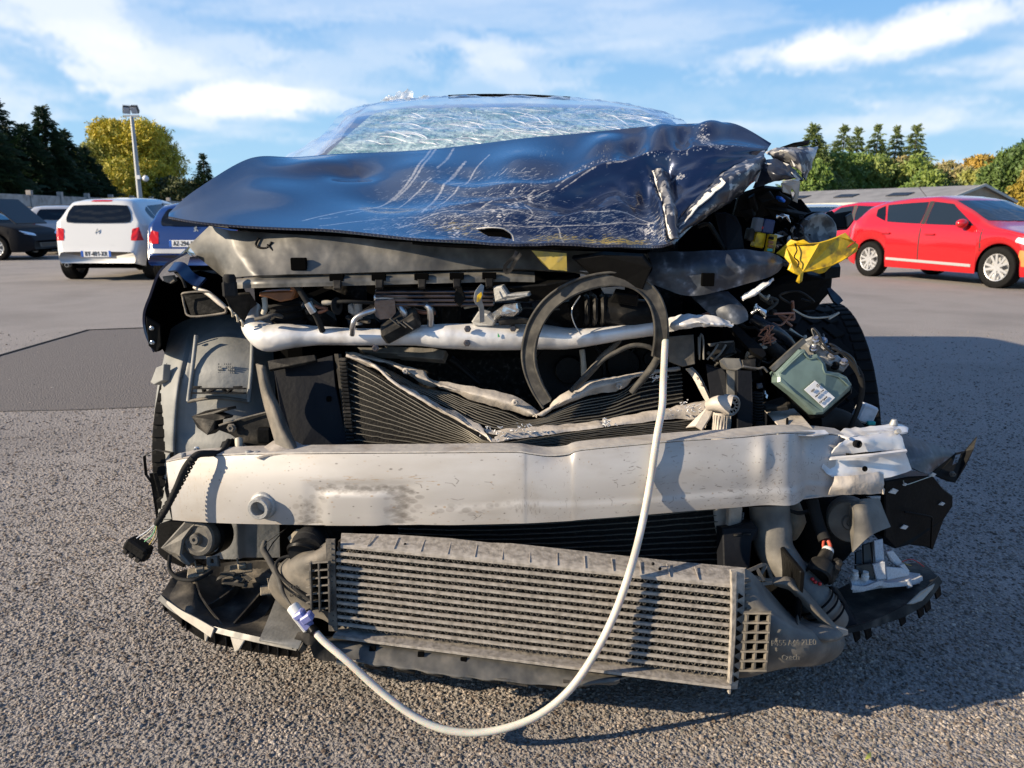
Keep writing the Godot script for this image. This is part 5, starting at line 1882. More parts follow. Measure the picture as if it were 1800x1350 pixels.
func build_wreck_hood() -> void:
	dent.seed = 77
	dent.frequency = 0.09
	dent.fractal_octaves = 3
	foil.seed = 31
	foil.noise_type = FastNoiseLite.TYPE_CELLULAR
	foil.cellular_return_type = FastNoiseLite.RETURN_DISTANCE
	foil.frequency = 0.55
	foil.fractal_type = FastNoiseLite.FRACTAL_NONE
	var m: StandardMaterial3D = M.paint_navy.duplicate()
	m.resource_name = "paint_scratched"
	m.albedo_color = Color.WHITE
	m.albedo_texture = hood_textures()[0]
	m.metallic = 0.42
	m.roughness = 0.34
	M["paint_scratched"] = m
	var g := Geo.new()
	g.sheet(hood_rows(), 12, 12, 0.006, hood_bend)
	var hood := part("hood", g, m, car, "crumpled dark blue hood covered in scratches")
	push = 0.10
	# inner frame under the lip
	var rows := [[300, 384, 2.02, 420, 399, 1.93, 580, 408, 1.86, 740, 424, 1.79, 900, 430, 1.74, 1060, 428, 1.73, 1180, 424, 1.72], [305, 386, 2.04, 425, 405, 1.95, 585, 418, 1.88, 745, 433, 1.81, 900, 438, 1.77, 1060, 438, 1.76, 1185, 436, 1.75], [330, 380, 2.25, 450, 392, 2.2, 600, 410, 2.15, 750, 425, 2.1, 900, 430, 2.05, 1060, 430, 2.0, 1190, 425, 1.95]]
	sheet_part("inner_frame", rows, 4, 3, 0.008, M.plastic_dark, hood)
	# torn lip: a dark hole and the curl round it
	tube_part("torn_edge", [838, 402, 1.665, 860, 400, 1.655, 885, 402, 1.655, 900, 412, 1.66, 903, 423, 1.665], 0.0016, M.paint_edge, hood, 6, 4)
	var tg := Geo.new()
	tg.plate(T([840, 405, 1.67, 862, 402, 1.66, 884, 404, 1.66, 897, 413, 1.66, 899, 421, 1.665, 880, 417, 1.667, 858, 416, 1.67]), 0.004)
	part("tear", tg, M.void, hood)
	# standing white-edged ridge
	g = Geo.new()
	g.sheet([T([1150, 302, 1.865, 1158, 325, 1.82, 1166, 350, 1.77, 1174, 380, 1.70, 1181, 421, 1.625]), T([1160, 300, 1.835, 1166, 322, 1.79, 1174, 348, 1.74, 1180, 378, 1.675, 1187, 421, 1.61]), T([1172, 308, 1.87, 1176, 326, 1.83, 1182, 352, 1.79, 1186, 380, 1.72, 1191, 420, 1.65])], 5, 4, 0.003, ragged)
	part("raised_crease", g, M.paint_chipped, hood, "white cracked ridge standing up from the hood")
	g = Geo.new()
	g.sheet([T([1150, 301, 1.862, 1158, 324, 1.817, 1166, 349, 1.767, 1174, 379, 1.697, 1181, 420, 1.622]), T([1156, 300, 1.845, 1163, 323, 1.80, 1171, 348, 1.75, 1178, 378, 1.682, 1185, 420, 1.612])], 8, 2, 0.003, ragged)
	part("bare_edge", g, M.paint_edge, hood)
	# the folded corner: the strip that climbs to the far corner
	g = Geo.new()
	g.sheet([T([1184, 394, 1.70, 1225, 345, 1.74, 1266, 305, 1.78, 1318, 276, 1.83, 1343, 258, 1.88]), T([1190, 402, 1.655, 1232, 360, 1.69, 1275, 318, 1.72, 1322, 290, 1.77, 1346, 272, 1.83]), T([1199, 413, 1.66, 1250, 376, 1.70, 1296, 342, 1.745, 1330, 308, 1.79, 1349, 284, 1.85]), T([1205, 408, 1.76, 1255, 374, 1.82, 1302, 346, 1.86, 1336, 312, 1.90, 1352, 288, 1.95])], 8, 5, 0.004, ragged)
	part("folded_corner", g, M.paint_chipped, hood, "folded hood corner with white chipped edges")
	g = Geo.new()
	g.sheet([T([1184, 396, 1.71, 1225, 347, 1.75, 1266, 308, 1.79]), T([1186, 400, 1.68, 1226, 352, 1.715, 1268, 311, 1.745]), T([1189, 404, 1.655, 1232, 357, 1.685, 1274, 316, 1.715])], 8, 3, 0.002, ragged)
	part("bare_edge", g, M.paint_edge, hood)
	g = Geo.new()
	g.plate(T([1175, 360, 1.80, 1226, 338, 1.83, 1188, 394, 1.74]), 0.01)
	part("gap", g, M.void, hood)
	push = 0.0


var rag_seed := 0.0


func ragged(u: float, v: float, p: Vector3, n: Vector3) -> Vector3:
	return n * (foil.get_noise_3d(p.x * 46.0, p.y * 46.0, p.z * 46.0) * 0.008 + dent.get_noise_3d(p.x * 420.0, p.y * 420.0, 4.0) * 0.0022) + Vector3(dent.get_noise_3d(p.y * 500.0, p.x * 500.0, 9.0), dent.get_noise_3d(p.x * 500.0, p.z * 500.0, 3.0), 0) * 0.0026


func build_wreck_film() -> void:
	var m := mat("film", Color(0.92, 0.94, 0.97, 0.07), 0.10)
	m.transparency = BaseMaterial3D.TRANSPARENCY_ALPHA
	m.cull_mode = BaseMaterial3D.CULL_DISABLED
	var f2 := mat("film_crease", Color(0.95, 0.96, 0.98, 0.5), 0.3)
	f2.transparency = BaseMaterial3D.TRANSPARENCY_ALPHA
	var f3 := mat("film_loose", Color(0.85, 0.87, 0.9, 0.22), 0.2)
	f3.transparency = BaseMaterial3D.TRANSPARENCY_ALPHA
	var film := thing("plastic_film", "clear plastic film stretched and wrinkled over the cracked windscreen of the wreck", "plastic sheet")
	dent.seed = 77
	var rows := [[640, 186, 3.52, 700, 176, 3.56, 800, 171, 3.58, 900, 170, 3.58, 1000, 173, 3.58, 1090, 182, 3.56, 1150, 196, 3.52], [608, 196, 3.25, 690, 180, 3.28, 790, 174, 3.30, 900, 173, 3.32, 1010, 176, 3.30, 1110, 187, 3.28, 1180, 203, 3.22], [575, 228, 2.98, 670, 214, 3.0, 780, 206, 3.02, 900, 203, 3.02, 1020, 204, 3.02, 1130, 210, 3.0, 1208, 217, 2.95], [545, 262, 2.74, 650, 250, 2.74, 770, 244, 2.76, 900, 238, 2.76, 1020, 236, 2.76, 1140, 236, 2.74, 1220, 236, 2.72], [530, 300, 2.66, 640, 300, 2.66, 770, 300, 2.66, 900, 300, 2.66, 1020, 300, 2.66, 1140, 290, 2.66, 1225, 270, 2.66]]
	var rr := []
	for r in rows:
		rr.append(T(r))
	var g := Geo.new()
	g.sheet(rr, 12, 10, 0.0, film_bend)
	part("film_sheet", g, m, film)
	# the loose flank that hangs past the pillar
	g = Geo.new()
	g.sheet([T([650, 183, 3.4, 610, 205, 3.35, 570, 235, 3.3, 500, 275, 3.25]), T([640, 190, 3.3, 604, 214, 3.2, 572, 244, 3.1, 505, 282, 3.05]), T([600, 240, 2.95, 580, 256, 2.92, 560, 272, 2.9, 520, 300, 2.85])], 6, 6, 0.0, film_bend)
	part("loose_flank", g, f3, film)
	# bunched film on the roof
	var r := RandomNumberGenerator.new()
	r.seed = 41
	g = Geo.new()
	for k in 16:
		var x := 672.0 + r.randf() * 100.0
		var y0 := 181.0 - (x - 660.0) * 0.09
		var hgt := r.randf_range(3, 15) * (1.35 if x > 700 and x < 725 else 0.8)
		var d := 3.45 + r.randf() * 0.12
		g.sheet([T([x - 9, y0, d, x, y0 - 2, d, x + 9, y0, d]), T([x - 7, y0 - hgt * 0.6, d - 0.02, x + 1, y0 - hgt * 0.5, d + 0.03, x + 6, y0 - hgt * 0.7, d]), T([x - 3, y0 - hgt, d + 0.01, x, y0 - hgt * 0.9, d - 0.02, x + 3, y0 - hgt, d + 0.02])], 3, 3, 0.0, film_bend)
	part("bunched_film", g, f2, film)
	# creases that catch the light
	for k in 110:
		g = Geo.new()
		var u := r.randf_range(0.06, 0.94)
		var v := r.randf_range(0.05, 0.95)
		var x := lerpf(lerpf(650, 590, v), lerpf(1130, 1200, v), u)
		var y := lerpf(186.0 + absf(u - 0.45) * 26.0, 262.0 - u * 40.0, v)
		var an := r.randfn() * 0.25 + (0.0 if r.randf() < 0.7 else r.randf_range(-1.2, 1.2))
		var l := r.randf_range(20, 75)
		var pts := PackedVector3Array()
		for j in 5:
			var d := lerpf(3.26, 2.72, clampf((y - 178.0) / 75.0, 0, 1))
			pts.append(P(x, y, d))
			x += cos(an) * l * 0.25
			y += sin(an) * l * 0.10
			an += r.randf_range(-0.5, 0.5)
		var w := r.randf_range(0.0022, 0.0060)
		g.tube(pts, [0.0008, w, w * 0.7, w, 0.0008], 6, 4, false, 0.5)
		part("film_crease", g, f2, film)
	film.position = Vector3(0, 0, -3.0)
	for c in film.get_children():
		c.position += Vector3(0, 0, 3.0)


func film_bend(u: float, v: float, p: Vector3, n: Vector3) -> Vector3:
	return n * (dent.get_noise_3d(p.x * 60.0, p.y * 220.0, p.z * 60.0) * 0.009 + absf(dent.get_noise_3d(p.x * 240.0, p.y * 300.0, p.z * 160.0)) * 0.010)


func bolt(parent: Node3D, x: float, y: float, d: float, r: float, m: Material) -> void:
	var g := Geo.new()
	g.lathe(PackedVector2Array([Vector2(r * 1.5, -0.002), Vector2(r * 1.5, 0.002), Vector2(r, 0.003), Vector2(r, 0.009), Vector2(r * 0.55, 0.009), Vector2(r * 0.5, 0.005), Vector2(0, 0.005)]), P(x, y, d), Vector3(0, 0.1, 1), 6)
	part("bolt", g, m, parent)


func build_wreck_left() -> void:
	# fender shell, opened at the front
	var g := Geo.new()
	g.sheet([T([330, 446, 2.02, 345, 450, 2.3, 370, 430, 2.85]), T([300, 462, 2.02, 318, 452, 2.35, 350, 420, 2.9]), T([280, 483, 2.02, 300, 470, 2.35, 338, 440, 2.95]), T([266, 520, 2.03, 286, 505, 2.40, 326, 480, 3.0]), T([255, 552, 2.05, 276, 545, 2.44, 316, 520, 3.05]), T([258, 585, 2.05, 276, 590, 2.40, 314, 555, 3.05]), T([273, 618, 2.05, 288, 612, 2.35, 318, 580, 3.05])], 6, 4, 0.006)
	var fender := part("fender", g, M.paint_navy, car)
	g = Geo.new()
	g.plate(T([256, 556, 2.04, 281, 571, 2.05, 283, 608, 2.05, 274, 620, 2.05, 261, 608, 2.045]), 0.006)
	part("mounting_tab", g, M.plastic_dark, fender)
	bolt(fender, 267, 577, 2.035, 0.004, M.steel)
	bolt(fender, 268, 602, 2.035, 0.004, M.steel)
	# gloss strips and wheel-house edge above
	g = Geo.new()
	g.strap(T([302, 470, 2.0, 318, 470, 1.98, 330, 484, 1.98, 345, 494, 1.98, 356, 497, 1.97]), 0.03, 0.006, Vector3(0.2, 0.8, 1).normalized(), 4)
	part("headlamp_strip", g, M.paint_navy, fender)
	tube_part("seal", [308, 478, 2.0, 320, 490, 1.97, 326, 505, 1.97], 0.004, M.rubber, fender, 6, 3)
	g = Geo.new()
	g.plate(T([285, 486, 2.03, 303, 484, 2.03, 308, 494, 2.03, 300, 499, 2.03, 288, 495, 2.03]), 0.015)
	part("clip", g, M.plastic_dusty, fender)
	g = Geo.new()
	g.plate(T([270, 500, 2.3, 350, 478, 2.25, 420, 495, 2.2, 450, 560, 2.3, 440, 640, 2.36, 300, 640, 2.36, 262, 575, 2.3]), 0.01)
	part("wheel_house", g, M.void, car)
	# bent washer-bottle bracket with its pale edge
	tube_part("bracket_edge", [321, 520, 1.98, 324, 515, 1.97, 365, 514, 1.96, 392, 534, 1.95, 397, 545, 1.95, 390, 551, 1.95, 335, 556, 1.97, 325, 540, 1.98, 321, 520, 1.98], 0.003, M.plastic_dusty, car, 6, 4)
	g = Geo.new()
	g.plate(T([322, 518, 2.0, 364, 516, 1.98, 396, 545, 1.97, 388, 550, 1.97, 335, 555, 1.99]), 0.01)
	part("bracket_plate", g, M.plastic_dark, car)
	tube_part("stay", [341, 505, 1.99, 365, 515, 1.965, 386, 532, 1.95, 397, 541, 1.945], [0.004, 0.007, 0.007, 0.005], M.alu_dusty, car, 8, 3)
	# wheel-arch liner wraps round the front of the tyre
	var rows := [[306, 552, 2.40, 330, 548, 2.36, 370, 546, 2.33, 410, 546, 2.33, 448, 548, 2.35, 478, 556, 2.38], [292, 612, 2.24, 318, 608, 2.15, 345, 606, 2.12, 395, 604, 2.11, 440, 606, 2.12, 480, 612, 2.18], [276, 680, 2.12, 308, 680, 2.03, 330, 680, 2.045, 390, 680, 2.03, 440, 682, 2.04, 484, 690, 2.10], [270, 740, 2.10, 302, 742, 2.01, 326, 742, 2.03, 385, 742, 2.01, 440, 744, 2.02, 486, 750, 2.06], [268, 800, 2.08, 300, 804, 2.0, 326, 804, 2.02, 385, 804, 2.0, 440, 804, 2.0, 488, 806, 2.04], [272, 880, 2.04, 306, 884, 1.98, 330, 884, 2.0, 390, 884, 1.98, 440, 884, 1.98, 490, 884, 2.0], [285, 975, 2.02, 316, 980, 1.96, 340, 980, 1.98, 395, 980, 1.97, 440, 980, 1.97, 492, 980, 1.98]]
	var liner := sheet_part("arch_liner", rows, 8, 6, 0.004, M.plastic_grey, car, liner_bend)
	g = Geo.new()
	g.sheet([T([350, 566, 2.26, 392, 562, 2.24, 434, 566, 2.26]), T([343, 606, 2.085, 390, 603, 2.07, 442, 606, 2.09]), T([336, 650, 2.01, 390, 648, 1.995, 442, 650, 2.005]), T([331, 704, 1.99, 384, 697, 1.98, 437, 705, 1.99])], 6, 5, 0.006)
	var panel := part("access_panel", g, M.plastic_grey, liner)
	tube_part("rib", [345, 590, 2.045, 338, 650, 2.0, 331, 705, 1.985], 0.006, M.plastic_grey, panel, 6, 4)
	tube_part("rib", [444, 600, 2.05, 442, 650, 1.998, 437, 706, 1.985], 0.006, M.plastic_grey, panel, 6, 4)
	tube_part("rib", [331, 706, 1.985, 358, 701, 1.975, 384, 699, 1.972, 412, 702, 1.978, 437, 706, 1.985], 0.005, M.plastic_dusty, panel, 6, 4)
	g = Geo.new()
	for q in [[340, 683, 431, 683], [338, 691, 431, 691], [358, 683, 360, 691], [360, 691, 378, 684], [392, 684, 400, 691], [400, 691, 408, 683], [342, 680, 352, 680], [412, 680, 424, 680]]:
		g.strap(T([q[0], q[1], 1.965, q[2], q[3], 1.965]), 0.004, 0.02, Vector3(0, 0.2, 1).normalized(), 1)
	part("bracket_lattice", g, M.plastic, panel)
	# raised part number on the panel
	g = Geo.new()
	for k in 4:
		for j in 9:
			if (k * 7 + j * 5) % 6 < 4:
				g.box(P(384 + j * 3.4, 640 + k * 5.0, 1.992), Vector3(0.0035, 0.0045, 0.003), Basis.IDENTITY, 0.0005)
	var marks := part("moulded_marks", g, M.plastic_grey, panel)
	marks.set_meta("kind", "stuff")
	bolt(liner, 346, 790, 1.975, 0.006, M.steel)
	# outer edge tabs
	g = Geo.new()
	g.plate(T([264, 672, 2.08, 274, 646, 2.08, 288, 640, 2.06, 286, 668, 2.05, 270, 676, 2.07]), 0.02)
	part("edge_tab", g, M.plastic_grey, liner)
	g = Geo.new()
	g.plate(T([250, 802, 1.99, 272, 790, 1.98, 300, 796, 1.96, 290, 860, 1.95, 303, 914, 1.93, 274, 914, 1.95, 264, 850, 1.97, 253, 835, 1.99]), 0.012, 0.002, Vector3(0, 0.2, 1), T([262, 832, 1.975, 270, 832, 1.97, 281, 874, 1.96, 273, 880, 1.965]))
	part("fender_bracket", g, M.plastic, car)
	g = Geo.new()
	g.plate(T([276, 922, 1.96, 300, 914, 1.95, 320, 918, 1.94, 330, 970, 1.93, 322, 998, 1.93, 290, 985, 1.94, 277, 972, 1.95]), 0.01)
	part("bumper_bracket", g, M.plastic_dark, car)
	# bracket that carried the headlamp
	g = Geo.new()
	g.plate(T([378, 754, 1.88, 400, 741, 1.88, 420, 738, 1.88, 467, 726, 1.87, 478, 754, 1.86, 481, 770, 1.86, 455, 797, 1.87, 436, 786, 1.87, 419, 774, 1.88, 405, 764, 1.88]), 0.008)
	var br := part("lamp_bracket", g, M.plastic, car)
	bolt(br, 407, 752, 1.87, 0.008, M.plastic_dusty)
	tube_part("bracket_rim", [385, 748, 1.872, 410, 740, 1.87, 440, 732, 1.866, 468, 725, 1.862], 0.003, M.plastic_dusty, br, 6, 2)
	g = Geo.new()
	g.box(P(465, 765, 1.85), Vector3(0.035, 0.04, 0.02), Basis.IDENTITY, 0.004)
	part("bracket_block", g, M.plastic_dark, br)
	g = Geo.new()
	g.plate(T([336, 732, 1.90, 360, 722, 1.88, 400, 716, 1.86, 401, 721, 1.86, 378, 727, 1.87, 396, 733, 1.86, 394, 737, 1.86, 378, 740, 1.87, 376, 756, 1.87, 364, 765, 1.87, 346, 752, 1.89]), 0.03)
	part("lamp_clip", g, M.plastic, car)
	tube_part("sensor_stalk", [420, 772, 1.84, 420, 790, 1.82, 419, 806, 1.80], [0.010, 0.010, 0.007], M.cream, car, 10, 2)
	g = Geo.new()
	g.plate(T([390, 776, 1.86, 408, 770, 1.85, 414, 777, 1.85, 402, 792, 1.84, 392, 805, 1.83, 380, 806, 1.83, 384, 790, 1.85]), 0.02)
	part("clip", g, M.plastic_dark, car)
	# shroud beside the condenser
	g = Geo.new()
	g.plate(T([481, 648, 1.93, 520, 640, 1.93, 585, 624, 1.92, 590, 680, 1.90, 604, 745, 1.87, 618, 800, 1.84, 520, 800, 1.83, 492, 718, 1.88]), 0.012)
	var shroud := part("air_shroud", g, M.shroud, car)
	g = Geo.new()
	g.plate(T([470, 634, 1.91, 500, 629, 1.91, 553, 623, 1.90, 556, 633, 1.89, 510, 643, 1.89, 473, 650, 1.90]), 0.01)
	part("top_lip", g, M.plastic, shroud)
	g = Geo.new()
	g.box(P(578, 701, 1.885), Vector3(0.011, 0.012, 0.01), Basis.IDENTITY, 0.001)
	part("slot", g, M.void, shroud)
	g = Geo.new()
	g.sheet([T([453, 639, 1.86, 460, 680, 1.855, 468, 715, 1.84, 480, 755, 1.80, 492, 800, 1.74]), T([460, 642, 1.83, 468, 682, 1.82, 482, 716, 1.80, 496, 755, 1.76, 522, 800, 1.72]), T([464, 646, 1.87, 474, 684, 1.86, 490, 718, 1.84, 506, 757, 1.80, 526, 800, 1.76])], 4, 3, 0.005)
	part("seal_strip", g, M.plastic_dusty, car)
	# left horn
	g = Geo.new()
	g.plate(T([281, 964, 1.80, 327, 913, 1.80, 352, 911, 1.80, 360, 920, 1.80, 337, 930, 1.795, 322, 950, 1.79, 318, 975, 1.785, 333, 992, 1.785, 330, 997, 1.785]), 0.03, 0.004)
	var horn := part("horn", g, M.plastic_dusty2, car)
	g = Geo.new()
	g.lathe(PackedVector2Array([Vector2(0.046, -0.03), Vector2(0.046, 0.0), Vector2(0.043, 0.006), Vector2(0.034, 0.009), Vector2(0.030, 0.004), Vector2(0.016, 0.005), Vector2(0.014, 0.016), Vector2(0.011, 0.019), Vector2(0.005, 0.019), Vector2(0.004, 0.014), Vector2(0, 0.014)]), P(349, 946, 1.80), Vector3(-0.25, 0.15, 1), 28)
	part("horn_disc", g, M.plastic_dusty2, horn)
	g = Geo.new()
	g.lathe(PackedVector2Array([Vector2(0.052, -0.06), Vector2(0.052, -0.02), Vector2(0.047, -0.012)]), P(354, 946, 1.80), Vector3(-0.25, 0.15, 1), 28)
	part("horn_case", g, M.plastic_dark, horn)
	g = Geo.new()
	g.plate(T([362, 978, 1.77, 382, 977, 1.77, 384, 996, 1.76, 363, 996, 1.76]), 0.015, 0.002, Vector3(0, 0.2, 1), T([369, 982, 1.769, 375, 982, 1.769, 376, 990, 1.765, 370, 990, 1.765]))
	part("horn_foot", g, M.plastic_dusty, horn)


func liner_bend(u: float, v: float, p: Vector3, n: Vector3) -> Vector3:
	# the long vertical groove and a few shallow steps
	var o := -0.018 * exp(-pow((u - 0.31) / 0.022, 2.0)) * smoothstep(0.08, 0.2, v)
	o += 0.012 * smoothstep(0.30, 0.34, u) * smoothstep(0.55, 0.6, v) * (1.0 - smoothstep(0.72, 0.76, u))
	o -= 0.014 * exp(-pow((u - 0.36) / 0.03, 2.0)) * smoothstep(0.6, 0.7, v)
	return n * o + n * dent.get_noise_3d(p.x * 60.0, p.y * 60.0, 1.0) * 0.002


func build_wreck_engine() -> void:
	# inner front panel below the hood: faceted plastic moulding
	var g := Geo.new()
	g.sheet([T([331, 432, 2.08, 368, 397, 2.02, 404, 405, 1.97, 520, 412, 1.905, 700, 424, 1.89, 890, 436, 1.90, 1010, 440, 1.90, 1140, 446, 1.88]), T([348, 452, 2.05, 374, 436, 2.0, 420, 446, 1.92, 525, 446, 1.88, 700, 450, 1.875, 890, 455, 1.885, 1010, 460, 1.885, 1140, 472, 1.87]), T([395, 490, 1.99, 397, 489, 1.95, 448, 484, 1.865, 530, 482, 1.86, 700, 477, 1.865, 890, 471, 1.875, 1010, 478, 1.875, 1130, 494, 1.86])], 6, 5, 0.008, panel_bend, true)
	var panel := part("front_panel", g, M.plastic_worn, car)
	g = Geo.new()
	g.box(P(525.5, 464, 1.866), Vector3(0.038, 0.030, 0.012), Basis.IDENTITY, 0.002)
	part("square_socket", g, M.void, panel)
	# stain-like gouges
	tube_part("gouge", [455, 418, 1.925, 450, 432, 1.915, 468, 436, 1.91, 478, 425, 1.912], 0.003, M.plastic_dark, panel, 5, 4)
	tube_part("gouge", [470, 430, 1.91, 482, 445, 1.90, 478, 462, 1.895, 466, 472, 1.89], 0.0025, M.plastic_dark, panel, 5, 4)
	g = Geo.new()
	g.sheet([T([395, 492, 1.955, 450, 487, 1.875, 620, 482, 1.875, 890, 476, 1.885, 940, 478, 1.885]), T([397, 499, 1.94, 452, 496, 1.855, 620, 490, 1.855, 890, 484, 1.865, 940, 485, 1.865]), T([397, 508, 1.94, 452, 506, 1.855, 620, 502, 1.855, 890, 495, 1.865, 940, 496, 1.865])], 5, 2, 0.006, null, true)
	var ledge := part("panel_ledge", g, M.plastic_worn, panel)
	for x in [592, 666, 741, 803, 860]:
		g = Geo.new()
		var y = 496.0 - (x - 600.0) * 0.012
		g.plate(T([x - 7, y - 4, 1.845, x + 7, y - 4, 1.845, x + 6, y + 10, 1.835, x - 6, y + 11, 1.835]), 0.012)
		part("clip", g, M.plastic, ledge)
		g = Geo.new()
		g.box(P(x, y - 8, 1.86), Vector3(0.034, 0.016, 0.012), Basis.IDENTITY, 0.001)
		part("clip_slot", g, M.void, ledge)
	# everything behind the panel
	push = -0.06
	# orange neck of the coolant tank
	g = Geo.new()
	g.plate(L([503, 491, 512, 490, 522, 503, 519, 516, 513, 527, 492, 531, 473, 524, 455, 521, 455, 514, 480, 512, 510, 511, 509, 501, 503, 500], 1.97), 0.06, 0.004)
	part("coolant_tank", g, M.orange, car)
	tube_part("hose", [465, 524, 1.97, 466, 540, 1.96, 463, 552, 1.96], 0.007, M.cream, car, 8, 3)
	g = Geo.new()
	g.tube(T([500, 532, 2.06, 506, 560, 2.06, 516, 600, 2.08]), 0.04, 14, 4)
	for k in 4:
		g.lathe(PackedVector2Array([Vector2(0.04, -0.006), Vector2(0.048, 0), Vector2(0.04, 0.006)]), P(500 + k * 3, 536 + k * 11, 2.06), Vector3(0.1, -1, 0), 16)
	part("intake_bellows", g, M.rubber, car)
	tube_part("cable", [514, 494, 1.93, 528, 512, 1.93, 542, 534, 1.93, 556, 556, 1.94, 567, 582, 1.96], 0.0075, M.rubber, car, 10, 4)
	tube_part("cable_band", [541, 532, 1.926, 546, 541, 1.927, 551, 549, 1.93], 0.0095, M.steel, car, 10, 3)
	# grille slats behind the ledge
	for k in 4:
		g = Geo.new()
		g.box(P(765, 510 + k * 7.5, 1.95), Vector3(0.29, 0.007, 0.03), Basis(Vector3.RIGHT, 0.3), 0.002)
		part("slat", g, M.steel_dark, car)
	g = Geo.new()
	g.plate(L([802, 505, 812, 504, 818, 525, 808, 540, 798, 528], 1.93), 0.01)
	part("clip", g, M.plastic_dark, car)
	# front cross-tube of the body, with its bend up on the near corner
	tube_part("cross_tube", [445, 540, 2.08, 441, 556, 2.05, 446, 577, 2.02, 470, 593, 1.99, 508, 591, 1.98, 560, 590, 1.98, 620, 592, 1.97, 682, 592, 1.97, 730, 590, 1.965, 782, 591, 1.96, 845, 592, 1.96, 905, 592, 1.96, 950, 592, 1.96, 995, 595, 1.96, 1040, 592, 1.95, 1090, 585, 1.95, 1140, 578, 1.94, 1165, 574, 1.94], [0.021, 0.024, 0.029, 0.037, 0.031, 0.024, 0.0215, 0.0215, 0.025, 0.031, 0.0335, 0.0335, 0.032, 0.027, 0.022, 0.019, 0.019, 0.021], M.alu_white, car, 14, 5, "pale aluminium cross-tube bent up at one end")
	for q in [[822, 578], [821, 603], [902, 577], [660, 612]]:
		bolt(car, q[0], q[1], 1.925, 0.006, M.steel_dark)
	g = Geo.new()
	g.plate(L([875, 585, 879, 592, 875, 593], 1.923), 0.002, 0.0003)
	part("paint_mark", g, M.green, car)
	g = Geo.new()
	g.sheet([T([1166, 560, 1.92, 1190, 552, 1.90, 1225, 549, 1.89, 1262, 554, 1.88, 1284, 562, 1.88]), T([1163, 575, 1.90, 1195, 570, 1.86, 1228, 566, 1.85, 1264, 568, 1.85, 1288, 574, 1.86]), T([1168, 588, 1.91, 1200, 581, 1.87, 1232, 576, 1.86, 1266, 576, 1.86, 1289, 578, 1.87])], 8, 6, 0.004, ragged)
	part("crushed_tube_end", g, M.alu_white, car)
	# mount at the bent-up end
	g = Geo.new()
	g.box(P(404, 508, 1.93), Vector3(0.034, 0.04, 0.03), Basis(Vector3.UP, 0.3), 0.005)
	g.lathe(PackedVector2Array([Vector2(0.014, -0.02), Vector2(0.016, 0.016), Vector2(0.012, 0.024), Vector2(0, 0.024)]), P(404, 500, 1.93), Vector3.UP, 12)
	part("rubber_buffer", g, M.rubber, car)
	g = Geo.new()
	g.plate(T([395, 520, 1.96, 440, 516, 1.98, 452, 535, 2.0, 440, 545, 2.0, 425, 575, 2.0, 405, 545, 1.97]), 0.01)
	part("corner_mount", g, M.plastic, car)
	for k in 3:
		tube_part("spring_coil", [402 + k * 9, 540 + k * 10, 1.965, 408 + k * 9, 548 + k * 9, 1.955, 409 + k * 9, 556 + k * 9, 1.965], 0.003, M.cream, car, 6, 3)
	# fuel and coolant pipes over the engine
	tube_part("pipe", [659, 545, 1.93, 640, 551, 1.92, 625, 560, 1.92, 620, 572, 1.92, 619, 588, 1.94], 0.0068, M.steel, car, 10, 4)
	tube_part("pipe", [700, 534, 1.95, 709, 548, 1.94, 716, 562, 1.95], 0.0085, M.steel, car, 10, 3)
	tube_part("pipe", [742, 533, 1.95, 754, 540, 1.94, 757, 552, 1.94, 757, 572, 1.95], [0.007, 0.0085, 0.0085, 0.0085], M.steel, car, 10, 4)
	tube_part("fuel_rail", [664, 523, 1.96, 690, 523, 1.955, 722, 525, 1.955, 750, 527, 1.96], 0.0105, M.steel, car, 12, 3)
	tube_part("rail_clamp", [661, 523, 1.955, 676, 523, 1.952, 692, 523, 1.955], 0.015, M.steel, car, 14, 3)
	g = Geo.new()
	g.plate(L([658, 528, 694, 527, 696, 550, 688, 560, 668, 562, 659, 555], 1.925), 0.003, 0.0008)
	part("heat_shield", g, M.steel_dark, car)
	g = Geo.new()
	g.box(P(704, 572, 1.95), Vector3(0.10, 0.035, 0.06), Basis(Vector3(0, 0, 1), 0.50) * Basis(Vector3.RIGHT, 0.4), 0.006)
	var lid := part("ribbed_cover", g, M.plastic, car)
	for k in 3:
		g = Geo.new()
		g.box(P(694 + k * 12, 566 + k * 3, 1.915), Vector3(0.003, 0.03, 0.008), Basis(Vector3(0, 0, 1), 0.9), 0.001)
		part("rib", g, M.plastic_dusty, lid)
	tube_part("cable", [583, 532, 1.94, 605, 530, 1.93, 632, 531, 1.935, 660, 533, 1.95], 0.0045, M.rubber, car, 8, 4)
	tube_part("cable_end", [566, 532, 1.94, 576, 532, 1.94, 586, 532, 1.94], [0.006, 0.0065, 0.004], M.cream, car, 8, 3)
	g = Geo.new()
	g.lathe(PackedVector2Array([Vector2(0, -0.002), Vector2(0.02, -0.002), Vector2(0.022, 0.001), Vector2(0.006, 0.003)]), P(592, 538, 1.94), Vector3(1, 0.1, 0.5), 14)
	part("grommet", g, M.rubber, car)
	g = Geo.new()
	g.plate(L([611, 536, 618, 534, 624, 548, 625, 556, 612, 549], 2.0), 0.02)
	part("bracket", g, M.cast, car)
	g = Geo.new()
	g.lathe(PackedVector2Array([Vector2(0.011, -0.05), Vector2(0.011, 0.0), Vector2(0.012, 0.004), Vector2(0, 0.004)]), P(629, 536, 2.0), Vector3.UP, 12)
	part("pipe_stub", g, M.cast, car)
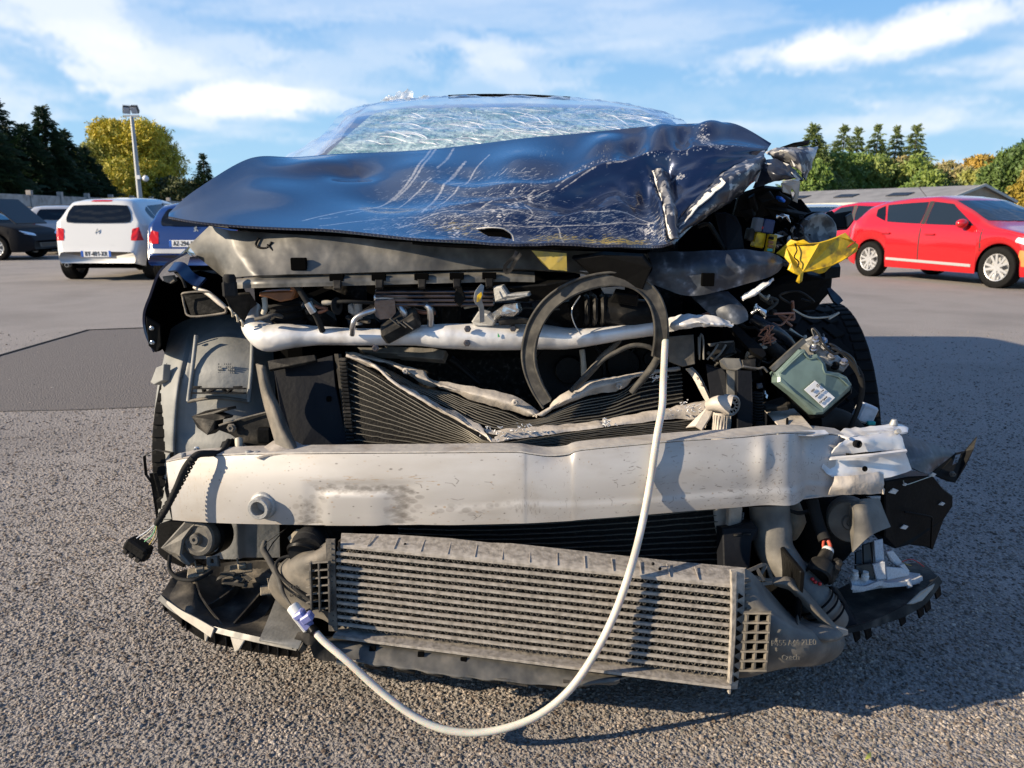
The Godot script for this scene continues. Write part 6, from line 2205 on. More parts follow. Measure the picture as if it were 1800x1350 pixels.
	# engine furniture that shows as darker shapes
	for q in [[560, 556, 2.12, 0.10, 0.05], [640, 575, 2.14, 0.08, 0.06], [790, 560, 2.10, 0.12, 0.05], [730, 560, 2.16, 0.10, 0.09], [860, 575, 2.08, 0.09, 0.05], [1010, 545, 2.06, 0.12, 0.09], [1075, 560, 2.10, 0.14, 0.08]]:
		g = Geo.new()
		g.box(P(q[0], q[1], q[2]), Vector3(q[3], q[4], 0.08), Basis.from_euler(Vector3(0.2, 0.3, q[0] * 0.01)), 0.012)
		part("casting", g, M.engine, car)
	# bent dipstick with a yellow tab
	g = Geo.new()
	g.strap(T([848, 501, 1.88, 842, 515, 1.87, 840, 528, 1.87, 846, 540, 1.88, 847, 566, 1.90]), [0.008, 0.02, 0.018, 0.012, 0.012], 0.003, Vector3(0.3, 0, 1).normalized(), 4)
	var dip := part("bent_strip", g, M.cast, car)
	g = Geo.new()
	g.plate(L([839, 519, 846, 513, 848, 518, 843, 530, 838, 531], 1.862), 0.002, 0.0004)
	part("yellow_tab", g, M.yellow, dip)
	# crumpled bright castings
	for q in [[T([866, 505, 1.90, 882, 503, 1.89, 892, 518, 1.885, 928, 515, 1.88, 930, 521, 1.88, 905, 527, 1.885, 870, 531, 1.90]), "cast"], [T([862, 552, 1.93, 885, 536, 1.90, 908, 533, 1.89, 911, 548, 1.89, 900, 558, 1.90, 880, 556, 1.90, 868, 566, 1.92]), "foil"], [T([828, 566, 1.95, 840, 548, 1.93, 856, 553, 1.92, 870, 566, 1.92, 866, 574, 1.93, 835, 574, 1.94]), "cast"], [T([872, 562, 1.90, 900, 556, 1.90, 932, 562, 1.90, 938, 570, 1.90, 880, 572, 1.90]), "plastic"]]:
		g = Geo.new()
		g.plate(q[0], 0.02, 0.003)
		part("crumpled_casting", g, M[q[1]], car)
	# loose labels
	push = 0.0
	g = Geo.new()
	g.plate(T([934, 440, 1.80, 996, 445, 1.79, 997, 477, 1.795, 966, 474, 1.795, 953, 462, 1.795]), 0.002, 0.0004)
	part("yellow_label", g, M.label_yellow, car)
	push = 0.06
	g = Geo.new()
	g.plate(T([1019, 476, 1.815, 1060, 478, 1.81, 1082, 484, 1.81, 1080, 496, 1.82, 1022, 500, 1.83]), 0.002, 0.0004)
	part("paper_label", g, M.paper, car)
	g = Geo.new()
	g.plate(T([1056, 506, 1.87, 1098, 503, 1.86, 1099, 518, 1.865, 1062, 516, 1.87]), 0.002, 0.0004)
	part("paper_label", g, M.plate_white, car)
	push = -0.03
	# latch hook hanging under the hood
	g = Geo.new()
	g.strap(T([908, 443, 1.79, 903, 452, 1.78, 890, 464, 1.78, 887, 474, 1.78, 891, 479, 1.78, 899, 472, 1.78, 906, 458, 1.78, 916, 446, 1.78]), 0.008, 0.006, Vector3(0, 0, 1), 4)
	part("latch_hook", g, M.plastic, car)
	push = -0.06
	# dark crumpled plates behind the ring
	for q in [[T([1005, 455, 1.86, 1060, 448, 1.84, 1130, 452, 1.83, 1146, 470, 1.83, 1130, 510, 1.85, 1085, 500, 1.86, 1040, 485, 1.87])], [T([890, 505, 1.94, 960, 500, 1.92, 1010, 490, 1.92, 1000, 520, 1.93, 940, 530, 1.95])], [T([1080, 515, 1.9, 1120, 520, 1.89, 1120, 540, 1.9, 1070, 532, 1.92])], [T([940, 545, 2.0, 1000, 530, 1.98, 1010, 585, 2.0, 950, 590, 2.0])]]:
		g = Geo.new()
		g.plate(q[0], 0.02, 0.003)
		part("broken_plate", g, M.plastic_dark, car)
	g = Geo.new()
	g.tube(T([1068, 545, 1.97, 1110, 550, 1.96, 1150, 553, 1.96]), 0.036, 16, 3)
	for k in 3:
		g.lathe(PackedVector2Array([Vector2(0.036, -0.006), Vector2(0.041, 0), Vector2(0.036, 0.006)]), P(1030 + k * 14, 545, 1.97), Vector3(1, 0, 0), 18)
	part("intake_pipe", g, M.plastic, car)
	tube_part("wire", [1020, 520, 1.93, 1005, 545, 1.92, 1010, 570, 1.92, 1022, 588, 1.92], 0.0016, M.steel, car, 6, 4)
	push = 0.0


func panel_bend(u: float, v: float, p: Vector3, n: Vector3) -> Vector3:
	return n * dent.get_noise_3d(p.x * 90.0, p.y * 140.0, 5.0) * 0.006 * smoothstep(0.25, 0.4, u)


# a sheet of cooling fins with its flat tubes running between two edges
func core(top: Array, bottom: Array, count: int, m: Material, skip_last := false, sag := 0.0) -> void:
	var a := Geo.smooth_line(T(top), 4)
	var b := Geo.smooth_line(T(bottom), 4)
	var g := Geo.new()
	var rows := []
	for k in 5:
		var row := PackedVector3Array()
		for i in a.size():
			row.append(a[i].lerp(b[i], k / 4.0))
		rows.append(row)
	g.sheet(rows, 1, 3, 0.02, null, true)
	var c := part("fin_core", g, m, car)
	for k in count:
		var f := (k + 0.5) / count
		var line := PackedVector3Array()
		for i in a.size():
			line.append(a[i].lerp(b[i], f) + Vector3(0, dent.get_noise_2d(i * 9.0, k * 30.0) * 0.002, 0.0035))
		g = Geo.new()
		g.strap(line, 0.0017, 0.007, Vector3(0, 0.1, 1).normalized(), 1)
		part("cooling_tube", g, M.tube_line, c)


func build_wreck_radiator() -> void:
	# condenser face between its caved-in top rail and the bumper beam
	core([606, 628, 1.92, 650, 650, 1.89, 700, 682, 1.86, 766, 724, 1.82, 815, 750, 1.79, 862, 776, 1.75, 930, 770, 1.77, 1000, 760, 1.79, 1060, 752, 1.80, 1110, 746, 1.81, 1165, 741, 1.82, 1232, 736, 1.84], [618, 800, 1.84, 655, 801, 1.835, 705, 801, 1.83, 768, 801, 1.82, 815, 802, 1.81, 862, 803, 1.80, 930, 804, 1.80, 1000, 802, 1.80, 1060, 798, 1.80, 1110, 794, 1.80, 1165, 788, 1.80, 1240, 782, 1.81], 15, M.fin_dark)
	# radiator behind it
	core([610, 628, 2.0, 680, 648, 1.98, 742, 680, 1.96, 790, 690, 1.94, 830, 706, 1.92, 893, 724, 1.90, 940, 737, 1.89, 1018, 704, 1.90, 1090, 688, 1.92, 1130, 662, 1.94, 1198, 654, 1.96], [616, 626, 1.94, 660, 640, 1.93, 700, 672, 1.90, 735, 690, 1.88, 790, 718, 1.86, 835, 742, 1.83, 900, 756, 1.81, 1000, 744, 1.84, 1055, 738, 1.85, 1120, 724, 1.87, 1200, 708, 1.89], 8, M.fin_dark)
	# lower half seen under the beam
	core([700, 915, 1.80, 820, 918, 1.79, 940, 915, 1.78, 1060, 906, 1.77, 1160, 898, 1.77, 1262, 888, 1.77], [700, 1010, 1.76, 820, 1010, 1.75, 940, 1012, 1.74, 1060, 1012, 1.73, 1160, 1010, 1.73, 1262, 1010, 1.73], 11, M.fin_dark)
	# top rails, folded into a V
	var g := Geo.new()
	g.sheet([T([607, 616, 2.0, 677, 630, 1.98, 743, 650, 1.96, 763, 666, 1.955, 847, 680, 1.93, 910, 696, 1.91, 950, 724, 1.89]), T([612, 622, 1.98, 678, 637, 1.955, 743, 664, 1.935, 780, 679, 1.925, 840, 694, 1.90, 905, 712, 1.88, 944, 732, 1.865]), T([614, 626, 2.0, 683, 643, 1.97, 743, 678, 1.95, 787, 688, 1.94, 830, 706, 1.92, 893, 724, 1.90, 938, 736, 1.88])], 6, 4, 0.003, ragged)
	var rail := part("radiator_rail", g, M.alu_dusty, car)
	g = Geo.new()
	g.sheet([T([958, 720, 1.89, 977, 698, 1.89, 1030, 671, 1.91, 1070, 662, 1.92, 1120, 652, 1.94, 1194, 641, 1.97]), T([948, 730, 1.865, 990, 706, 1.87, 1035, 684, 1.885, 1085, 670, 1.90, 1125, 659, 1.915, 1196, 648, 1.95]), T([938, 737, 1.88, 1017, 704, 1.89, 1050, 694, 1.90, 1090, 687, 1.91, 1130, 662, 1.93, 1198, 654, 1.96])], 6, 4, 0.003, ragged)
	part("radiator_rail", g, M.alu_dusty, car)
	for q in [[713, 652, 1.945], [905, 707, 1.88], [1088, 679, 1.90]]:
		bolt(rail, q[0], q[1], q[2], 0.006, M.alu_dusty)
	g = Geo.new()
	g.sheet([T([612, 620, 1.94, 650, 631, 1.92, 697, 670, 1.89, 733, 687, 1.87, 785, 714, 1.85, 828, 735, 1.82, 850, 752, 1.79]), T([608, 624, 1.91, 656, 642, 1.885, 698, 676, 1.86, 745, 702, 1.835, 798, 730, 1.81, 838, 755, 1.775, 856, 764, 1.76]), T([606, 629, 1.93, 663, 655, 1.90, 700, 682, 1.87, 767, 725, 1.83, 815, 752, 1.80, 848, 770, 1.765, 863, 777, 1.745])], 6, 4, 0.003, ragged)
	var front := part("condenser_rail", g, M.alu_dusty, car)
	g = Geo.new()
	g.sheet([T([850, 752, 1.80, 880, 752, 1.80, 935, 747, 1.81, 1000, 742, 1.83, 1050, 737, 1.84, 1070, 733, 1.845, 1130, 722, 1.86, 1200, 708, 1.88, 1250, 700, 1.89]), T([858, 764, 1.765, 890, 762, 1.765, 938, 757, 1.78, 1000, 751, 1.80, 1052, 744, 1.81, 1075, 744, 1.815, 1130, 731, 1.83, 1200, 717, 1.85, 1252, 705, 1.86]), T([863, 777, 1.745, 898, 772, 1.755, 940, 767, 1.77, 1000, 759, 1.79, 1057, 752, 1.80, 1080, 747, 1.81, 1130, 742, 1.82, 1200, 736, 1.84, 1240, 752, 1.82])], 6, 4, 0.003, ragged)
	part("condenser_rail", g, M.alu_dusty, car)
	# torn, frayed bits at the point of the V and further along
	var r := RandomNumberGenerator.new()
	r.seed = 3
	for q in [[880, 757, 26, 16, 1.755], [915, 752, 20, 10, 1.77], [1072, 743, 14, 8, 1.80], [1205, 716, 30, 10, 1.83], [1225, 722, 22, 14, 1.82], [1150, 662, 20, 5, 1.90]]:
		g = Geo.new()
		for k in 22:
			var x: float = q[0] + r.randfn() * q[2] * 0.5
			var y: float = q[1] + r.randfn() * q[3] * 0.5
			g.tube(T([x, y, q[4], x + r.randf_range(-7, 7), y + r.randf_range(-2, 5), q[4] - r.randf_range(0.0, 0.004)]), [0.0018, 0.0008], 4, 1)
		var fr := part("frayed_metal", g, M.alu_white, front)
		fr.set_meta("kind", "stuff")
	# end tanks
	g = Geo.new()
	for k in 26:
		g.box(P(603 + k * 0.62, 632 + k * 6.5, 1.905 - k * 0.0026), Vector3(0.020, 0.0075, 0.02), Basis.IDENTITY, 0.002)
	g.sheet([T([593, 622, 1.93, 603, 690, 1.90, 612, 760, 1.87, 616, 800, 1.85]), T([600, 622, 1.92, 609, 690, 1.89, 618, 760, 1.86, 624, 800, 1.84])], 3, 2, 0.01)
	part("end_tank", g, M.plastic, car)
	# right end of the radiator: dimpled header, receiver bottle and its flange
	g = Geo.new()
	g.sheet([T([1210, 648, 1.93, 1222, 664, 1.91, 1236, 690, 1.89, 1247, 704, 1.88]), T([1217, 645, 1.92, 1232, 662, 1.90, 1246, 690, 1.88, 1254, 704, 1.87])], 3, 2, 0.012)
	for k in 4:
		g.box(P(1226 + k * 7, 665 + k * 11, 1.88), Vector3(0.007, 0.006, 0.01), Basis.IDENTITY, 0.002)
	part("header", g, M.alu_dusty, car)
	g = Geo.new()
	g.tube(T([1268, 724, 1.80, 1268, 752, 1.795, 1267, 800, 1.79, 1266, 860, 1.78, 1266, 1000, 1.76]), 0.021, 20, 3)
	for k in 20:
		var an := TAU * k / 20.0
		g.box(P(1268, 752, 1.795) + Vector3(cos(an) * 0.0212, 0, sin(an) * 0.0212), Vector3(0.002, 0.07, 0.002), Basis.IDENTITY, 0.0005)
	part("receiver_bottle", g, M.alu_dusty, car)
	g = Geo.new()
	g.tube(T([1244, 714, 1.79, 1262, 709, 1.775, 1285, 713, 1.765]), [0.012, 0.019, 0.024], 14, 4)
	g.lathe(PackedVector2Array([Vector2(0.024, -0.02), Vector2(0.026, 0.0), Vector2(0.022, 0.004), Vector2(0.021, -0.002), Vector2(0, -0.002)]), P(1286, 713, 1.765), Vector3(0.45, 0.0, 1), 24)
	var fl := part("receiver_flange", g, M.alu_dusty, car)
	g = Geo.new()
	var fc := P(1286, 713, 1.763)
	var fb := Basis(Vector3.UP, 0.42)
	for k in 12:
		var an := TAU * k / 12.0
		g.box(fc + fb * Vector3(cos(an) * 0.0145, sin(an) * 0.0145, 0.002), Vector3(0.0035, 0.0055, 0.004), fb * Basis(Vector3(0, 0, 1), an + PI / 2), 0.0006)
	g.lathe(PackedVector2Array([Vector2(0.006, 0), Vector2(0.006, 0.004), Vector2(0, 0.004)]), fc, Vector3(0.45, 0, 1), 8)
	part("flange_holes", g, M.void, fl)
	g = Geo.new()
	g.plate(T([1205, 752, 1.80, 1240, 718, 1.80, 1258, 712, 1.80, 1248, 735, 1.79, 1234, 757, 1.785, 1222, 750, 1.79]), 0.01, 0.002)
	part("torn_header", g, M.alu_dusty, car)
	# plastic fan cowl pieces behind the ring
	g = Geo.new()
	g.plate(T([676, 608, 2.0, 760, 612, 1.98, 784, 616, 1.97, 778, 632, 1.96, 700, 626, 1.98]), 0.03)
	part("cowl_bracket", g, M.plastic_dusty, car)
	g = Geo.new()
	g.plate(T([628, 610, 2.0, 720, 612, 1.99, 716, 622, 1.98, 640, 618, 1.99]), 0.03)
	part("cowl_bracket", g, M.plastic_worn, car)
	tube_part("cowl_strut", [790, 630, 2.02, 815, 650, 2.02, 845, 676, 2.0], [0.014, 0.010, 0.007], M.plastic_dark, car, 6, 2)
	for q in [[1000, 650, 0.10], [1095, 640, 0.12], [1145, 630, 0.06]]:
		g = Geo.new()
		g.lathe(PackedVector2Array([Vector2(q[2], 0), Vector2(q[2], 0.03), Vector2(q[2] * 0.92, 0.03), Vector2(q[2] * 0.9, 0.0), Vector2(q[2] * 0.4, -0.01), Vector2(q[2] * 0.35, 0.02), Vector2(0, 0.02)]), P(q[0], q[1], 2.06), Vector3(-0.1, 0.1, 1), 32)
		part("fan_motor", g, M.plastic_dark, car)
	tube_part("cowl_arm", [1090, 598, 1.93, 1060, 628, 1.92, 1030, 662, 1.91, 1002, 690, 1.90], [0.006, 0.010, 0.009, 0.006], M.plastic_dusty, car, 6, 3)
	tube_part("vacuum_hose", [1003, 688, 1.88, 1050, 640, 1.87, 1085, 618, 1.86, 1115, 607, 1.86, 1145, 612, 1.86, 1160, 630, 1.86], 0.006, M.rubber_dusty, car, 8, 5)
	tube_part("thin_rod", [1000, 598, 1.90, 1060, 588, 1.89, 1110, 578, 1.88, 1155, 568, 1.88], 0.005, M.rubber_dusty, car, 8, 2)
	g = Geo.new()
	g.plate(T([1172, 592, 1.90, 1219, 588, 1.89, 1222, 640, 1.88, 1200, 645, 1.88, 1176, 636, 1.89]), 0.02)
	part("cowl_corner", g, M.plastic_dusty, car)
	tube_part("pipe_stub", [1023, 616, 1.96, 1025, 632, 1.95, 1027, 660, 1.95], [0.008, 0.007, 0.009], M.cream, car, 8, 3)


func build_wreck_beam() -> void:
	# the bumper beam: a pale extrusion, dented near the far end
	var top := [[292, 813, 1.80], [330, 806, 1.775], [400, 801, 1.735], [485, 799, 1.70], [600, 798, 1.665], [760, 797, 1.635], [900, 796, 1.615], [930, 799, 1.613], [965, 803, 1.612], [1000, 800, 1.611], [1020, 793, 1.61], [1100, 785, 1.61], [1200, 776, 1.615], [1300, 770, 1.625], [1360, 764, 1.635], [1410, 762, 1.655], [1455, 764, 1.685], [1490, 768, 1.70]]
	var low := [[303, 914, 1.79], [338, 917, 1.765], [402, 920, 1.725], [487, 922, 1.69], [600, 923, 1.655], [760, 922, 1.625], [900, 919, 1.605], [930, 918, 1.603], [965, 916, 1.602], [1000, 914, 1.601], [1020, 912, 1.60], [1100, 906, 1.60], [1200, 898, 1.605], [1300, 890, 1.615], [1360, 884, 1.625], [1410, 878, 1.645], [1450, 873, 1.665], [1478, 868, 1.68]]
	var rows := []
	for v in [0.0, 0.12, 0.32, 0.5, 0.68, 0.88, 1.0]:
		var row := PackedVector3Array()
		for i in top.size():
			var bulge := -0.012 * sin(PI * v)
			row.append(P(lerpf(top[i][0], low[i][0], v), lerpf(top[i][1], low[i][1], v), lerpf(top[i][2], low[i][2], v) + bulge))
		rows.append(row)
	var g := Geo.new()
	g.sheet(rows, 10, 6, 0.0035, beam_bend)
	var beam := part("bumper_beam", g, M.beam, car, "bare aluminium bumper beam with stains and scratches")
	# top flange running back, and the closing rear wall
	var f := []
	for k in 3:
		var row := PackedVector3Array()
		for i in top.size():
			var p := P(top[i][0], top[i][1], top[i][2])
			row.append(p + Vector3(0, 0.001 - 0.002 * k, -0.002 - 0.036 * k))
		f.append(row)
	g = Geo.new()
	g.sheet(f, 3, 1, 0.003)
	part("top_flange", g, M.alu_beam, beam)
	var f2 := []
	for k in 3:
		var row := PackedVector3Array()
		for i in low.size():
			row.append(P(low[i][0], low[i][1], low[i][2]) + Vector3(0, -0.001, -0.002 - 0.036 * k))
		f2.append(row)
	g = Geo.new()
	g.sheet(f2, 3, 1, 0.003)
	part("bottom_flange", g, M.alu_beam, beam)
	# towing-eye socket
	g = Geo.new()
	g.lathe(PackedVector2Array([Vector2(0.033, -0.02), Vector2(0.033, 0.010), Vector2(0.030, 0.016), Vector2(0.026, 0.018), Vector2(0.026, 0.034), Vector2(0.024, 0.037), Vector2(0.0175, 0.037), Vector2(0.0165, 0.034), Vector2(0.0165, -0.05), Vector2(0, -0.05)]), P(466, 886, 1.70), Vector3(-0.16, 0.04, 1), 32)
	part("towing_socket", g, M.cast, beam)
	# bolts and brackets on top
	for q in [[322, 803, 1.79], [437, 799, 1.73], [452, 800, 1.725]]:
		g = Geo.new()
		g.lathe(PackedVector2Array([Vector2(0.008, 0), Vector2(0.008, 0.008), Vector2(0.005, 0.01), Vector2(0, 0.01)]), P(q[0], q[1], q[2]), Vector3.UP, 8)
		part("bolt", g, M.cast, beam)
	g = Geo.new()
	g.sheet([T([445, 800, 1.75, 490, 770, 1.80, 520, 776, 1.80, 560, 798, 1.76]), T([452, 804, 1.70, 480, 798, 1.70, 520, 798, 1.69, 570, 799, 1.68])], 4, 3, 0.004)
	part("beam_bracket", g, M.alu_dusty, beam)


func beam_bend(u: float, v: float, p: Vector3, n: Vector3) -> Vector3:
	# pressed plateau, the long step below the middle, and the dents at the far end
	var px := u * 17.0
	var o := 0.0
	# plateau between columns 3.75 and 4.6 of the control net
	var a := smoothstep(3.66, 3.82, px) * (1.0 - smoothstep(4.42, 4.58, px)) * smoothstep(0.50, 0.60, v)
	var ring := smoothstep(3.45, 3.62, px) * (1.0 - smoothstep(4.62, 4.95, px)) * smoothstep(0.36, 0.47, v)
	o += 0.003 * a - 0.004 * (ring - a)
	var step := 0.74 - 0.05 * smoothstep(5.0, 6.5, px) + 0.07 * smoothstep(6.5, 12.0, px)
	o += 0.004 * smoothstep(step - 0.03, step + 0.03, v) * smoothstep(4.8, 5.3, px)
	o -= 0.006 * exp(-pow((px - 8.6) / 0.9, 2.0)) * (1.0 - smoothstep(0.0, 0.25, v))
	# crumple where it tore
	o += 0.014 * exp(-pow((px - 14.4) / 0.5, 2.0)) * (0.4 + 0.6 * v) - 0.022 * exp(-pow((px - 15.4) / 0.5, 2.0)) * (1.0 - 0.4 * v)
	o += 0.010 * exp(-pow((px - 13.6) / 0.25, 2.0)) * exp(-pow((v - 0.3) / 0.3, 2.0))
	o += dent.get_noise_3d(p.x * 40.0, p.y * 60.0, 2.0) * 0.0035 * (0.3 + smoothstep(11.5, 13.5, px))
	return n * o


# a place on the tilted intercooler: share across, share down, metres behind its face
func cooler(a: float, b: float, c := 0.0) -> Vector3:
	var l := P(592, 962, 1.560).lerp(P(592, 1110, 1.545), b)
	var r := P(1288, 1033, 1.465).lerp(P(1281, 1198, 1.445), b)
	return l.lerp(r, a) + Vector3(-0.13, 0.02, -1.0).normalized() * c


func build_wreck_cooler() -> void:
	var root := Node3D.new()
	root.name = "intercooler"
	car.add_child(root, true)
	root.set_meta("label", "dusty aluminium intercooler hanging askew at the front")
	var rows := 12
	var pitch := 1.0 / rows
	# dark back of the core
	var g := Geo.new()
	g.sheet([PackedVector3Array([cooler(0, 0, 0.03), cooler(1, 0, 0.03)]), PackedVector3Array([cooler(0, 1, 0.03), cooler(1, 1, 0.03)])], 4, 2, 0.02, null, true)
	part("core", g, M.fin, root)
	var r := RandomNumberGenerator.new()
	r.seed = 12
	for k in rows:
		var b0 := k * pitch + 0.002
		var b1 := b0 + pitch * 0.50
		g = Geo.new()
		var folds := 128
		var prev := Vector3.ZERO
		var prevd := Vector3.ZERO
		for i in folds + 1:
			var a := (i + r.randf_range(-0.22, 0.22)) / folds
			var bent := 0.25 if r.randf() < 0.04 else 0.0
			var b := b0 if i % 2 == 0 else b1
			b += bent * pitch * (0.5 if i % 2 == 0 else -0.5)
			var p := cooler(clampf(a, 0, 1), b, r.randf_range(0.0, 0.003) - bent * 0.012)
			var q := p + (cooler(0, 0, 0.03) - cooler(0, 0, 0.0))
			if i > 0:
				var side := Vector3(0.0009, 0, 0)
				g.quad(prev - side, p - side, p + side, prev + side)
				g.quad(prev, p, q, prevd)
			prev = p
			prevd = q
		part("fin_row", g, M.fin_edge, root)
		if k < rows - 1:
			g = Geo.new()
			var mid := b1 + pitch * 0.25
			var line := PackedVector3Array()
			for i in 9:
				line.append(cooler(i / 8.0, mid, -0.001 + 0.0008 * sin(i * 2.1 + k)))
			var hgt := cooler(0, 0).distance_to(cooler(0, 1)) * pitch * 0.47
			var n := (cooler(1, 0) - cooler(0, 0)).cross(cooler(0, 0) - cooler(0, 1)).normalized()
			g.strap(line, hgt * 0.72, 0.007, n, 1)
			g.strap(line, hgt, 0.003, n, 1)
			part("bar", g, M.bar, root)
	# top and bottom plates
	g = Geo.new()
	g.sheet([T([600, 937, 1.635, 700, 940, 1.62, 790, 946, 1.61, 862, 954, 1.60, 900, 955, 1.597, 1000, 966, 1.585, 1080, 975, 1.575, 1180, 986, 1.565, 1312, 998, 1.545]), PackedVector3Array([cooler(0.01, -0.035, -0.002), cooler(0.14, -0.035, -0.002), cooler(0.28, -0.035, -0.002), cooler(0.38, -0.035, -0.002), cooler(0.44, -0.035, -0.002), cooler(0.58, -0.035, -0.002), cooler(0.70, -0.035, -0.002), cooler(0.84, -0.035, -0.002), cooler(1.0, -0.035, -0.002)]), PackedVector3Array([cooler(0.01, 0.0, -0.002), cooler(0.14, 0.0, -0.002), cooler(0.28, 0.0, -0.002), cooler(0.38, 0.0, -0.002), cooler(0.44, 0.0, -0.002), cooler(0.58, 0.0, -0.002), cooler(0.70, 0.0, -0.002), cooler(0.84, 0.0, -0.002), cooler(1.0, 0.0, -0.002)])], 4, 3, 0.003, null, true)
	var top := part("top_plate", g, M.bar, root)
	g = Geo.new()
	g.strap(PackedVector3Array([cooler(0.0, 1.0, -0.001), cooler(0.5, 1.005, -0.001), cooler(1.0, 1.0, -0.001)]), 0.006, 0.05, (cooler(1, 0) - cooler(0, 0)).cross(cooler(0, 0) - cooler(0, 1)).normalized(), 3)
	part("bottom_plate", g, M.bar, root)
	# part-number sticker, rivets and scratches on the top plate
	g = Geo.new()
	g.plate(T([675, 949, 1.605, 714, 948, 1.603, 707, 957, 1.583, 668, 956, 1.586]), 0.002, 0.0003, Vector3(0, 1, 0.3))
	part("sticker", g, M.paper_worn, top)
	for q in [[633, 949, 1.60], [712, 957, 1.575], [1148, 991, 1.525], [1160, 1000, 1.51]]:
		g = Geo.new()
		g.ball(P(q[0], q[1], q[2]), Vector3.ONE * 0.0035)
		part("rivet", g, M.plastic_dark, top)
	for k in 13:
		var a := 0.08 + k * 0.07
		g = Geo.new()
		g.strap(PackedVector3Array([cooler(a, -0.04, 0.004), cooler(a + 0.012, -0.05, 0.06)]), 0.0014, 0.002, Vector3.UP, 1)
		part("scribe_line", g, M.alu_dusty, top)
	# header plates at both ends
	g = Geo.new()
	g.strap(T([581, 948, 1.556, 583, 1030, 1.548, 586, 1108, 1.540]), 0.019, 0.008, Vector3(0, 0.35, 1).normalized(), 3)
	for k in 16:
		g.box(P(582 + k * 0.25, 955 + k * 9.8, 1.551 - k * 0.001), Vector3(0.004, 0.004, 0.004), Basis.IDENTITY, 0.001)
	var hl := part("header_plate", g, M.plastic_dusty, root)
	g = Geo.new()
	g.strap(T([1296, 1000, 1.462, 1296, 1060, 1.455, 1293, 1130, 1.447, 1287, 1210, 1.438]), [0.030, 0.028, 0.026, 0.020], 0.006, Vector3(0.1, 0.35, 1).normalized(), 5)
	g.strap(T([1289, 1004, 1.458, 1289, 1060, 1.451, 1287, 1130, 1.443, 1281, 1218, 1.434]), [0.010, 0.008, 0.008, 0.003], 0.010, Vector3(0.1, 0.35, 1).normalized(), 5)
	var hr := part("header_plate", g, M.bar, root)
	for k in 10:
		g = Geo.new()
		var x := 1303.0 - k * 0.9
		var y := 1048.0 + k * 16.2
		var d := 1.4470 - k * 0.0016
		g.plate(T([x - 4, y - 5, d, x + 4, y + 1, d, x - 5, y + 6, d]), 0.003, 0.0003)
		part("notch", g, M.void, hr)
	# near-side tank with its lattice and the duct
	g = Geo.new()
	g.sheet([T([516, 972, 1.66, 535, 962, 1.66, 556, 962, 1.65, 578, 950, 1.60]), T([484, 1000, 1.66, 515, 985, 1.60, 550, 975, 1.575, 580, 968, 1.565]), T([472, 1030, 1.67, 505, 1020, 1.595, 542, 1010, 1.565, 582, 1000, 1.556]), T([490, 1060, 1.66, 515, 1050, 1.60, 548, 1050, 1.565, 583, 1050, 1.55]), T([530, 1088, 1.62, 545, 1085, 1.58, 565, 1088, 1.56, 585, 1100, 1.545])], 6, 6, 0.005)
	var tank := part("end_tank", g, M.plastic_dusty, root)
	g = Geo.new()
	g.plate(T([546, 992, 1.552, 577, 986, 1.546, 581, 1076, 1.536, 548, 1068, 1.542]), 0.003)
	part("lattice_back", g, M.void, tank)
	for k in 7:
		g = Geo.new()
		var y := 990.0 + k * 13.5
		g.strap(T([541, y + 1, 1.540, 560, y - 2, 1.534, 579, y - 3, 1.530]), 0.0032, 0.014, Vector3(0, 0.3, 1).normalized(), 1)
		part("lattice_bar", g, M.plastic_dusty, tank)
	for x in [546, 561, 578]:
		g = Geo.new()
		g.strap(T([x, 988, 1.534, x + 1, 1030, 1.531, x + 2, 1074, 1.527]), 0.0032, 0.014, Vector3(0, 0.3, 1).normalized(), 1)
		part("lattice_bar", g, M.plastic_dusty, tank)
	raised("PA66", P(518, 1032, 1.578), 0.012, Vector3(-0.25, 0, 0), M.plastic_dusty, tank)
	raised("GF30", P(518, 1046, 1.578), 0.010, Vector3(-0.25, 0, 0), M.plastic_dusty, tank)
	g = Geo.new()
	g.tube(T([537, 972, 1.62, 545, 952, 1.68, 562, 940, 1.76, 600, 930, 1.86]), [0.038, 0.037, 0.036, 0.036], 20, 5)
	for k in 4:
		g.lathe(PackedVector2Array([Vector2(0.037, -0.004), Vector2(0.041, 0), Vector2(0.037, 0.004)]), P(541 + k * 6, 962 - k * 6, 1.65 + k * 0.03), Vector3(0.25, 0.1, -1), 24)
	part("duct_hose", g, M.rubber, root)
	g = Geo.new()
	g.lathe(PackedVector2Array([Vector2(0.041, -0.005), Vector2(0.043, 0.0), Vector2(0.041, 0.006), Vector2(0.038, 0.006)]), P(537, 971, 1.622), Vector3(-0.2, -0.9, 1.2), 28)
	part("hose_clamp", g, M.plastic_dark, root)
	g = Geo.new()
	g.plate(T([505, 945, 1.72, 521, 930, 1.72, 532, 930, 1.72, 524, 948, 1.71, 512, 958, 1.70]), 0.02)
	part("bracket", g, M.cream_dusty, root)
	# far-side tank: sloping shoulder, lattice, rounded belly
	g = Geo.new()
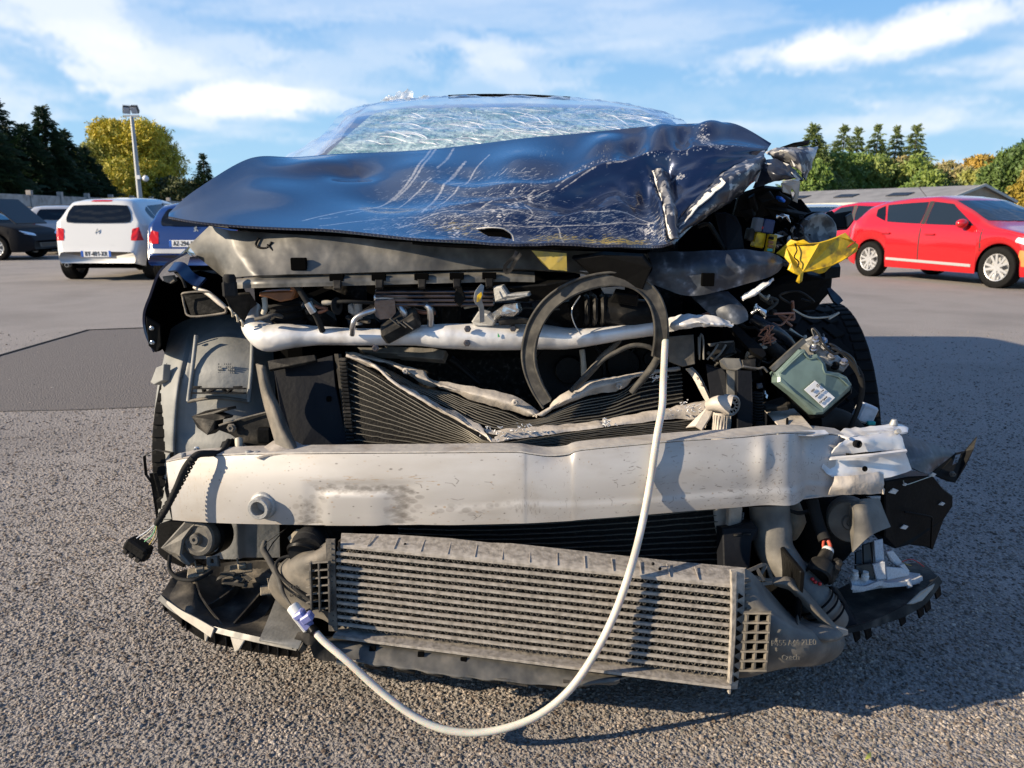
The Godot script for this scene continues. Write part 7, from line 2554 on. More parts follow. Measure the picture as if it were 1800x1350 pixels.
	g.sheet([T([1302, 1000, 1.49, 1318, 1004, 1.50, 1350, 1036, 1.53, 1390, 1078, 1.56, 1430, 1092, 1.58, 1478, 1104, 1.62]), T([1304, 1040, 1.465, 1325, 1050, 1.46, 1355, 1068, 1.46, 1395, 1094, 1.475, 1440, 1105, 1.50, 1484, 1118, 1.58]), T([1305, 1090, 1.455, 1328, 1090, 1.445, 1358, 1092, 1.43, 1398, 1108, 1.43, 1445, 1124, 1.455, 1485, 1134, 1.56]), T([1301, 1140, 1.448, 1325, 1140, 1.435, 1356, 1142, 1.42, 1398, 1150, 1.415, 1442, 1150, 1.44, 1477, 1150, 1.55]), T([1297, 1188, 1.45, 1320, 1186, 1.445, 1352, 1178, 1.44, 1392, 1171, 1.44, 1432, 1170, 1.47, 1462, 1162, 1.56]), T([1297, 1190, 1.50, 1320, 1188, 1.50, 1352, 1180, 1.50, 1392, 1172, 1.50, 1430, 1170, 1.53, 1455, 1162, 1.60])], 6, 6, 0.006)
	tank = part("end_tank", g, M.plastic_dusty2, root)
	g = Geo.new()
	g.plate(T([1310, 1078, 1.436, 1356, 1078, 1.418, 1348, 1180, 1.408, 1302, 1180, 1.426]), 0.003)
	part("lattice_back", g, M.void, tank)
	for k in 7:
		g = Geo.new()
		var y := 1077.0 + k * 16.7
		g.strap(T([1308 - k * 1.3, y, 1.426 - k * 0.0016, 1330 - k * 1.3, y, 1.416 - k * 0.0016, 1356 - k * 1.3, y, 1.406 - k * 0.0016]), 0.0036, 0.014, Vector3(0.1, 0.3, 1).normalized(), 1)
		part("lattice_bar", g, M.plastic_dusty, tank)
	for x in [1313, 1332, 1352]:
		g = Geo.new()
		g.strap(T([x, 1077, 1.424 - (x - 1313) * 0.00042, x - 4, 1130, 1.419 - (x - 1313) * 0.00042, x - 8, 1178, 1.414 - (x - 1313) * 0.00042]), 0.0036, 0.012, Vector3(0.1, 0.3, 1).normalized(), 1)
		part("lattice_bar", g, M.plastic_dusty, tank)
	raised("P455 A46 2LE0", P(1395, 1130, 1.394), 0.014, Vector3(-0.25, 0.05, 0), M.plastic_dusty2, tank)
	raised("Czech", P(1390, 1156, 1.396), 0.014, Vector3(-0.25, 0.05, 0), M.plastic_dusty2, tank)
	tube_part("seam", [1431, 1134, 1.441, 1429, 1150, 1.441, 1425, 1166, 1.452], 0.0016, M.plastic_dark, tank, 6, 2)
	for k in 5:
		g = Geo.new()
		g.box(P(1312 + k * 1.0, 1020 + k * 12, 1.475 - k * 0.004), Vector3(0.016, 0.006, 0.012), Basis(Vector3.UP, 0.3), 0.0015)
		part("crimp_rib", g, M.plastic_dusty, tank)
	g = Geo.new()
	g.sheet([T([1398, 1082, 1.545, 1402, 1074, 1.54, 1406, 1092, 1.53]), T([1394, 1108, 1.49, 1402, 1096, 1.47, 1408, 1110, 1.475])], 3, 2, 0.004)
	part("upright_rib", g, M.plastic_dusty, tank)
	# moulded mounting lump on the belly
	g = Geo.new()
	g.ball(P(1440, 1112, 1.475), Vector3(0.05, 0.014, 0.03), Basis(Vector3(0, 0, 1), -0.08))
	part("moulded_lug", g, M.plastic_dusty2, tank)


func raised(text: String, at: Vector3, size: float, rot: Vector3, m: Material, parent: Node3D, called := "lettering") -> MeshInstance3D:
	var f := SystemFont.new()
	f.font_names = PackedStringArray(["Droid Sans"])
	var tm := TextMesh.new()
	tm.text = text
	tm.font = f
	tm.font_size = 32
	tm.pixel_size = size / 32.0
	tm.depth = 0.002
	var o := part(called, tm, m, parent)
	o.position = at
	o.rotation = rot
	return o


func build_wreck_tray() -> void:
	var tray := Node3D.new()
	tray.name = "undertray"
	car.add_child(tray, true)
	tray.set_meta("label", "torn black plastic undertray below the intercooler")
	var rim := [282, 1050, 1.72, 303, 1069, 1.675, 342, 1091, 1.61, 376, 1106, 1.575, 456, 1125, 1.53, 523, 1139, 1.50]
	var g := Geo.new()
	g.sheet([T(rim), T([302, 1018, 1.78, 348, 1058, 1.74, 390, 1086, 1.70, 425, 1092, 1.68, 470, 1104, 1.63, 530, 1112, 1.58]), T([305, 1014, 1.80, 347, 1028, 1.82, 390, 1040, 1.83, 430, 1046, 1.82, 475, 1052, 1.80, 532, 1056, 1.77]), T([310, 1008, 1.83, 352, 998, 1.88, 400, 990, 1.92, 445, 988, 1.92, 485, 992, 1.92, 545, 1012, 1.90])], 8, 6, 0.004)
	part("tray_floor", g, M.plastic_tray, tray)
	g = Geo.new()
	g.sheet([T([395, 995, 1.90, 440, 986, 1.93, 480, 986, 1.94, 520, 1000, 1.90]), T([390, 1018, 1.84, 435, 1015, 1.86, 470, 1020, 1.84, 505, 1034, 1.80])], 4, 3, 0.02)
	part("dirty_shelf", g, M.plastic_dusty, tray)
	# radial walls
	for q in [[[353, 1071, 1.685, 390, 1050, 1.75, 425, 1022, 1.82], [353, 1080, 1.69, 390, 1066, 1.76, 425, 1036, 1.84]], [[402, 1107, 1.61, 435, 1070, 1.70, 464, 1036, 1.79], [402, 1118, 1.62, 440, 1086, 1.72, 470, 1050, 1.81]], [[300, 1016, 1.79, 322, 1019, 1.78, 342, 1022, 1.78, 352, 1050, 1.72, 390, 1100, 1.61], [301, 1030, 1.80, 322, 1034, 1.79, 338, 1040, 1.80, 346, 1070, 1.75, 385, 1108, 1.63]]]:
		g = Geo.new()
		g.sheet([T(q[0]), T(q[1])], 4, 2, 0.004)
		part("wall", g, M.plastic_tray, tray)
	# inner face of the outer wing
	g = Geo.new()
	g.sheet([T([300, 1016, 1.79, 318, 1022, 1.775, 340, 1026, 1.77, 352, 1052, 1.73, 372, 1080, 1.66, 392, 1102, 1.61]), T([286, 1046, 1.725, 306, 1064, 1.685, 330, 1080, 1.64, 350, 1090, 1.61, 370, 1100, 1.585, 392, 1106, 1.57])], 4, 3, 0.004)
	part("wing", g, M.plastic_tray, tray)
	# raised block
	g = Geo.new()
	g.sheet([T([486, 1049, 1.73, 520, 1050, 1.73, 545, 1054, 1.73]), T([470, 1090, 1.595, 510, 1092, 1.59, 542, 1094, 1.60]), T([457, 1121, 1.51, 495, 1124, 1.50, 532, 1122, 1.505]), T([455, 1126, 1.505, 490, 1134, 1.490, 524, 1141, 1.485])], 5, 5, 0.005)
	var block := part("raised_block", g, M.plastic_grey2, tray)
	g = Geo.new()
	g.sheet([T([545, 1054, 1.735, 532, 1122, 1.51, 524, 1141, 1.49]), T([550, 1070, 1.75, 540, 1130, 1.52, 530, 1146, 1.50])], 3, 2, 0.004)
	part("block_side", g, M.plastic_tray, block)
	g = Geo.new()
	g.plate(T([480, 1100, 1.572, 492, 1096, 1.58, 494, 1103, 1.565, 488, 1105, 1.56]), 0.003, 0.0005)
	part("gouge", g, M.void, block)
	# rim lip with its pale torn length
	g = Geo.new()
	g.strap(T(rim), 0.012, 0.006, Vector3(-0.2, 0.6, 1).normalized(), 5)
	part("rim", g, M.plastic_worn, tray)
	g = Geo.new()
	g.strap(T([294, 1058, 1.66, 318, 1078, 1.63, 342, 1092, 1.60, 374, 1112, 1.565]), [0.006, 0.014, 0.018, 0.022], 0.004, Vector3(-0.3, 0.4, 1).normalized(), 4)
	part("torn_rim", g, M.plastic_pale, tray)
	# hanging skirt of thin ribs
	g = Geo.new()
	g.sheet([T([284, 1054, 1.725, 305, 1072, 1.68, 344, 1096, 1.62, 378, 1110, 1.585, 456, 1130, 1.54, 526, 1144, 1.51]), T([286, 1068, 1.74, 306, 1088, 1.70, 345, 1118, 1.64, 380, 1132, 1.61, 458, 1148, 1.56, 528, 1156, 1.535])], 4, 3, 0.004)
	part("skirt", g, M.plastic_dark, tray)
	var ribs := [[287, 1054, 1.715, 24], [318, 1082, 1.65, 22], [326, 1090, 1.64, 20], [360, 1106, 1.60, 24], [376, 1110, 1.58, 30], [396, 1116, 1.565, 30], [416, 1121, 1.55, 30], [440, 1126, 1.54, 22], [454, 1129, 1.535, 20], [470, 1132, 1.527, 20], [487, 1136, 1.52, 20], [505, 1140, 1.512, 19], [523, 1143, 1.505, 20]]
	for q in ribs:
		g = Geo.new()
		g.plate(T([q[0], q[1] - 2, q[2] - 0.004, q[0] + 2, q[1] - 2, q[2] + 0.03, q[0] + 3, q[1] + q[3] * 0.8, q[2] + 0.03, q[0] + 1, q[1] + q[3], q[2] - 0.002]), 0.0022, 0.0004, Vector3(-1, 0, 0.5))
		part("skirt_rib", g, M.plastic, tray)
	for q in [[T([404, 1119, 1.55, 430, 1125, 1.535, 420, 1142, 1.53, 412, 1147, 1.535])], [T([358, 1112, 1.585, 366, 1116, 1.58, 362, 1128, 1.58, 359, 1128, 1.585])]]:
		g = Geo.new()
		g.plate(q[0], 0.003)
		part("torn_flap", g, M.plastic_pale, tray)
	# centre lip
	g = Geo.new()
	g.sheet([T([545, 1118, 1.56, 620, 1120, 1.56, 709, 1124, 1.555, 790, 1132, 1.545, 880, 1142, 1.535, 1007, 1160, 1.515, 1122, 1178, 1.50]), T([552, 1126, 1.525, 625, 1135, 1.515, 706, 1140, 1.505, 785, 1150, 1.495, 870, 1162, 1.485, 995, 1178, 1.475, 1110, 1186, 1.47]), T([558, 1142, 1.50, 626, 1161, 1.475, 704, 1171, 1.462, 780, 1183, 1.452, 860, 1193, 1.446, 982, 1203, 1.438, 1090, 1194, 1.445]), T([560, 1147, 1.50, 627, 1165, 1.475, 704, 1176, 1.465, 780, 1188, 1.456, 860, 1197, 1.45, 982, 1207, 1.442, 1090, 1199, 1.45])], 8, 6, 0.004, lip_bend)
	part("centre_lip", g, M.plastic_lip, tray)
	for k in 9:
		g = Geo.new()
		var x := 610.0 + k * 50.0
		var y := 1161.0 + k * 5.6 - maxf(k - 7, 0) * 8.0
		var d := 1.482 - k * 0.0055
		g.plate(T([x - 20, y + 2, d, x + 18, y + 8, d, x + 19, y + 14, d + 0.004, x - 19, y + 8, d + 0.004]), 0.008)
		part("lip_tooth", g, M.plastic_grey2 if k in [0, 4] else M.plastic, tray)
	for q in [[655, 1140, 1.503], [815, 1160, 1.482], [740, 1150, 1.49]]:
		g = Geo.new()
		g.box(P(q[0], q[1], q[2]), Vector3(0.014, 0.004, 0.012), Basis(Vector3.RIGHT, 0.7), 0.001)
		part("slot", g, M.void, tray)
	g = Geo.new()
	g.box(Vector3(0.05, 0.15, -1.84), Vector3(1.3, 0.015, 0.5))
	part("tray_deck", g, M.plastic_dark, tray)
	# folded edge under the connector
	g = Geo.new()
	g.strap(T([526, 1142, 1.50, 530, 1122, 1.50, 556, 1124, 1.495, 560, 1146, 1.49, 590, 1150, 1.485]), 0.03, 0.004, Vector3(0, 0.5, 1).normalized(), 2)
	part("folded_edge", g, M.plastic, tray)
	# far wing of the tray
	g = Geo.new()
	g.sheet([T([1478, 1108, 1.60, 1530, 1096, 1.63, 1580, 1075, 1.67, 1618, 1052, 1.72, 1650, 1022, 1.79]), T([1486, 1085, 1.68, 1530, 1066, 1.72, 1572, 1042, 1.76, 1605, 1020, 1.80, 1636, 1004, 1.84]), T([1470, 1040, 1.80, 1510, 1020, 1.84, 1550, 1005, 1.87, 1590, 995, 1.88, 1620, 990, 1.90])], 6, 6, 0.005)
	part("tray_wing", g, M.plastic_tray, tray)
	g = Geo.new()
	g.strap(T([1486, 1110, 1.59, 1530, 1098, 1.615, 1585, 1076, 1.655, 1622, 1052, 1.70, 1652, 1018, 1.77]), [0.010, 0.014, 0.022, 0.026, 0.016], 0.005, Vector3(0.3, 0.6, 1).normalized(), 5)
	part("rim", g, M.plastic, tray)
	g = Geo.new()
	g.plate(T([1596, 1062, 1.665, 1620, 1040, 1.70, 1644, 1026, 1.74, 1640, 1036, 1.73, 1622, 1056, 1.69, 1606, 1062, 1.67]), 0.004)
	part("torn_rim", g, M.plastic_pale, tray)
	for q in [[1500, 1112], [1520, 1108], [1580, 1084], [1612, 1070], [1624, 1060], [1642, 1036]]:
		g = Geo.new()
		g.plate(T([q[0], q[1], 1.64 + (q[0] - 1500) * 0.0008, q[0] + 12, q[1] - 6, 1.65 + (q[0] - 1500) * 0.0008, q[0] + 14, q[1] + 10, 1.66 + (q[0] - 1500) * 0.0008, q[0] + 5, q[1] + 18, 1.65 + (q[0] - 1500) * 0.0008]), 0.004)
		part("skirt_rib", g, M.plastic_dark, tray)
	g = Geo.new()
	g.sheet([T([1440, 1034, 1.72, 1465, 1030, 1.73, 1478, 1042, 1.74]), T([1462, 1070, 1.65, 1490, 1072, 1.66, 1500, 1080, 1.67]), T([1478, 1106, 1.60, 1500, 1098, 1.615, 1506, 1096, 1.62])], 4, 4, 0.005)
	part("inner_wall", g, M.shroud, tray)


func lip_bend(u: float, v: float, p: Vector3, n: Vector3) -> Vector3:
	return n * (dent.get_noise_3d(p.x * 40.0, 1.0, p.z * 90.0) * 0.006 + 0.003 * sin(u * 60.0) * smoothstep(0.5, 1.0, v))


func build_wreck_right() -> void:
	var g := Geo.new()
	push = 0.06
	# torn fender tip that sticks out behind the folded hood corner
	g.sheet([T([1345, 264, 1.93, 1366, 258, 1.92, 1400, 255, 1.93, 1440, 255, 1.96]), T([1352, 274, 1.91, 1376, 264, 1.88, 1410, 266, 1.88, 1436, 274, 1.93]), T([1364, 284, 1.92, 1388, 280, 1.88, 1412, 290, 1.87, 1428, 296, 1.91]), T([1390, 296, 1.93, 1402, 300, 1.89, 1412, 308, 1.88, 1418, 316, 1.90])], 8, 6, 0.004, ragged)
	var tip := part("fender_tip", g, M.paint_primer, car, "torn fender tip with bare primer patches")
	g = Geo.new()
	g.plate(T([1372, 258, 1.94, 1395, 250, 1.94, 1424, 245, 1.95, 1422, 252, 1.94, 1400, 257, 1.93]), 0.004)
	part("torn_flap", g, M.plastic_dark, tip)
	g = Geo.new()
	g.sheet([T([1342, 278, 1.90, 1362, 276, 1.87, 1385, 286, 1.85, 1402, 300, 1.85, 1416, 314, 1.87]), T([1336, 296, 1.86, 1358, 300, 1.82, 1380, 304, 1.81, 1398, 310, 1.83, 1412, 317, 1.86]), T([1322, 330, 1.86, 1350, 324, 1.83, 1374, 318, 1.82, 1392, 316, 1.83, 1410, 318, 1.87])], 6, 6, 0.004, ragged)
	part("crushed_fender", g, M.paint_dark, car)
	for q in [[T([1344, 287, 1.855, 1356, 289, 1.85, 1362, 293, 1.85, 1352, 292, 1.855])], [T([1377, 285, 1.835, 1388, 289, 1.83, 1384, 291, 1.83])], [T([1391, 280, 1.85, 1399, 291, 1.84, 1396, 293, 1.84])], [T([1374, 318, 1.81, 1392, 316, 1.815, 1408, 315, 1.84, 1402, 319, 1.83, 1380, 321, 1.81])], [T([1392, 302, 1.83, 1407, 314, 1.84, 1404, 317, 1.84, 1396, 310, 1.83])], [T([1334, 288, 1.86, 1340, 294, 1.855, 1330, 320, 1.85, 1326, 318, 1.855])]]:
		g = Geo.new()
		g.plate(q[0], 0.003, 0.0005)
		part("bare_chip", g, M.paint_edge, tip)
	# pale grey torn flap hanging below
	g = Geo.new()
	g.plate(T([1374, 322, 1.90, 1407, 316, 1.90, 1405, 340, 1.91, 1402, 357, 1.92, 1394, 353, 1.92, 1398, 340, 1.91, 1392, 330, 1.90, 1390, 342, 1.91, 1376, 338, 1.90]), 0.004)
	part("torn_flap", g, M.primer, tip)
	# dark crumpled mass of the crushed side
	for q in [[[1300, 345, 1.92, 1345, 330, 1.90, 1390, 335, 1.92, 1395, 352, 1.95, 1375, 372, 1.96, 1330, 385, 1.95, 1290, 380, 1.94]], [[1330, 348, 1.90, 1352, 336, 1.88, 1362, 350, 1.88, 1340, 358, 1.89]], [[1352, 355, 1.90, 1372, 340, 1.89, 1392, 352, 1.90, 1382, 366, 1.91]], [[1300, 372, 1.92, 1322, 365, 1.90, 1326, 380, 1.90, 1312, 390, 1.92]], [[1345, 365, 1.93, 1385, 372, 1.93, 1425, 380, 1.96, 1420, 395, 1.97, 1360, 385, 1.95]], [[1315, 350, 1.89, 1325, 344, 1.88, 1332, 372, 1.90, 1318, 374, 1.91]], [[1365, 362, 1.94, 1378, 356, 1.94, 1428, 384, 1.98, 1420, 395, 1.98]]]:
		g = Geo.new()
		g.plate(T(q[0]), 0.012, 0.002)
		part("crushed_panel", g, M.plastic_black, car)
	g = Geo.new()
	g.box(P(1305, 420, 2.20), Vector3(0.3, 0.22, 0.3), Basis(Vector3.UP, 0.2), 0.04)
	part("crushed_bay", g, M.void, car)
	# black half-round shield and strut
	g = Geo.new()
	g.plate(T([1256, 374, 1.90, 1276, 373, 1.885, 1294, 380, 1.87, 1303, 398, 1.86, 1308, 436, 1.85, 1277, 441, 1.85, 1266, 416, 1.87]), 0.012, 0.002)
	part("shield", g, M.shroud, car)
	tube_part("strut", [1228, 398, 1.90, 1245, 394, 1.885, 1256, 408, 1.875, 1275, 440, 1.86], 0.006, M.plastic, car, 6, 3)
	# fuse box and its coloured relays
	for q in [["relay", 1331, 395, 0.021, 0.034, "plastic_grey3"], ["relay", 1333, 422, 0.026, 0.036, "yellow"], ["relay", 1348, 398, 0.028, 0.034, "navy_plastic"], ["relay", 1318, 412, 0.016, 0.03, "plastic"], ["fuse", 1338, 400, 0.008, 0.008, "red"], ["clip", 1372, 350, 0.018, 0.007, "blue"]]:
		g = Geo.new()
		g.box(P(q[1], q[2], 1.86 if q[0] != "clip" else 1.885), Vector3(q[3], q[4], 0.025), Basis(Vector3(0, 0, 1), -0.15 if q[0] != "clip" else -0.65) * Basis(Vector3.UP, 0.2), 0.003)
		part(q[0], g, M[q[5]], car)
	g = Geo.new()
	g.box(P(1355, 428, 1.845), Vector3(0.020, 0.044, 0.02), Basis(Vector3(0, 0, 1), -0.12), 0.002)
	var strip := part("fuse_strip", g, M.yellow, car)
	for k in 4:
		g = Geo.new()
		g.box(P(1355.5 - k * 0.8, 418.5 + k * 7, 1.833), Vector3(0.012, 0.007, 0.008), Basis(Vector3(0, 0, 1), -0.12), 0.001)
		part("fuse", g, [M.plastic_dark, M.orange, M.orange, M.teal][k], strip)
	# shredded bits around
	var r := RandomNumberGenerator.new()
	r.seed = 19
	for k in 26:
		var x := r.randf_range(1362, 1416)
		var y := r.randf_range(384, 432) - (x - 1362) * 0.1
		g = Geo.new()
		var c := P(x, y, r.randf_range(1.86, 1.94))
		var b := Basis.from_euler(Vector3(r.randf() * 6, r.randf() * 6, r.randf() * 6))
		var s := r.randf_range(0.008, 0.022)
		g.plate(PackedVector3Array([c + b * Vector3(-s, 0, 0), c + b * Vector3(0, s * 0.5, s * 0.3), c + b * Vector3(s, s * 0.2, 0), c + b * Vector3(s * 0.3, -s * 0.6, -s * 0.2)]), 0.003, 0.0005)
		part("shard", g, [M.plastic_black, M.plastic_black, M.plastic_slate, M.plastic_dark, M.cast][r.randi() % 5], car)
	g = Geo.new()
	g.sheet([T([1361, 385, 1.86, 1368, 374, 1.87, 1382, 372, 1.87, 1390, 376, 1.87]), T([1363, 380, 1.85, 1374, 378, 1.845, 1386, 378, 1.845, 1392, 388, 1.86]), T([1366, 382, 1.85, 1376, 383, 1.84, 1385, 384, 1.845, 1391, 392, 1.86])], 5, 4, 0.002, ragged)
	part("foil_scrap", g, M.foil, car)
	g = Geo.new()
	g.plate(T([1350, 417, 1.86, 1364, 411, 1.86, 1378, 415, 1.86, 1366, 419, 1.86]), 0.003)
	part("white_scrap", g, M.white_plastic, car)
	# smashed cup
	g = Geo.new()
	g.lathe(PackedVector2Array([Vector2(0.045, -0.06), Vector2(0.046, 0.0), Vector2(0.040, 0.006), Vector2(0.034, -0.004), Vector2(0.02, -0.012), Vector2(0.0, -0.014)]), P(1441, 405, 1.92), Vector3(0.1, 0.25, 1), 18, false)
	var cup := part("smashed_cup", g, M.camo, car)
	g = Geo.new()
	g.lathe(PackedVector2Array([Vector2(0.049, -0.05), Vector2(0.050, -0.01), Vector2(0.046, 0.0)]), P(1434, 404, 1.93), Vector3(-0.2, 0.25, 1), 18)
	part("cup_ring", g, M.rubber, cup)
	g = Geo.new()
	g.plate(T([1425, 376, 1.98, 1447, 379, 1.97, 1455, 372, 1.97, 1463, 370, 1.97, 1468, 375, 1.97, 1497, 370, 1.96, 1501, 388, 1.95, 1492, 400, 1.95, 1470, 402, 1.96, 1452, 398, 1.97]), 0.04, 0.003)
	part("black_bracket", g, M.plastic_black, car)
	g = Geo.new()
	g.plate(T([1487, 380, 1.945, 1497, 374, 1.945, 1501, 386, 1.945, 1490, 399, 1.945]), 0.006)
	part("bracket_end", g, M.plastic_worn, car)
	push = -0.06
	# yellow torn panel
	g = Geo.new()
	g.plate(T([1366, 445, 1.93, 1380, 432, 1.92, 1391, 421, 1.91, 1402, 424, 1.90, 1413, 421, 1.90, 1423, 427, 1.89, 1440, 426, 1.89, 1458, 421, 1.90, 1474, 415, 1.91, 1487, 409, 1.92, 1497, 420, 1.91, 1510, 430, 1.92, 1507, 442, 1.92, 1495, 450, 1.91, 1479, 460, 1.90, 1462, 468, 1.90, 1450, 479, 1.90, 1442, 481, 1.90, 1428, 477, 1.89, 1413, 479, 1.89, 1411, 494, 1.89, 1406, 498, 1.89, 1401, 495, 1.89, 1405, 484, 1.885, 1396, 480, 1.885, 1386, 474, 1.89, 1390, 463, 1.89, 1380, 452, 1.91]), 0.007, 0.002)
	var yp := part("yellow_panel", g, M.yellow, car, "torn yellow plastic panel")
	tube_part("split", [1397, 428, 1.905, 1401, 440, 1.898, 1396, 452, 1.893, 1404, 460, 1.89, 1402, 470, 1.888], 0.0016, M.plastic_dark, yp, 5, 3)
	tube_part("split", [1485, 438, 1.914, 1496, 430, 1.914, 1505, 424, 1.918], 0.0012, M.red, yp, 5, 3)
	push = 0.04
	# slate front-panel half on this side
	g = Geo.new()
	g.sheet([T([1138, 443, 1.83, 1180, 443, 1.82, 1225, 442, 1.80, 1275, 441, 1.79, 1320, 437, 1.79, 1360, 444, 1.82, 1388, 457, 1.86]), T([1146, 470, 1.80, 1185, 472, 1.78, 1230, 470, 1.765, 1278, 468, 1.755, 1325, 462, 1.76, 1362, 462, 1.79, 1391, 462, 1.85]), T([1134, 494, 1.81, 1170, 509, 1.79, 1217, 520, 1.775, 1272, 509, 1.77, 1325, 495, 1.78, 1362, 482, 1.81, 1389, 465, 1.86])], 8, 6, 0.008, slate_bend)
	var slate := part("front_panel", g, M.plastic_slate, car)
	g = Geo.new()
	g.box(P(1244, 491.5, 1.757), Vector3(0.029, 0.030, 0.012), Basis.IDENTITY, 0.001)
	part("square_socket", g, M.void, slate)
	push = 0.0
	# slanting dark slab, bright blades
	g = Geo.new()
	g.sheet([T([1215, 520, 1.90, 1250, 514, 1.88, 1280, 512, 1.87]), T([1240, 545, 1.86, 1280, 535, 1.83, 1311, 543, 1.83]), T([1264, 565, 1.84, 1295, 570, 1.81, 1315, 562, 1.82])], 5, 5, 0.02)
	part("shroud_slab", g, M.plastic_slate, car)
	g = Geo.new()
	g.sheet([T([1301, 520, 1.83, 1320, 506, 1.82, 1345, 492, 1.82, 1362, 486, 1.83]), T([1305, 527, 1.81, 1325, 516, 1.80, 1346, 502, 1.80, 1360, 490, 1.82]), T([1312, 528, 1.82, 1330, 519, 1.81, 1350, 504, 1.81, 1361, 492, 1.82])], 5, 3, 0.004, ragged)
	part("bent_blade", g, M.alu_white, car)
	g = Geo.new()
	g.sheet([T([1316, 548, 1.85, 1326, 532, 1.85, 1334, 534, 1.84, 1350, 545, 1.84]), T([1320, 552, 1.83, 1332, 544, 1.82, 1342, 548, 1.82, 1349, 556, 1.83]), T([1324, 552, 1.84, 1335, 550, 1.83, 1342, 556, 1.83, 1346, 562, 1.83])], 5, 4, 0.002, ragged)
	part("foil_scrap", g, M.foil, car)
	# black inner-arch plastic above the tyre
	g = Geo.new()
	g.plate(T([1310, 528, 2.08, 1375, 498, 2.05, 1420, 482, 2.02, 1448, 488, 2.02, 1450, 470, 2.02, 1478, 470, 2.02, 1477, 488, 2.02, 1463, 490, 2.02, 1461, 512, 2.02, 1446, 528, 2.03, 1433, 545, 2.05, 1400, 548, 2.06, 1340, 552, 2.08]), 0.05, 0.003)
	part("arch_liner", g, M.plastic_black, car)
	g = Geo.new()
	g.strap(T([1456, 508, 2.0, 1462, 516, 1.99, 1470, 526, 1.985, 1477, 533, 1.98]), [0.010, 0.016, 0.022, 0.018], 0.008, Vector3(0.2, 0.3, 1).normalized(), 4)
	part("loose_strap", g, M.plastic_gloss, car)
	tube_part("air_duct", [1325, 560, 1.95, 1345, 572, 1.93, 1365, 582, 1.92, 1388, 602, 1.93, 1395, 625, 1.95], [0.014, 0.015, 0.014, 0.013, 0.012], M.plastic_gloss, car, 12, 4)
	tube_part("air_duct", [1340, 590, 1.93, 1352, 606, 1.91, 1372, 624, 1.90, 1385, 640, 1.90], 0.017, M.plastic, car, 12, 4)
	g = Geo.new()
	g.strap(T([1288, 575, 1.90, 1310, 598, 1.87, 1330, 616, 1.85, 1342, 628, 1.84]), [0.02, 0.026, 0.03, 0.012], 0.012, Vector3(0.3, 0.4, 1).normalized(), 3)
	part("cowl_arm", g, M.plastic_dark, car)
	g = Geo.new()
	for k in 10:
		var an := r.randf_range(-0.9, 0.4)
		g.tube(T([1342 + r.randf_range(-10, 8), 590 + r.randf_range(-10, 12), 1.88, 1345 + r.randf_range(-8, 10) + 12 * cos(an), 585 + r.randf_range(-14, 14), 1.86, 1350 + r.randf_range(-14, 8), 600 + r.randf_range(-6, 8), 1.87]), 0.0016, 5, 4)
	var loom := part("torn_loom", g, M.copper, car)
	loom.set_meta("kind", "stuff")
	# fan-cowl uprights and their head brackets
	for q in [[[1240, 641, 1.87, 1262, 648, 1.86, 1276, 646, 1.85, 1278, 690, 1.84, 1276, 705, 1.84, 1250, 705, 1.85], 0.05, "shroud"], [[1277, 650, 1.825, 1296, 648, 1.82, 1297, 700, 1.81, 1278, 696, 1.815], 0.02, "plastic_worn"], [[1296, 651, 1.80, 1322, 652, 1.80, 1324, 712, 1.785, 1322, 800, 1.765, 1296, 800, 1.765], 0.035, "shroud"], [[1264, 634, 1.83, 1272, 629, 1.83, 1300, 630, 1.82, 1306, 646, 1.81, 1296, 652, 1.81, 1280, 650, 1.82, 1268, 648, 1.83], 0.02, "plastic_worn"], [[1304, 632, 1.82, 1329, 630, 1.82, 1329, 652, 1.81, 1306, 647, 1.81], 0.02, "plastic"], [[1248, 630, 1.88, 1258, 604, 1.88, 1290, 600, 1.87, 1291, 620, 1.86, 1275, 624, 1.86, 1262, 636, 1.87], 0.02, "plastic"], [[1244, 604, 1.89, 1266, 601, 1.88, 1266, 605, 1.88, 1248, 610, 1.885], 0.006, "plastic_worn"], [[1265, 601, 1.88, 1290, 599, 1.87, 1290, 604, 1.87, 1266, 606, 1.88], 0.006, "plastic_worn"]]:
		g = Geo.new()
		g.plate(T(q[0]), q[1], 0.002)
		part("cowl_upright", g, M[q[2]], car)
	for q in [[[1243, 632, 1.865, 1255, 617, 1.86, 1262, 605, 1.865], 0], [[1254, 634, 1.86, 1266, 622, 1.855, 1276, 606, 1.86], 0], [[1228, 592, 1.90, 1229, 632, 1.89, 1231, 590, 1.90, 1236, 596, 1.90, 1237, 632, 1.89], 0], [[1306, 644, 1.80, 1332, 648, 1.80, 1342, 646, 1.80, 1349, 654, 1.80], 0]]:
		tube_part("cowl_edge", q[0], 0.003, M.plastic_worn, car, 6, 3)
	g = Geo.new()
	for k in 16:
		g.lathe(PackedVector2Array([Vector2(0.011, -0.002), Vector2(0.014, 0), Vector2(0.011, 0.002)]), P(1331 + sin(k * 0.3) * 2.0, 690 + k * 5.0, 1.82), Vector3.UP, 12)
	part("corrugated_hose", g, M.rubber, car)
	g = Geo.new()
	g.plate(T([1330, 745, 1.80, 1345, 742, 1.80, 1346, 790, 1.79, 1330, 790, 1.79]), 0.03)
	part("clip_block", g, M.plastic, car)
	g = Geo.new()
	g.sheet([T([1336, 690, 1.87, 1345, 684, 1.86, 1352, 694, 1.86]), T([1338, 696, 1.85, 1346, 692, 1.84, 1350, 700, 1.85])], 4, 4, 0.003, ragged)
	part("foil_scrap", g, M.foil, car)
	g = Geo.new()
	g.plate(T([1338, 708, 1.88, 1384, 694, 1.86, 1390, 708, 1.82, 1384, 714, 1.80, 1345, 718, 1.82]), 0.01, 0.002, Vector3(0, 1, 0.5))
	part("stone_guard", g, M.plastic, car)
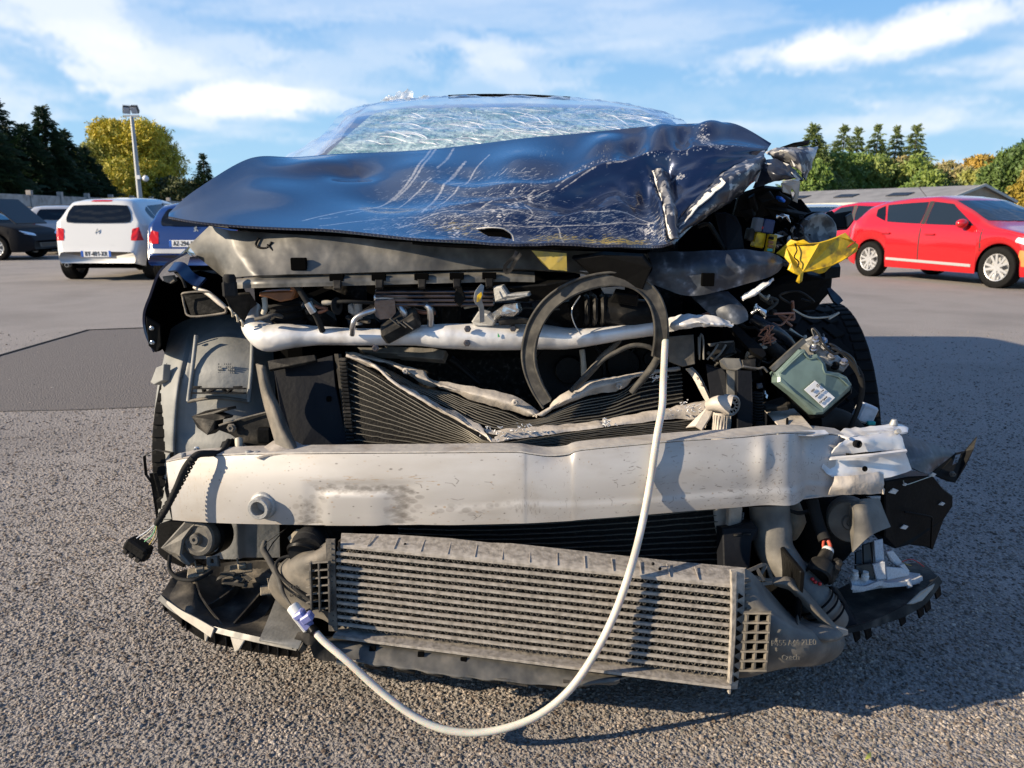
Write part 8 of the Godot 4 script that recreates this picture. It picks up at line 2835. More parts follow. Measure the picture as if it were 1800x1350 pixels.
	# chassis leg that carries the beam
	g = Geo.new()
	g.plate(T([1344, 720, 1.88, 1398, 718, 1.88, 1432, 756, 1.70, 1386, 768, 1.66]), 0.004, 0.001, Vector3(0, 1, 0.3))
	var leg := part("chassis_leg", g, M.alu_dusty, car)
	g = Geo.new()
	g.plate(T([1344, 722, 1.878, 1386, 769, 1.66, 1386, 812, 1.64, 1346, 770, 1.86]), 0.004, 0.001, Vector3(-1, 0, 0.5))
	part("leg_side", g, M.shroud, leg)
	tube_part("stud", [1384, 736, 1.78, 1383, 765, 1.70], 0.003, M.plastic_dark, leg, 6, 1)
	tube_part("stud", [1368, 752, 1.76, 1367, 768, 1.72], 0.0025, M.cream, leg, 6, 1)
	g = Geo.new()
	g.plate(T([1392, 764, 1.66, 1404, 756, 1.67, 1450, 755, 1.68, 1458, 762, 1.675, 1430, 766, 1.66]), 0.004, 0.001, Vector3(0, 1, 0.3))
	part("leg_flange", g, M.alu_white, leg)
	# torn white end of the beam
	g = Geo.new()
	g.sheet([T([1472, 761, 1.70, 1488, 750, 1.76, 1530, 746, 1.77, 1574, 743, 1.78, 1597, 750, 1.78]), T([1492, 767, 1.67, 1505, 762, 1.69, 1540, 758, 1.70, 1576, 756, 1.71, 1596, 755, 1.72])], 5, 3, 0.004, ragged)
	var torn := part("torn_beam_end", g, M.alu_white, car, "torn white end of the bumper beam")
	g = Geo.new()
	g.sheet([T([1492, 768, 1.675, 1530, 763, 1.69, 1583, 757, 1.71]), T([1474, 785, 1.66, 1530, 775, 1.675, 1588, 772, 1.70]), T([1460, 803, 1.67, 1530, 795, 1.675, 1594, 790, 1.695])], 8, 4, 0.004, ragged)
	g.sheet([T([1460, 803, 1.665, 1530, 797, 1.665, 1593, 789, 1.69]), T([1458, 806, 1.655, 1530, 800, 1.655, 1595, 793, 1.68])], 8, 2, 0.004)
	g.sheet([T([1457, 806, 1.67, 1530, 800, 1.675, 1594, 792, 1.695]), T([1446, 822, 1.66, 1530, 818, 1.675, 1600, 808, 1.70]), T([1465, 838, 1.655, 1550, 841, 1.67, 1605, 827, 1.70])], 8, 4, 0.004, ragged)
	part("end_plate", g, M.alu_white, torn)
	g = Geo.new()
	g.sheet([T([1467, 837, 1.645, 1505, 835, 1.64, 1547, 829, 1.655, 1556, 838, 1.66]), T([1464, 855, 1.635, 1505, 853, 1.63, 1550, 850, 1.645, 1557, 852, 1.65]), T([1457, 874, 1.645, 1505, 872, 1.64, 1550, 869, 1.65, 1555, 868, 1.655])], 6, 4, 0.004, ragged)
	part("end_tab", g, M.alu_dusty, torn)
	g = Geo.new()
	g.lathe(PackedVector2Array([Vector2(0.009, 0), Vector2(0.009, 0.01), Vector2(0.006, 0.012), Vector2(0.003, 0.006), Vector2(0, 0.006)]), P(1505, 780, 1.665), Vector3(0.1, 0.2, 1), 12)
	part("bolt", g, M.plastic_dark, torn)
	g = Geo.new()
	g.lathe(PackedVector2Array([Vector2(0.0065, 0.001), Vector2(0, 0.001)]), P(1520, 824, 1.664), Vector3(0, 0.2, 1), 14)
	part("hole", g, M.void, torn)
	g = Geo.new()
	g.lathe(PackedVector2Array([Vector2(0.006, 0), Vector2(0.006, 0.012), Vector2(0, 0.012)]), P(1576, 760, 1.70), Vector3(0, 0.6, 1), 8)
	g.lathe(PackedVector2Array([Vector2(0.01, 0), Vector2(0.006, 0.012), Vector2(0, 0.012)]), P(1571, 746, 1.77), Vector3.UP, 10)
	part("bolt", g, M.cast, torn)
	# slate fender sheet and its black flange beyond the beam
	g = Geo.new()
	g.sheet([T([1585, 762, 1.84, 1632, 778, 1.86, 1682, 795, 1.90]), T([1590, 790, 1.80, 1632, 802, 1.82, 1670, 804, 1.87]), T([1602, 822, 1.78, 1630, 832, 1.80, 1650, 820, 1.85])], 6, 5, 0.004)
	part("fender_sheet", g, M.plastic_slate, car)
	g = Geo.new()
	g.plate(T([1718, 768, 1.90, 1712, 790, 1.89, 1698, 820, 1.88, 1680, 848, 1.86, 1668, 846, 1.86, 1645, 836, 1.86, 1640, 830, 1.86, 1652, 816, 1.87, 1662, 806, 1.88, 1680, 796, 1.89, 1698, 792, 1.90]), 0.006, 0.001, Vector3(0, 0.2, 1), T([1674, 818, 1.875, 1680, 800, 1.885, 1692, 797, 1.89, 1686, 812, 1.88]))
	part("fender_flange", g, M.plastic_black, car)
	bolt(car, 1674, 833, 1.855, 0.005, M.plastic_dusty)
	# black lamp housing below
	g = Geo.new()
	g.plate(T([1556, 846, 1.80, 1600, 838, 1.82, 1640, 836, 1.84, 1658, 858, 1.85, 1676, 872, 1.86, 1676, 890, 1.86, 1660, 914, 1.85, 1641, 967, 1.84, 1630, 962, 1.83, 1600, 958, 1.81, 1575, 965, 1.80, 1556, 945, 1.79]), 0.05, 0.003)
	var house := part("lamp_housing", g, M.plastic_black, car)
	tube_part("rim", [1590, 900, 1.795, 1634, 908, 1.81, 1638, 918, 1.81, 1636, 962, 1.82], 0.0025, M.plastic_dark, house, 6, 3)
	for q in [[1571, 864, 0.012], [1640, 835, 0.009], [1591, 852, 0.006], [1656, 886, 0.008], [1590, 927, 0.010]]:
		g = Geo.new()
		var c := P(q[0], q[1], 1.79 + (q[0] - 1571) * 0.0006)
		g.plate(PackedVector3Array([c + Vector3(-q[2], -q[2] * 0.3, 0), c + Vector3(-q[2] * 0.2, q[2] * 0.7, 0.002), c + Vector3(q[2], q[2] * 0.2, 0), c + Vector3(q[2] * 0.4, -q[2] * 0.6, 0)]), 0.003, 0.0005)
		part("white_shard", g, M.white_plastic, house)
	tube_part("wire", [1588, 845, 1.80, 1592, 852, 1.79, 1612, 846, 1.80, 1640, 836, 1.83], 0.001, M.milky, house, 5, 4)
	# second horn: dusty trumpet
	g = Geo.new()
	g.lathe(PackedVector2Array([Vector2(0.05, -0.05), Vector2(0.052, 0.0), Vector2(0.048, 0.008), Vector2(0.02, 0.012), Vector2(0.016, 0.018), Vector2(0.009, 0.018), Vector2(0.007, 0.012), Vector2(0, 0.012)]), P(1494, 916, 1.72), Vector3(-0.35, 0.1, 1), 28)
	var horn := part("horn", g, M.plastic_dusty2, car)
	g = Geo.new()
	g.sheet([T([1496, 884, 1.685, 1515, 877, 1.69, 1546, 876, 1.72]), T([1503, 905, 1.655, 1525, 897, 1.66, 1557, 905, 1.70]), T([1500, 970, 1.64, 1530, 942, 1.635, 1566, 926, 1.68])], 6, 6, 0.004)
	g.sheet([T([1496, 884, 1.685, 1494, 905, 1.69, 1500, 970, 1.69]), T([1497, 886, 1.683, 1504, 906, 1.655, 1501, 971, 1.64])], 6, 3, 0.003)
	part("trumpet", g, M.plastic_dusty2, horn)
	g = Geo.new()
	g.plate(T([1528, 873, 1.73, 1549, 872, 1.74, 1546, 895, 1.73, 1540, 888, 1.73]), 0.01)
	part("horn_bracket", g, M.cast, horn)
	g = Geo.new()
	g.ball(P(1447, 925, 1.86), Vector3(0.09, 0.11, 0.08))
	part("horn_case", g, M.plastic_black, car)
	# washer bottle behind
	g = Geo.new()
	g.tube(T([1395, 880, 1.80, 1398, 915, 1.79, 1392, 945, 1.80]), [0.012, 0.026, 0.012], 14, 4)
	part("washer_bottle", g, M.cream_dusty, car)
	tube_part("cable", [1375, 893, 1.74, 1390, 898, 1.73, 1405, 902, 1.74, 1425, 898, 1.76], 0.005, M.rubber, car, 8, 3)
	# dark clip tower beside the lower core
	g = Geo.new()
	g.plate(T([1270, 928, 1.66, 1290, 926, 1.66, 1322, 916, 1.66, 1334, 930, 1.66, 1332, 946, 1.66, 1322, 952, 1.65, 1318, 1002, 1.63, 1272, 1000, 1.63]), 0.05, 0.003)
	var tower := part("clip_tower", g, M.shroud, car)
	for q in [[1292, 953], [1293, 974], [1296, 940], [1312, 938]]:
		g = Geo.new()
		g.box(P(q[0], q[1], 1.655), Vector3(0.018, 0.004, 0.01), Basis.IDENTITY, 0.001)
		part("rib", g, M.plastic, tower)
	g = Geo.new()
	g.box(P(1290, 908, 1.70), Vector3(0.03, 0.06, 0.03), Basis.IDENTITY, 0.004)
	part("rib", g, M.alu_dusty, tower)
	# big dusty air duct
	tube_part("air_duct", [1352, 890, 1.72, 1356, 930, 1.70, 1362, 965, 1.68, 1385, 1000, 1.65, 1412, 1035, 1.62, 1440, 1065, 1.60, 1462, 1095, 1.60], [0.046, 0.046, 0.043, 0.040, 0.042, 0.045, 0.040], M.plastic_dusty2, car, 20, 5)
	for q in [[1432, 1056, 1.597, 0.046], [1440, 1066, 1.592, 0.047], [1452, 1080, 1.59, 0.045]]:
		g = Geo.new()
		g.lathe(PackedVector2Array([Vector2(q[3], -0.003), Vector2(q[3] + 0.003, 0), Vector2(q[3], 0.003)]), P(q[0], q[1], q[2]), Vector3(0.6, -0.75, 0.15), 28)
		part("duct_ring", g, M.plastic_dark, car)
	g = Geo.new()
	g.box(Vector3(0.62, 0.25, -1.72), Vector3(0.012, 0.22, 0.40))
	part("air_guide", g, M.plastic_dark, car)
	# wiring and small plugs torn loose in the bay
	for k in 30:
		var right := k % 3 != 0
		var cx := r.randf_range(1235, 1400) if right else r.randf_range(470, 920)
		var cy := r.randf_range(505, 640) if right else r.randf_range(520, 566)
		var cd := r.randf_range(1.86, 2.0) if right else r.randf_range(1.9, 2.02)
		var pts := []
		for j in 5:
			pts.append_array([cx, cy, cd])
			cx += r.randf_range(-26, 34)
			cy += r.randf_range(-16, 22) * (1.0 if right else 0.5)
			cd += r.randf_range(-0.02, 0.02)
		tube_part("cable", pts, r.randf_range(0.0022, 0.0055), [M.rubber, M.rubber, M.plastic, M.rubber_dusty, M.cream, M.copper][r.randi() % 6], car, 7, 5)
		if k % 2 == 0:
			g = Geo.new()
			g.box(P(cx, cy, cd), Vector3(0.018, 0.014, 0.014), Basis.from_euler(Vector3(r.randf() * 3, r.randf() * 3, r.randf() * 3)), 0.002)
			part("plug", g, [M.plastic, M.plastic_worn, M.cream_dusty, M.plastic_grey3][r.randi() % 4], car)
	# lattice arm lying across
	g = Geo.new()
	g.sheet([T([1352, 1016, 1.55, 1372, 1014, 1.545, 1392, 1016, 1.545, 1420, 1042, 1.535, 1450, 1076, 1.52, 1474, 1104, 1.51]), T([1356, 1024, 1.53, 1374, 1026, 1.525, 1392, 1030, 1.52, 1420, 1058, 1.51, 1448, 1088, 1.50, 1470, 1108, 1.495]), T([1362, 1030, 1.535, 1376, 1034, 1.53, 1390, 1040, 1.53, 1416, 1068, 1.52, 1444, 1096, 1.505, 1466, 1110, 1.50])], 5, 4, 0.004)
	var arm := part("mounting_arm", g, M.plastic_dusty, car)
	g = Geo.new()
	g.plate(T([1462, 1104, 1.498, 1474, 1103, 1.498, 1491, 1108, 1.50, 1492, 1116, 1.50, 1474, 1122, 1.495, 1468, 1120, 1.495]), 0.012)
	part("arm_foot", g, M.plastic_pale, arm)
	for q in [[[1310, 1006, 1.52, 1328, 998, 1.53, 1346, 993, 1.54, 1356, 1016, 1.54]], [[1314, 1010, 1.515, 1340, 1018, 1.525, 1356, 1020, 1.535]], [[1330, 999, 1.53, 1336, 1010, 1.525, 1342, 1020, 1.525]], [[1346, 994, 1.54, 1336, 1012, 1.53, 1334, 1026, 1.52, 1356, 1024, 1.53]]]:
		g = Geo.new()
		g.strap(T(q[0]), 0.007, 0.006, Vector3(0, 0.4, 1).normalized(), 3)
		part("arm_strut", g, M.plastic_dusty, arm)


func slate_bend(u: float, v: float, p: Vector3, n: Vector3) -> Vector3:
	return n * (dent.get_noise_3d(p.x * 45.0, p.y * 70.0, 7.0) * 0.014 + dent.get_noise_3d(p.x * 160.0, p.y * 160.0, 17.0) * 0.004)


func build_wreck_loose() -> void:
	var g := Geo.new()
	# black ring that fell over the cross-tube
	var ring := thing("black_ring", "large dusty black rubber ring draped over the white cross-tube of the wreck", "rubber ring")
	var path := T([1092, 745, 1.80, 1040, 742, 1.79, 995, 722, 1.80, 960, 690, 1.82, 938, 650, 1.83, 932, 612, 1.83, 942, 572, 1.82, 965, 536, 1.81, 1000, 510, 1.80, 1042, 495, 1.80, 1085, 490, 1.80, 1120, 498, 1.80, 1145, 520, 1.80, 1158, 552, 1.80, 1162, 590, 1.81])
	path = T([962, 708, 1.83, 944, 678, 1.835, 932, 645, 1.835, 930, 612, 1.83, 940, 572, 1.82, 964, 536, 1.81, 1000, 510, 1.80, 1042, 495, 1.80, 1085, 490, 1.80, 1120, 498, 1.80, 1145, 520, 1.80, 1158, 552, 1.80, 1161, 590, 1.81, 1156, 625, 1.84])
	g.strap(path, [0.022, 0.032, 0.036, 0.036, 0.036, 0.035, 0.032, 0.030, 0.028, 0.028, 0.030, 0.032, 0.032, 0.030], 0.014, Vector3(-0.25, 0.25, 1).normalized(), 6)
	part("band", g, M.rubber_dusty, ring)
	for off in [0.016, -0.014]:
		g = Geo.new()
		var line := PackedVector3Array()
		for k in path.size():
			var out := (path[k] - P(1045, 610, 1.80)).normalized()
			line.append(path[k] + out * off + Vector3(0, 0, 0.007))
		g.tube(line, 0.0035, 6, 5)
		part("bead", g, M.rubber_dusty, ring)
	g = Geo.new()
	g.tube(T([1150, 540, 1.86, 1160, 570, 1.87, 1163, 600, 1.87, 1150, 640, 1.88, 1110, 690, 1.89]), [0.010, 0.012, 0.012, 0.010, 0.008], 8, 5)
	part("inner_lip", g, M.rubber_dusty, ring)
	# control unit dangling in front of the tyre
	var unit := thing("control_unit", "pale green and black control unit with a white label dangling before the bare tyre", "control unit")
	g = Geo.new()
	g.plate(T([1364, 655, 1.79, 1375, 645, 1.79, 1406, 614, 1.80, 1416, 614, 1.80, 1424, 624, 1.80, 1438, 622, 1.80, 1452, 637, 1.80, 1456, 652, 1.79, 1476, 655, 1.80, 1490, 662, 1.80, 1499, 676, 1.80, 1496, 686, 1.80, 1448, 728, 1.77, 1434, 729, 1.77, 1396, 694, 1.77, 1368, 672, 1.78, 1368, 663, 1.785]), 0.035, 0.005)
	part("cover", g, M.unit_green, unit)
	g = Geo.new()
	g.tube(T([1372, 656, 1.785, 1408, 622, 1.795, 1414, 621, 1.795, 1423, 631, 1.795, 1436, 629, 1.795, 1446, 640, 1.795, 1450, 656, 1.788, 1474, 662, 1.793, 1491, 678, 1.793]), 0.0022, 6, 2)
	part("cover_ridge", g, M.unit_green, unit)
	g = Geo.new()
	g.plate(T([1390, 690, 1.80, 1436, 664, 1.83, 1500, 680, 1.83, 1498, 692, 1.82, 1450, 734, 1.80, 1432, 735, 1.80]), 0.05, 0.004)
	part("housing", g, M.plastic_dark, unit)
	g = Geo.new()
	g.plate(T([1414, 685, 1.768, 1433, 669, 1.777, 1468, 699, 1.772, 1449, 717, 1.763]), 0.0015, 0.0003)
	var label := part("label", g, M.label_white, unit)
	var mid := P(1441, 692.5, 1.768)
	var ex := (P(1433, 669, 1.777) - P(1414, 685, 1.768)).normalized()
	var ey := (P(1414, 685, 1.768) - P(1449, 717, 1.763)).normalized()
	var ez := ex.cross(ey).normalized()
	ey = ez.cross(ex)
	var lb := Basis(ex, ey, ez)
	for q in [["Q01", -0.008, 0.017, 0.0062], ["A000 431 13 00", 0.0, 0.0015, 0.0040], ["ESP Hybrid", -0.002, -0.016, 0.0050]]:
		var o := raised(q[0], Vector3.ZERO, q[3], Vector3.ZERO, M.ink, label)
		o.transform = Transform3D(lb, mid + lb * Vector3(q[1], q[2], 0.001))
	g = Geo.new()
	var sc := mid + lb * Vector3(0.009, 0.018, 0.0012)
	var circle := PackedVector3Array()
	for k in 12:
		circle.append(sc + lb * Vector3(cos(TAU * k / 12) * 0.0038, sin(TAU * k / 12) * 0.0038, 0))
	g.strap(circle, 0.0008, 0.0008, lb.z, 1, true)
	for k in 3:
		var an := TAU * k / 3 + PI / 2
		g.strap(PackedVector3Array([sc, sc + lb * Vector3(cos(an) * 0.0036, sin(an) * 0.0036, 0)]), [0.0014, 0.0003], 0.0008, lb.z, 1)
	part("star_mark", g, M.ink, label)
	g = Geo.new()
	g.plate(T([1410, 600, 1.84, 1430, 590, 1.84, 1452, 606, 1.84, 1494, 640, 1.83, 1484, 653, 1.82, 1456, 640, 1.82, 1430, 616, 1.83]), 0.05, 0.004)
	var valve := part("valve_block", g, M.cast, unit)
	for q in [[1434, 597], [1447, 600], [1450, 610], [1462, 626], [1483, 637], [1430, 613], [1468, 643]]:
		g = Geo.new()
		g.lathe(PackedVector2Array([Vector2(0.010, -0.004), Vector2(0.010, 0.004), Vector2(0.007, 0.005), Vector2(0.006, 0.010), Vector2(0, 0.010)]), P(q[0], q[1], 1.825), Vector3(-0.3, 0.8, 0.7), 10)
		part("pipe_union", g, M.steel if q[0] != 1468 else M.plastic_dark, valve)
	for q in [[1434, 597, 1.82, 1428, 582, 1.83, 1430, 578, 1.83, 1440, 590, 1.82, 1452, 612, 1.81], [1452, 612, 1.81, 1470, 614, 1.80, 1486, 626, 1.80, 1500, 640, 1.80, 1510, 660, 1.80], [1440, 590, 1.83, 1448, 606, 1.80, 1466, 622, 1.80, 1480, 618, 1.80, 1498, 630, 1.80, 1506, 650, 1.80], [1447, 600, 1.82, 1446, 588, 1.83, 1452, 604, 1.82, 1462, 606, 1.81, 1478, 616, 1.81]]:
		tube_part("brake_pipe", q, 0.0035, M.steel_black, unit, 8, 5)
	tube_part("cable", [1494, 634, 1.81, 1512, 660, 1.81, 1515, 690, 1.82, 1506, 725, 1.83, 1490, 760, 1.84], [0.007, 0.008, 0.007, 0.006, 0.006], M.rubber, unit, 8, 5)
	g = Geo.new()
	g.strap(T([1356, 650, 1.80, 1386, 622, 1.81, 1414, 598, 1.82]), 0.012, 0.010, Vector3(0.4, 0.4, 1).normalized(), 2)
	part("bracket", g, M.plastic_worn, unit)
	# air hoses and a white box behind it
	tube_part("coolant_hose", [1430, 740, 1.86, 1460, 735, 1.88, 1490, 748, 1.90, 1512, 775, 1.92], 0.03, M.rubber, car, 14, 5)
	g = Geo.new()
	g.box(P(1520, 726, 1.95), Vector3(0.045, 0.05, 0.04), Basis(Vector3(0, 0, 1), -0.35), 0.005)
	part("connector_box", g, M.paper, car)
	g = Geo.new()
	g.box(P(1530, 743, 1.93), Vector3(0.02, 0.01, 0.02), Basis.IDENTITY, 0.002)
	part("teal_clip", g, M.teal, car)
	# cable with a hanging plug at the near end of the beam
	var plug := thing("hanging_plug", "black multi-pin plug hanging on a taped cable over the end of the bumper beam", "cable plug")
	tube_part("taped_cable", [402, 775, 1.84, 390, 795, 1.78, 370, 797, 1.74, 346, 800, 1.72, 326, 822, 1.71, 310, 858, 1.71, 292, 895, 1.71, 274, 922, 1.71], [0.007, 0.0075, 0.008, 0.0085, 0.0085, 0.008, 0.0075, 0.006], M.rubber, plug, 10, 6)
	g = Geo.new()
	for k in 16:
		g.lathe(PackedVector2Array([Vector2(0.0085, -0.003), Vector2(0.0093, 0), Vector2(0.0085, 0.003)]), P(340 - k * 4, 806 + k * 7.2, 1.712), Vector3(-0.5, -0.85, 0.0), 10)
	part("tape", g, M.rubber, plug)
	for q in [[[274, 922, 1.71, 262, 936, 1.70, 246, 948, 1.70], "cream"], [[275, 922, 1.71, 268, 940, 1.70, 254, 952, 1.70], "green"], [[276, 922, 1.71, 272, 942, 1.70, 262, 958, 1.70], "label_yellow"], [[273, 921, 1.71, 258, 934, 1.705, 240, 946, 1.70], "paper"], [[277, 923, 1.71, 276, 945, 1.70, 266, 960, 1.70], "rubber"]]:
		tube_part("wire", q[0], 0.0013, M[q[1]], plug, 6, 4)
	g = Geo.new()
	var pb := Basis(Vector3(0, 0, 1), -0.55) * Basis(Vector3.UP, -0.2)
	g.box(P(242, 966, 1.70), Vector3(0.062, 0.030, 0.03), pb, 0.005)
	g.box(P(246, 958, 1.70), Vector3(0.056, 0.016, 0.036), pb, 0.006)
	var ph := part("plug_housing", g, M.plastic_black, plug)
	for k in 3:
		g = Geo.new()
		g.box(P(242, 966, 1.70) + pb * Vector3(-0.018 + k * 0.018, -0.012, 0.014), Vector3(0.011, 0.012, 0.008), pb, 0.001)
		part("latch", g, M.plastic, ph)
	# cable loop under the horn
	var loop := thing("cable_loop", "thin black cable looping below the small round horn onto the undertray", "cable")
	tube_part("cable", [299, 975, 1.78, 298, 1000, 1.77, 312, 1016, 1.75, 336, 1020, 1.73, 352, 1016, 1.74, 372, 1004, 1.77], 0.005, M.rubber, loop, 8, 5)
	# clips lying on the tray
	for q in [["dusty fastening clip and plate lying on the tray below the round horn", 350, 1006, 1.80], ["dusty fastening clip lying in the middle of the tray beside the tank duct", 424, 1000, 1.83], ["dusty fastening clip at the top of the tray wall by the violet plug", 478, 1036, 1.76]]:
		var c := thing("fastening_clip", q[0], "clip", "dusty clips lying on the undertray")
		var o := P(q[1], q[2], q[3])
		c.position = o
		g = Geo.new()
		g.box(Vector3.ZERO, Vector3(0.055, 0.006, 0.035), Basis(Vector3.UP, 0.3) * Basis(Vector3.RIGHT, 0.2), 0.002)
		part("plate", g, M.cream_dusty, c)
		g = Geo.new()
		g.box(Vector3(0.004, 0.010, 0.004), Vector3(0.022, 0.014, 0.016), Basis(Vector3.UP, 0.4), 0.003)
		g.tube(PackedVector3Array([Vector3(-0.006, 0.01, 0), Vector3(-0.008, 0.030, 0.002)]), 0.002, 6, 1)
		part("clip", g, M.cream_dusty, c)
	var rs := thing("rag_scrap", "dark crumpled scrap lying on the undertray beside the middle clip", "scrap")
	g = Geo.new()
	var rr := RandomNumberGenerator.new()
	rr.seed = 8
	for k in 9:
		var a := P(rr.randf_range(395, 425), rr.randf_range(1008, 1030), 1.79)
		g.strap(PackedVector3Array([a, a + Vector3(rr.randf_range(-0.02, 0.03), rr.randf_range(-0.006, 0.012), rr.randf_range(-0.02, 0.01)), a + Vector3(rr.randf_range(-0.03, 0.05), rr.randf_range(-0.01, 0.01), 0.01)]), 0.010, 0.002, Vector3(0, 1, 0.3).normalized(), 4)
	part("strip", g, M.rubber_dusty, rs)
	# washer hose with its violet coupling
	var hose := thing("washer_hose", "long milky white hose with a violet coupling looping from tray to cross-tube", "hose")
	tube_part("feed_cable", [466, 950, 1.70, 463, 966, 1.69, 472, 982, 1.67, 482, 1000, 1.65, 491, 1020, 1.62, 497, 1042, 1.58, 506, 1056, 1.55, 514, 1068, 1.53], [0.005, 0.008, 0.008, 0.008, 0.007, 0.005, 0.0025, 0.0025], M.rubber_dusty, hose, 8, 5)
	tube_part("feed_cable", [530, 975, 1.64, 498, 980, 1.64, 485, 992, 1.63, 490, 1010, 1.61, 512, 1030, 1.585, 545, 1056, 1.55], 0.004, M.rubber, hose, 8, 5)
	g = Geo.new()
	g.plate(T([462, 962, 1.685, 470, 952, 1.69, 500, 930, 1.72, 506, 925, 1.73, 480, 954, 1.69, 468, 974, 1.68]), 0.01)
	part("sleeve", g, M.rubber, hose)
	var cb := Basis(Vector3(0, 0, 1), -0.98)
	g = Geo.new()
	g.lathe(PackedVector2Array([Vector2(0, 0), Vector2(0.0135, 0), Vector2(0.0145, 0.004), Vector2(0.0145, 0.02), Vector2(0.012, 0.026), Vector2(0, 0.026)]), P(514, 1066, 1.525), (P(552, 1114, 1.49) - P(514, 1066, 1.525)), 16)
	part("collar", g, M.white_plastic, hose)
	g = Geo.new()
	g.box(P(534, 1090, 1.505), Vector3(0.045, 0.022, 0.02), cb, 0.004)
	g.box(P(540, 1086, 1.498), Vector3(0.018, 0.026, 0.022), cb, 0.003)
	g.box(P(527, 1080, 1.505), Vector3(0.016, 0.024, 0.024), cb, 0.004)
	part("coupling", g, M.violet, hose)
	g = Geo.new()
	g.box(P(528, 1094, 1.507), Vector3(0.046, 0.010, 0.020), cb, 0.004)
	part("coupling_rail", g, M.white_plastic, hose)
	g = Geo.new()
	g.lathe(PackedVector2Array([Vector2(0, 0), Vector2(0.010, 0), Vector2(0.011, 0.012), Vector2(0.009, 0.018), Vector2(0, 0.018)]), P(547, 1104, 1.495), (P(560, 1118, 1.48) - P(547, 1104, 1.495)), 14)
	part("nut", g, M.plastic_dark, hose)
	tube_part("hose", [552, 1108, 1.49, 570, 1128, 1.475, 610, 1162, 1.455, 665, 1212, 1.432, 720, 1254, 1.415, 770, 1279, 1.405, 825, 1288, 1.400, 885, 1281, 1.402, 945, 1258, 1.408, 1000, 1214, 1.418, 1045, 1150, 1.435, 1080, 1080, 1.452, 1107, 1005, 1.470, 1127, 930, 1.55, 1143, 848, 1.582, 1150, 800, 1.588, 1156, 760, 1.605, 1164, 715, 1.65, 1166, 670, 1.70, 1170, 586, 1.83], 0.0080, M.milky, hose, 14, 8)
	# torn red and white wires end in a black plug
	var pl := thing("power_plug", "black power plug with red wires and a white ring hanging above the far tray wing", "cable plug")
	tube_part("cable", [1428, 880, 1.74, 1434, 905, 1.72, 1442, 930, 1.70, 1450, 950, 1.68], 0.014, M.rubber, pl, 10, 4)
	tube_part("wire", [1450, 945, 1.685, 1447, 958, 1.67, 1450, 972, 1.655], 0.0032, M.red_dusty, pl, 8, 3)
	tube_part("wire", [1453, 945, 1.685, 1459, 958, 1.67, 1460, 970, 1.655], 0.0045, M.red_dusty, pl, 8, 3)
	tube_part("wire", [1452, 947, 1.685, 1454, 960, 1.67, 1455, 972, 1.655], 0.0012, M.green, pl, 6, 3)
	var ax := P(1438, 1012, 1.60) - P(1456, 966, 1.66)
	g = Geo.new()
	g.lathe(PackedVector2Array([Vector2(0, 0), Vector2(0.0125, 0), Vector2(0.0135, 0.004), Vector2(0.0125, 0.010), Vector2(0, 0.010)]), P(1456, 966, 1.66), ax, 16)
	part("white_ring", g, M.white_plastic, pl)
	g = Geo.new()
	g.lathe(PackedVector2Array([Vector2(0.014, 0), Vector2(0.018, 0.035), Vector2(0.027, 0.040), Vector2(0.029, 0.072), Vector2(0.025, 0.078), Vector2(0.022, 0.066), Vector2(0, 0.066)]), P(1454, 971, 1.655), ax, 18)
	g.box(P(1462, 1008, 1.615), Vector3(0.022, 0.05, 0.026), Basis(Vector3(0, 0, 1), -0.4), 0.006)
	g.box(P(1470, 995, 1.62), Vector3(0.018, 0.036, 0.022), Basis(Vector3(0, 0, 1), -0.35), 0.006)
	part("plug_body", g, M.plastic, pl)
	g = Geo.new()
	for q in [[1428, 1018], [1433, 1023], [1441, 1026]]:
		g.ball(P(q[0], q[1], 1.590), Vector3.ONE * 0.0045)
	part("pin", g, M.red, pl)
	# die-cast lamp module resting on the tray wing
	var mod := thing("lamp_module", "white die-cast lamp module with cooling fins resting on the far tray wing", "lamp module")
	g = Geo.new()
	g.plate(T([1493, 1012, 1.74, 1530, 1008, 1.80, 1580, 1003, 1.82, 1618, 1008, 1.80, 1619, 1018, 1.77, 1600, 1022, 1.75, 1552, 1026, 1.73, 1545, 1020, 1.725, 1520, 1032, 1.72, 1500, 1034, 1.72]), 0.012, 0.002, Vector3(0, 1, 0.4))
	var mb := part("base", g, M.die_cast, mod)
	g = Geo.new()
	g.strap(T([1496, 1032, 1.718, 1520, 1034, 1.718, 1545, 1025, 1.722, 1560, 1028, 1.728, 1600, 1024, 1.75, 1620, 1016, 1.77]), 0.011, 0.006, Vector3(0.1, 0.2, 1).normalized(), 4)
	part("base_edge", g, M.die_cast, mb)
	g = Geo.new()
	g.plate(T([1593, 1020, 1.745, 1602, 1018, 1.745, 1605, 1032, 1.74, 1596, 1035, 1.74]), 0.006)
	part("base_tab", g, M.die_cast, mb)
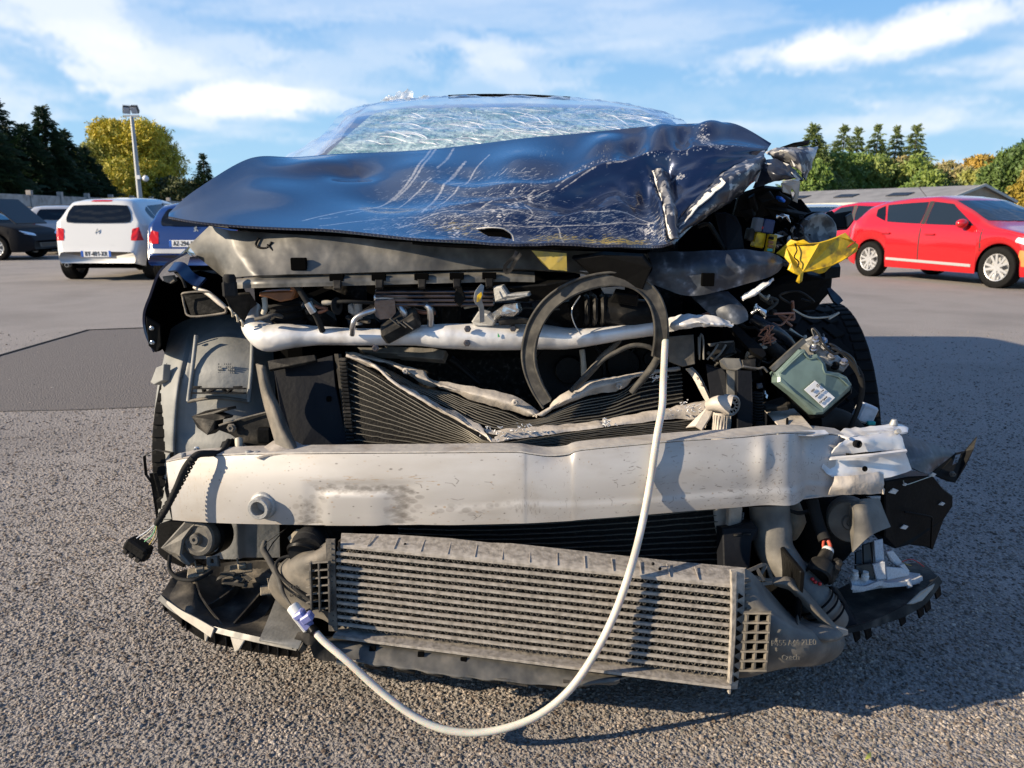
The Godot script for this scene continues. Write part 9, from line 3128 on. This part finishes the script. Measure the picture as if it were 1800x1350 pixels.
	for q in [[T([1536, 950, 1.78, 1552, 947, 1.78, 1557, 1017, 1.745, 1541, 1019, 1.745]), "die_cast", "fin"], [T([1517, 958, 1.78, 1530, 954, 1.78, 1534, 992, 1.765, 1518, 992, 1.765]), "steel_black", "fin"], [T([1504, 970, 1.78, 1515, 966, 1.78, 1516, 992, 1.765, 1504, 992, 1.765]), "steel_black", "fin"], [T([1531, 954, 1.785, 1535, 953, 1.785, 1536, 992, 1.77, 1532, 992, 1.77]), "steel_black", "fin"], [T([1504, 994, 1.75, 1534, 990, 1.75, 1540, 1018, 1.74, 1506, 1022, 1.735]), "steel_black", "heat_sink"], [T([1534, 992, 1.745, 1556, 986, 1.745, 1558, 1018, 1.735, 1541, 1020, 1.735]), "die_cast", "heat_sink"], [T([1558, 996, 1.755, 1584, 998, 1.77, 1600, 1006, 1.78, 1598, 1012, 1.77, 1560, 1020, 1.745]), "die_cast", "heat_sink"], [T([1558, 970, 1.79, 1570, 967, 1.80, 1588, 990, 1.80, 1578, 996, 1.79, 1566, 986, 1.79]), "die_cast", "arm"], [T([1582, 994, 1.775, 1590, 990, 1.78, 1600, 1004, 1.78, 1594, 1008, 1.77]), "die_cast", "arm"]]:
		g = Geo.new()
		g.plate(q[0], 0.007, 0.0015)
		part(q[2], g, M[q[1]], mod)
	for q in [[1502, 1010], [1520, 1012]]:
		g = Geo.new()
		g.lathe(PackedVector2Array([Vector2(0.009, 0), Vector2(0.009, 0.010), Vector2(0.007, 0.012), Vector2(0.007, 0.02), Vector2(0, 0.02)]), P(q[0], q[1] + 6, 1.73), Vector3(0, 1, 0.1), 12)
		part("adjuster", g, M.white_plastic, mod)
	tube_part("wire", [1584, 988, 1.80, 1600, 983, 1.80, 1612, 987, 1.80, 1624, 996, 1.80], 0.0011, M.red, mod, 5, 4)
	tube_part("wire", [1586, 988, 1.80, 1594, 992, 1.79, 1602, 994, 1.79], 0.0011, M.label_yellow, mod, 5, 4)
	# a small fallen leaf on the sunny asphalt
	g = Geo.new()
	var lc := P(1526, 1336, 1.392)
	lc.y = 0.009
	g.sheet([PackedVector3Array([lc + Vector3(-0.012, 0, 0.010), lc + Vector3(-0.004, 0.004, 0.001), lc + Vector3(0.010, 0.001, -0.012)]), PackedVector3Array([lc + Vector3(-0.012, 0, 0.011), lc + Vector3(0.002, 0.002, 0.006), lc + Vector3(0.010, 0.001, -0.011)])], 4, 3, 0.0006)
	single("fallen_leaf", g, M.leaf_green, "small yellow green leaf lying on the sunlit asphalt in the near corner", "leaf")
	# things built round their place in the car get their own origins
	for o in [ring, unit, plug, loop, rs, hose, pl, mod]:
		var c := Vector3.ZERO
		var n := 0
		for ch in o.get_children():
			c += ch.mesh.get_aabb().get_center()
			n += 1
		c /= n
		o.position = c
		for ch in o.get_children():
			ch.position -= c
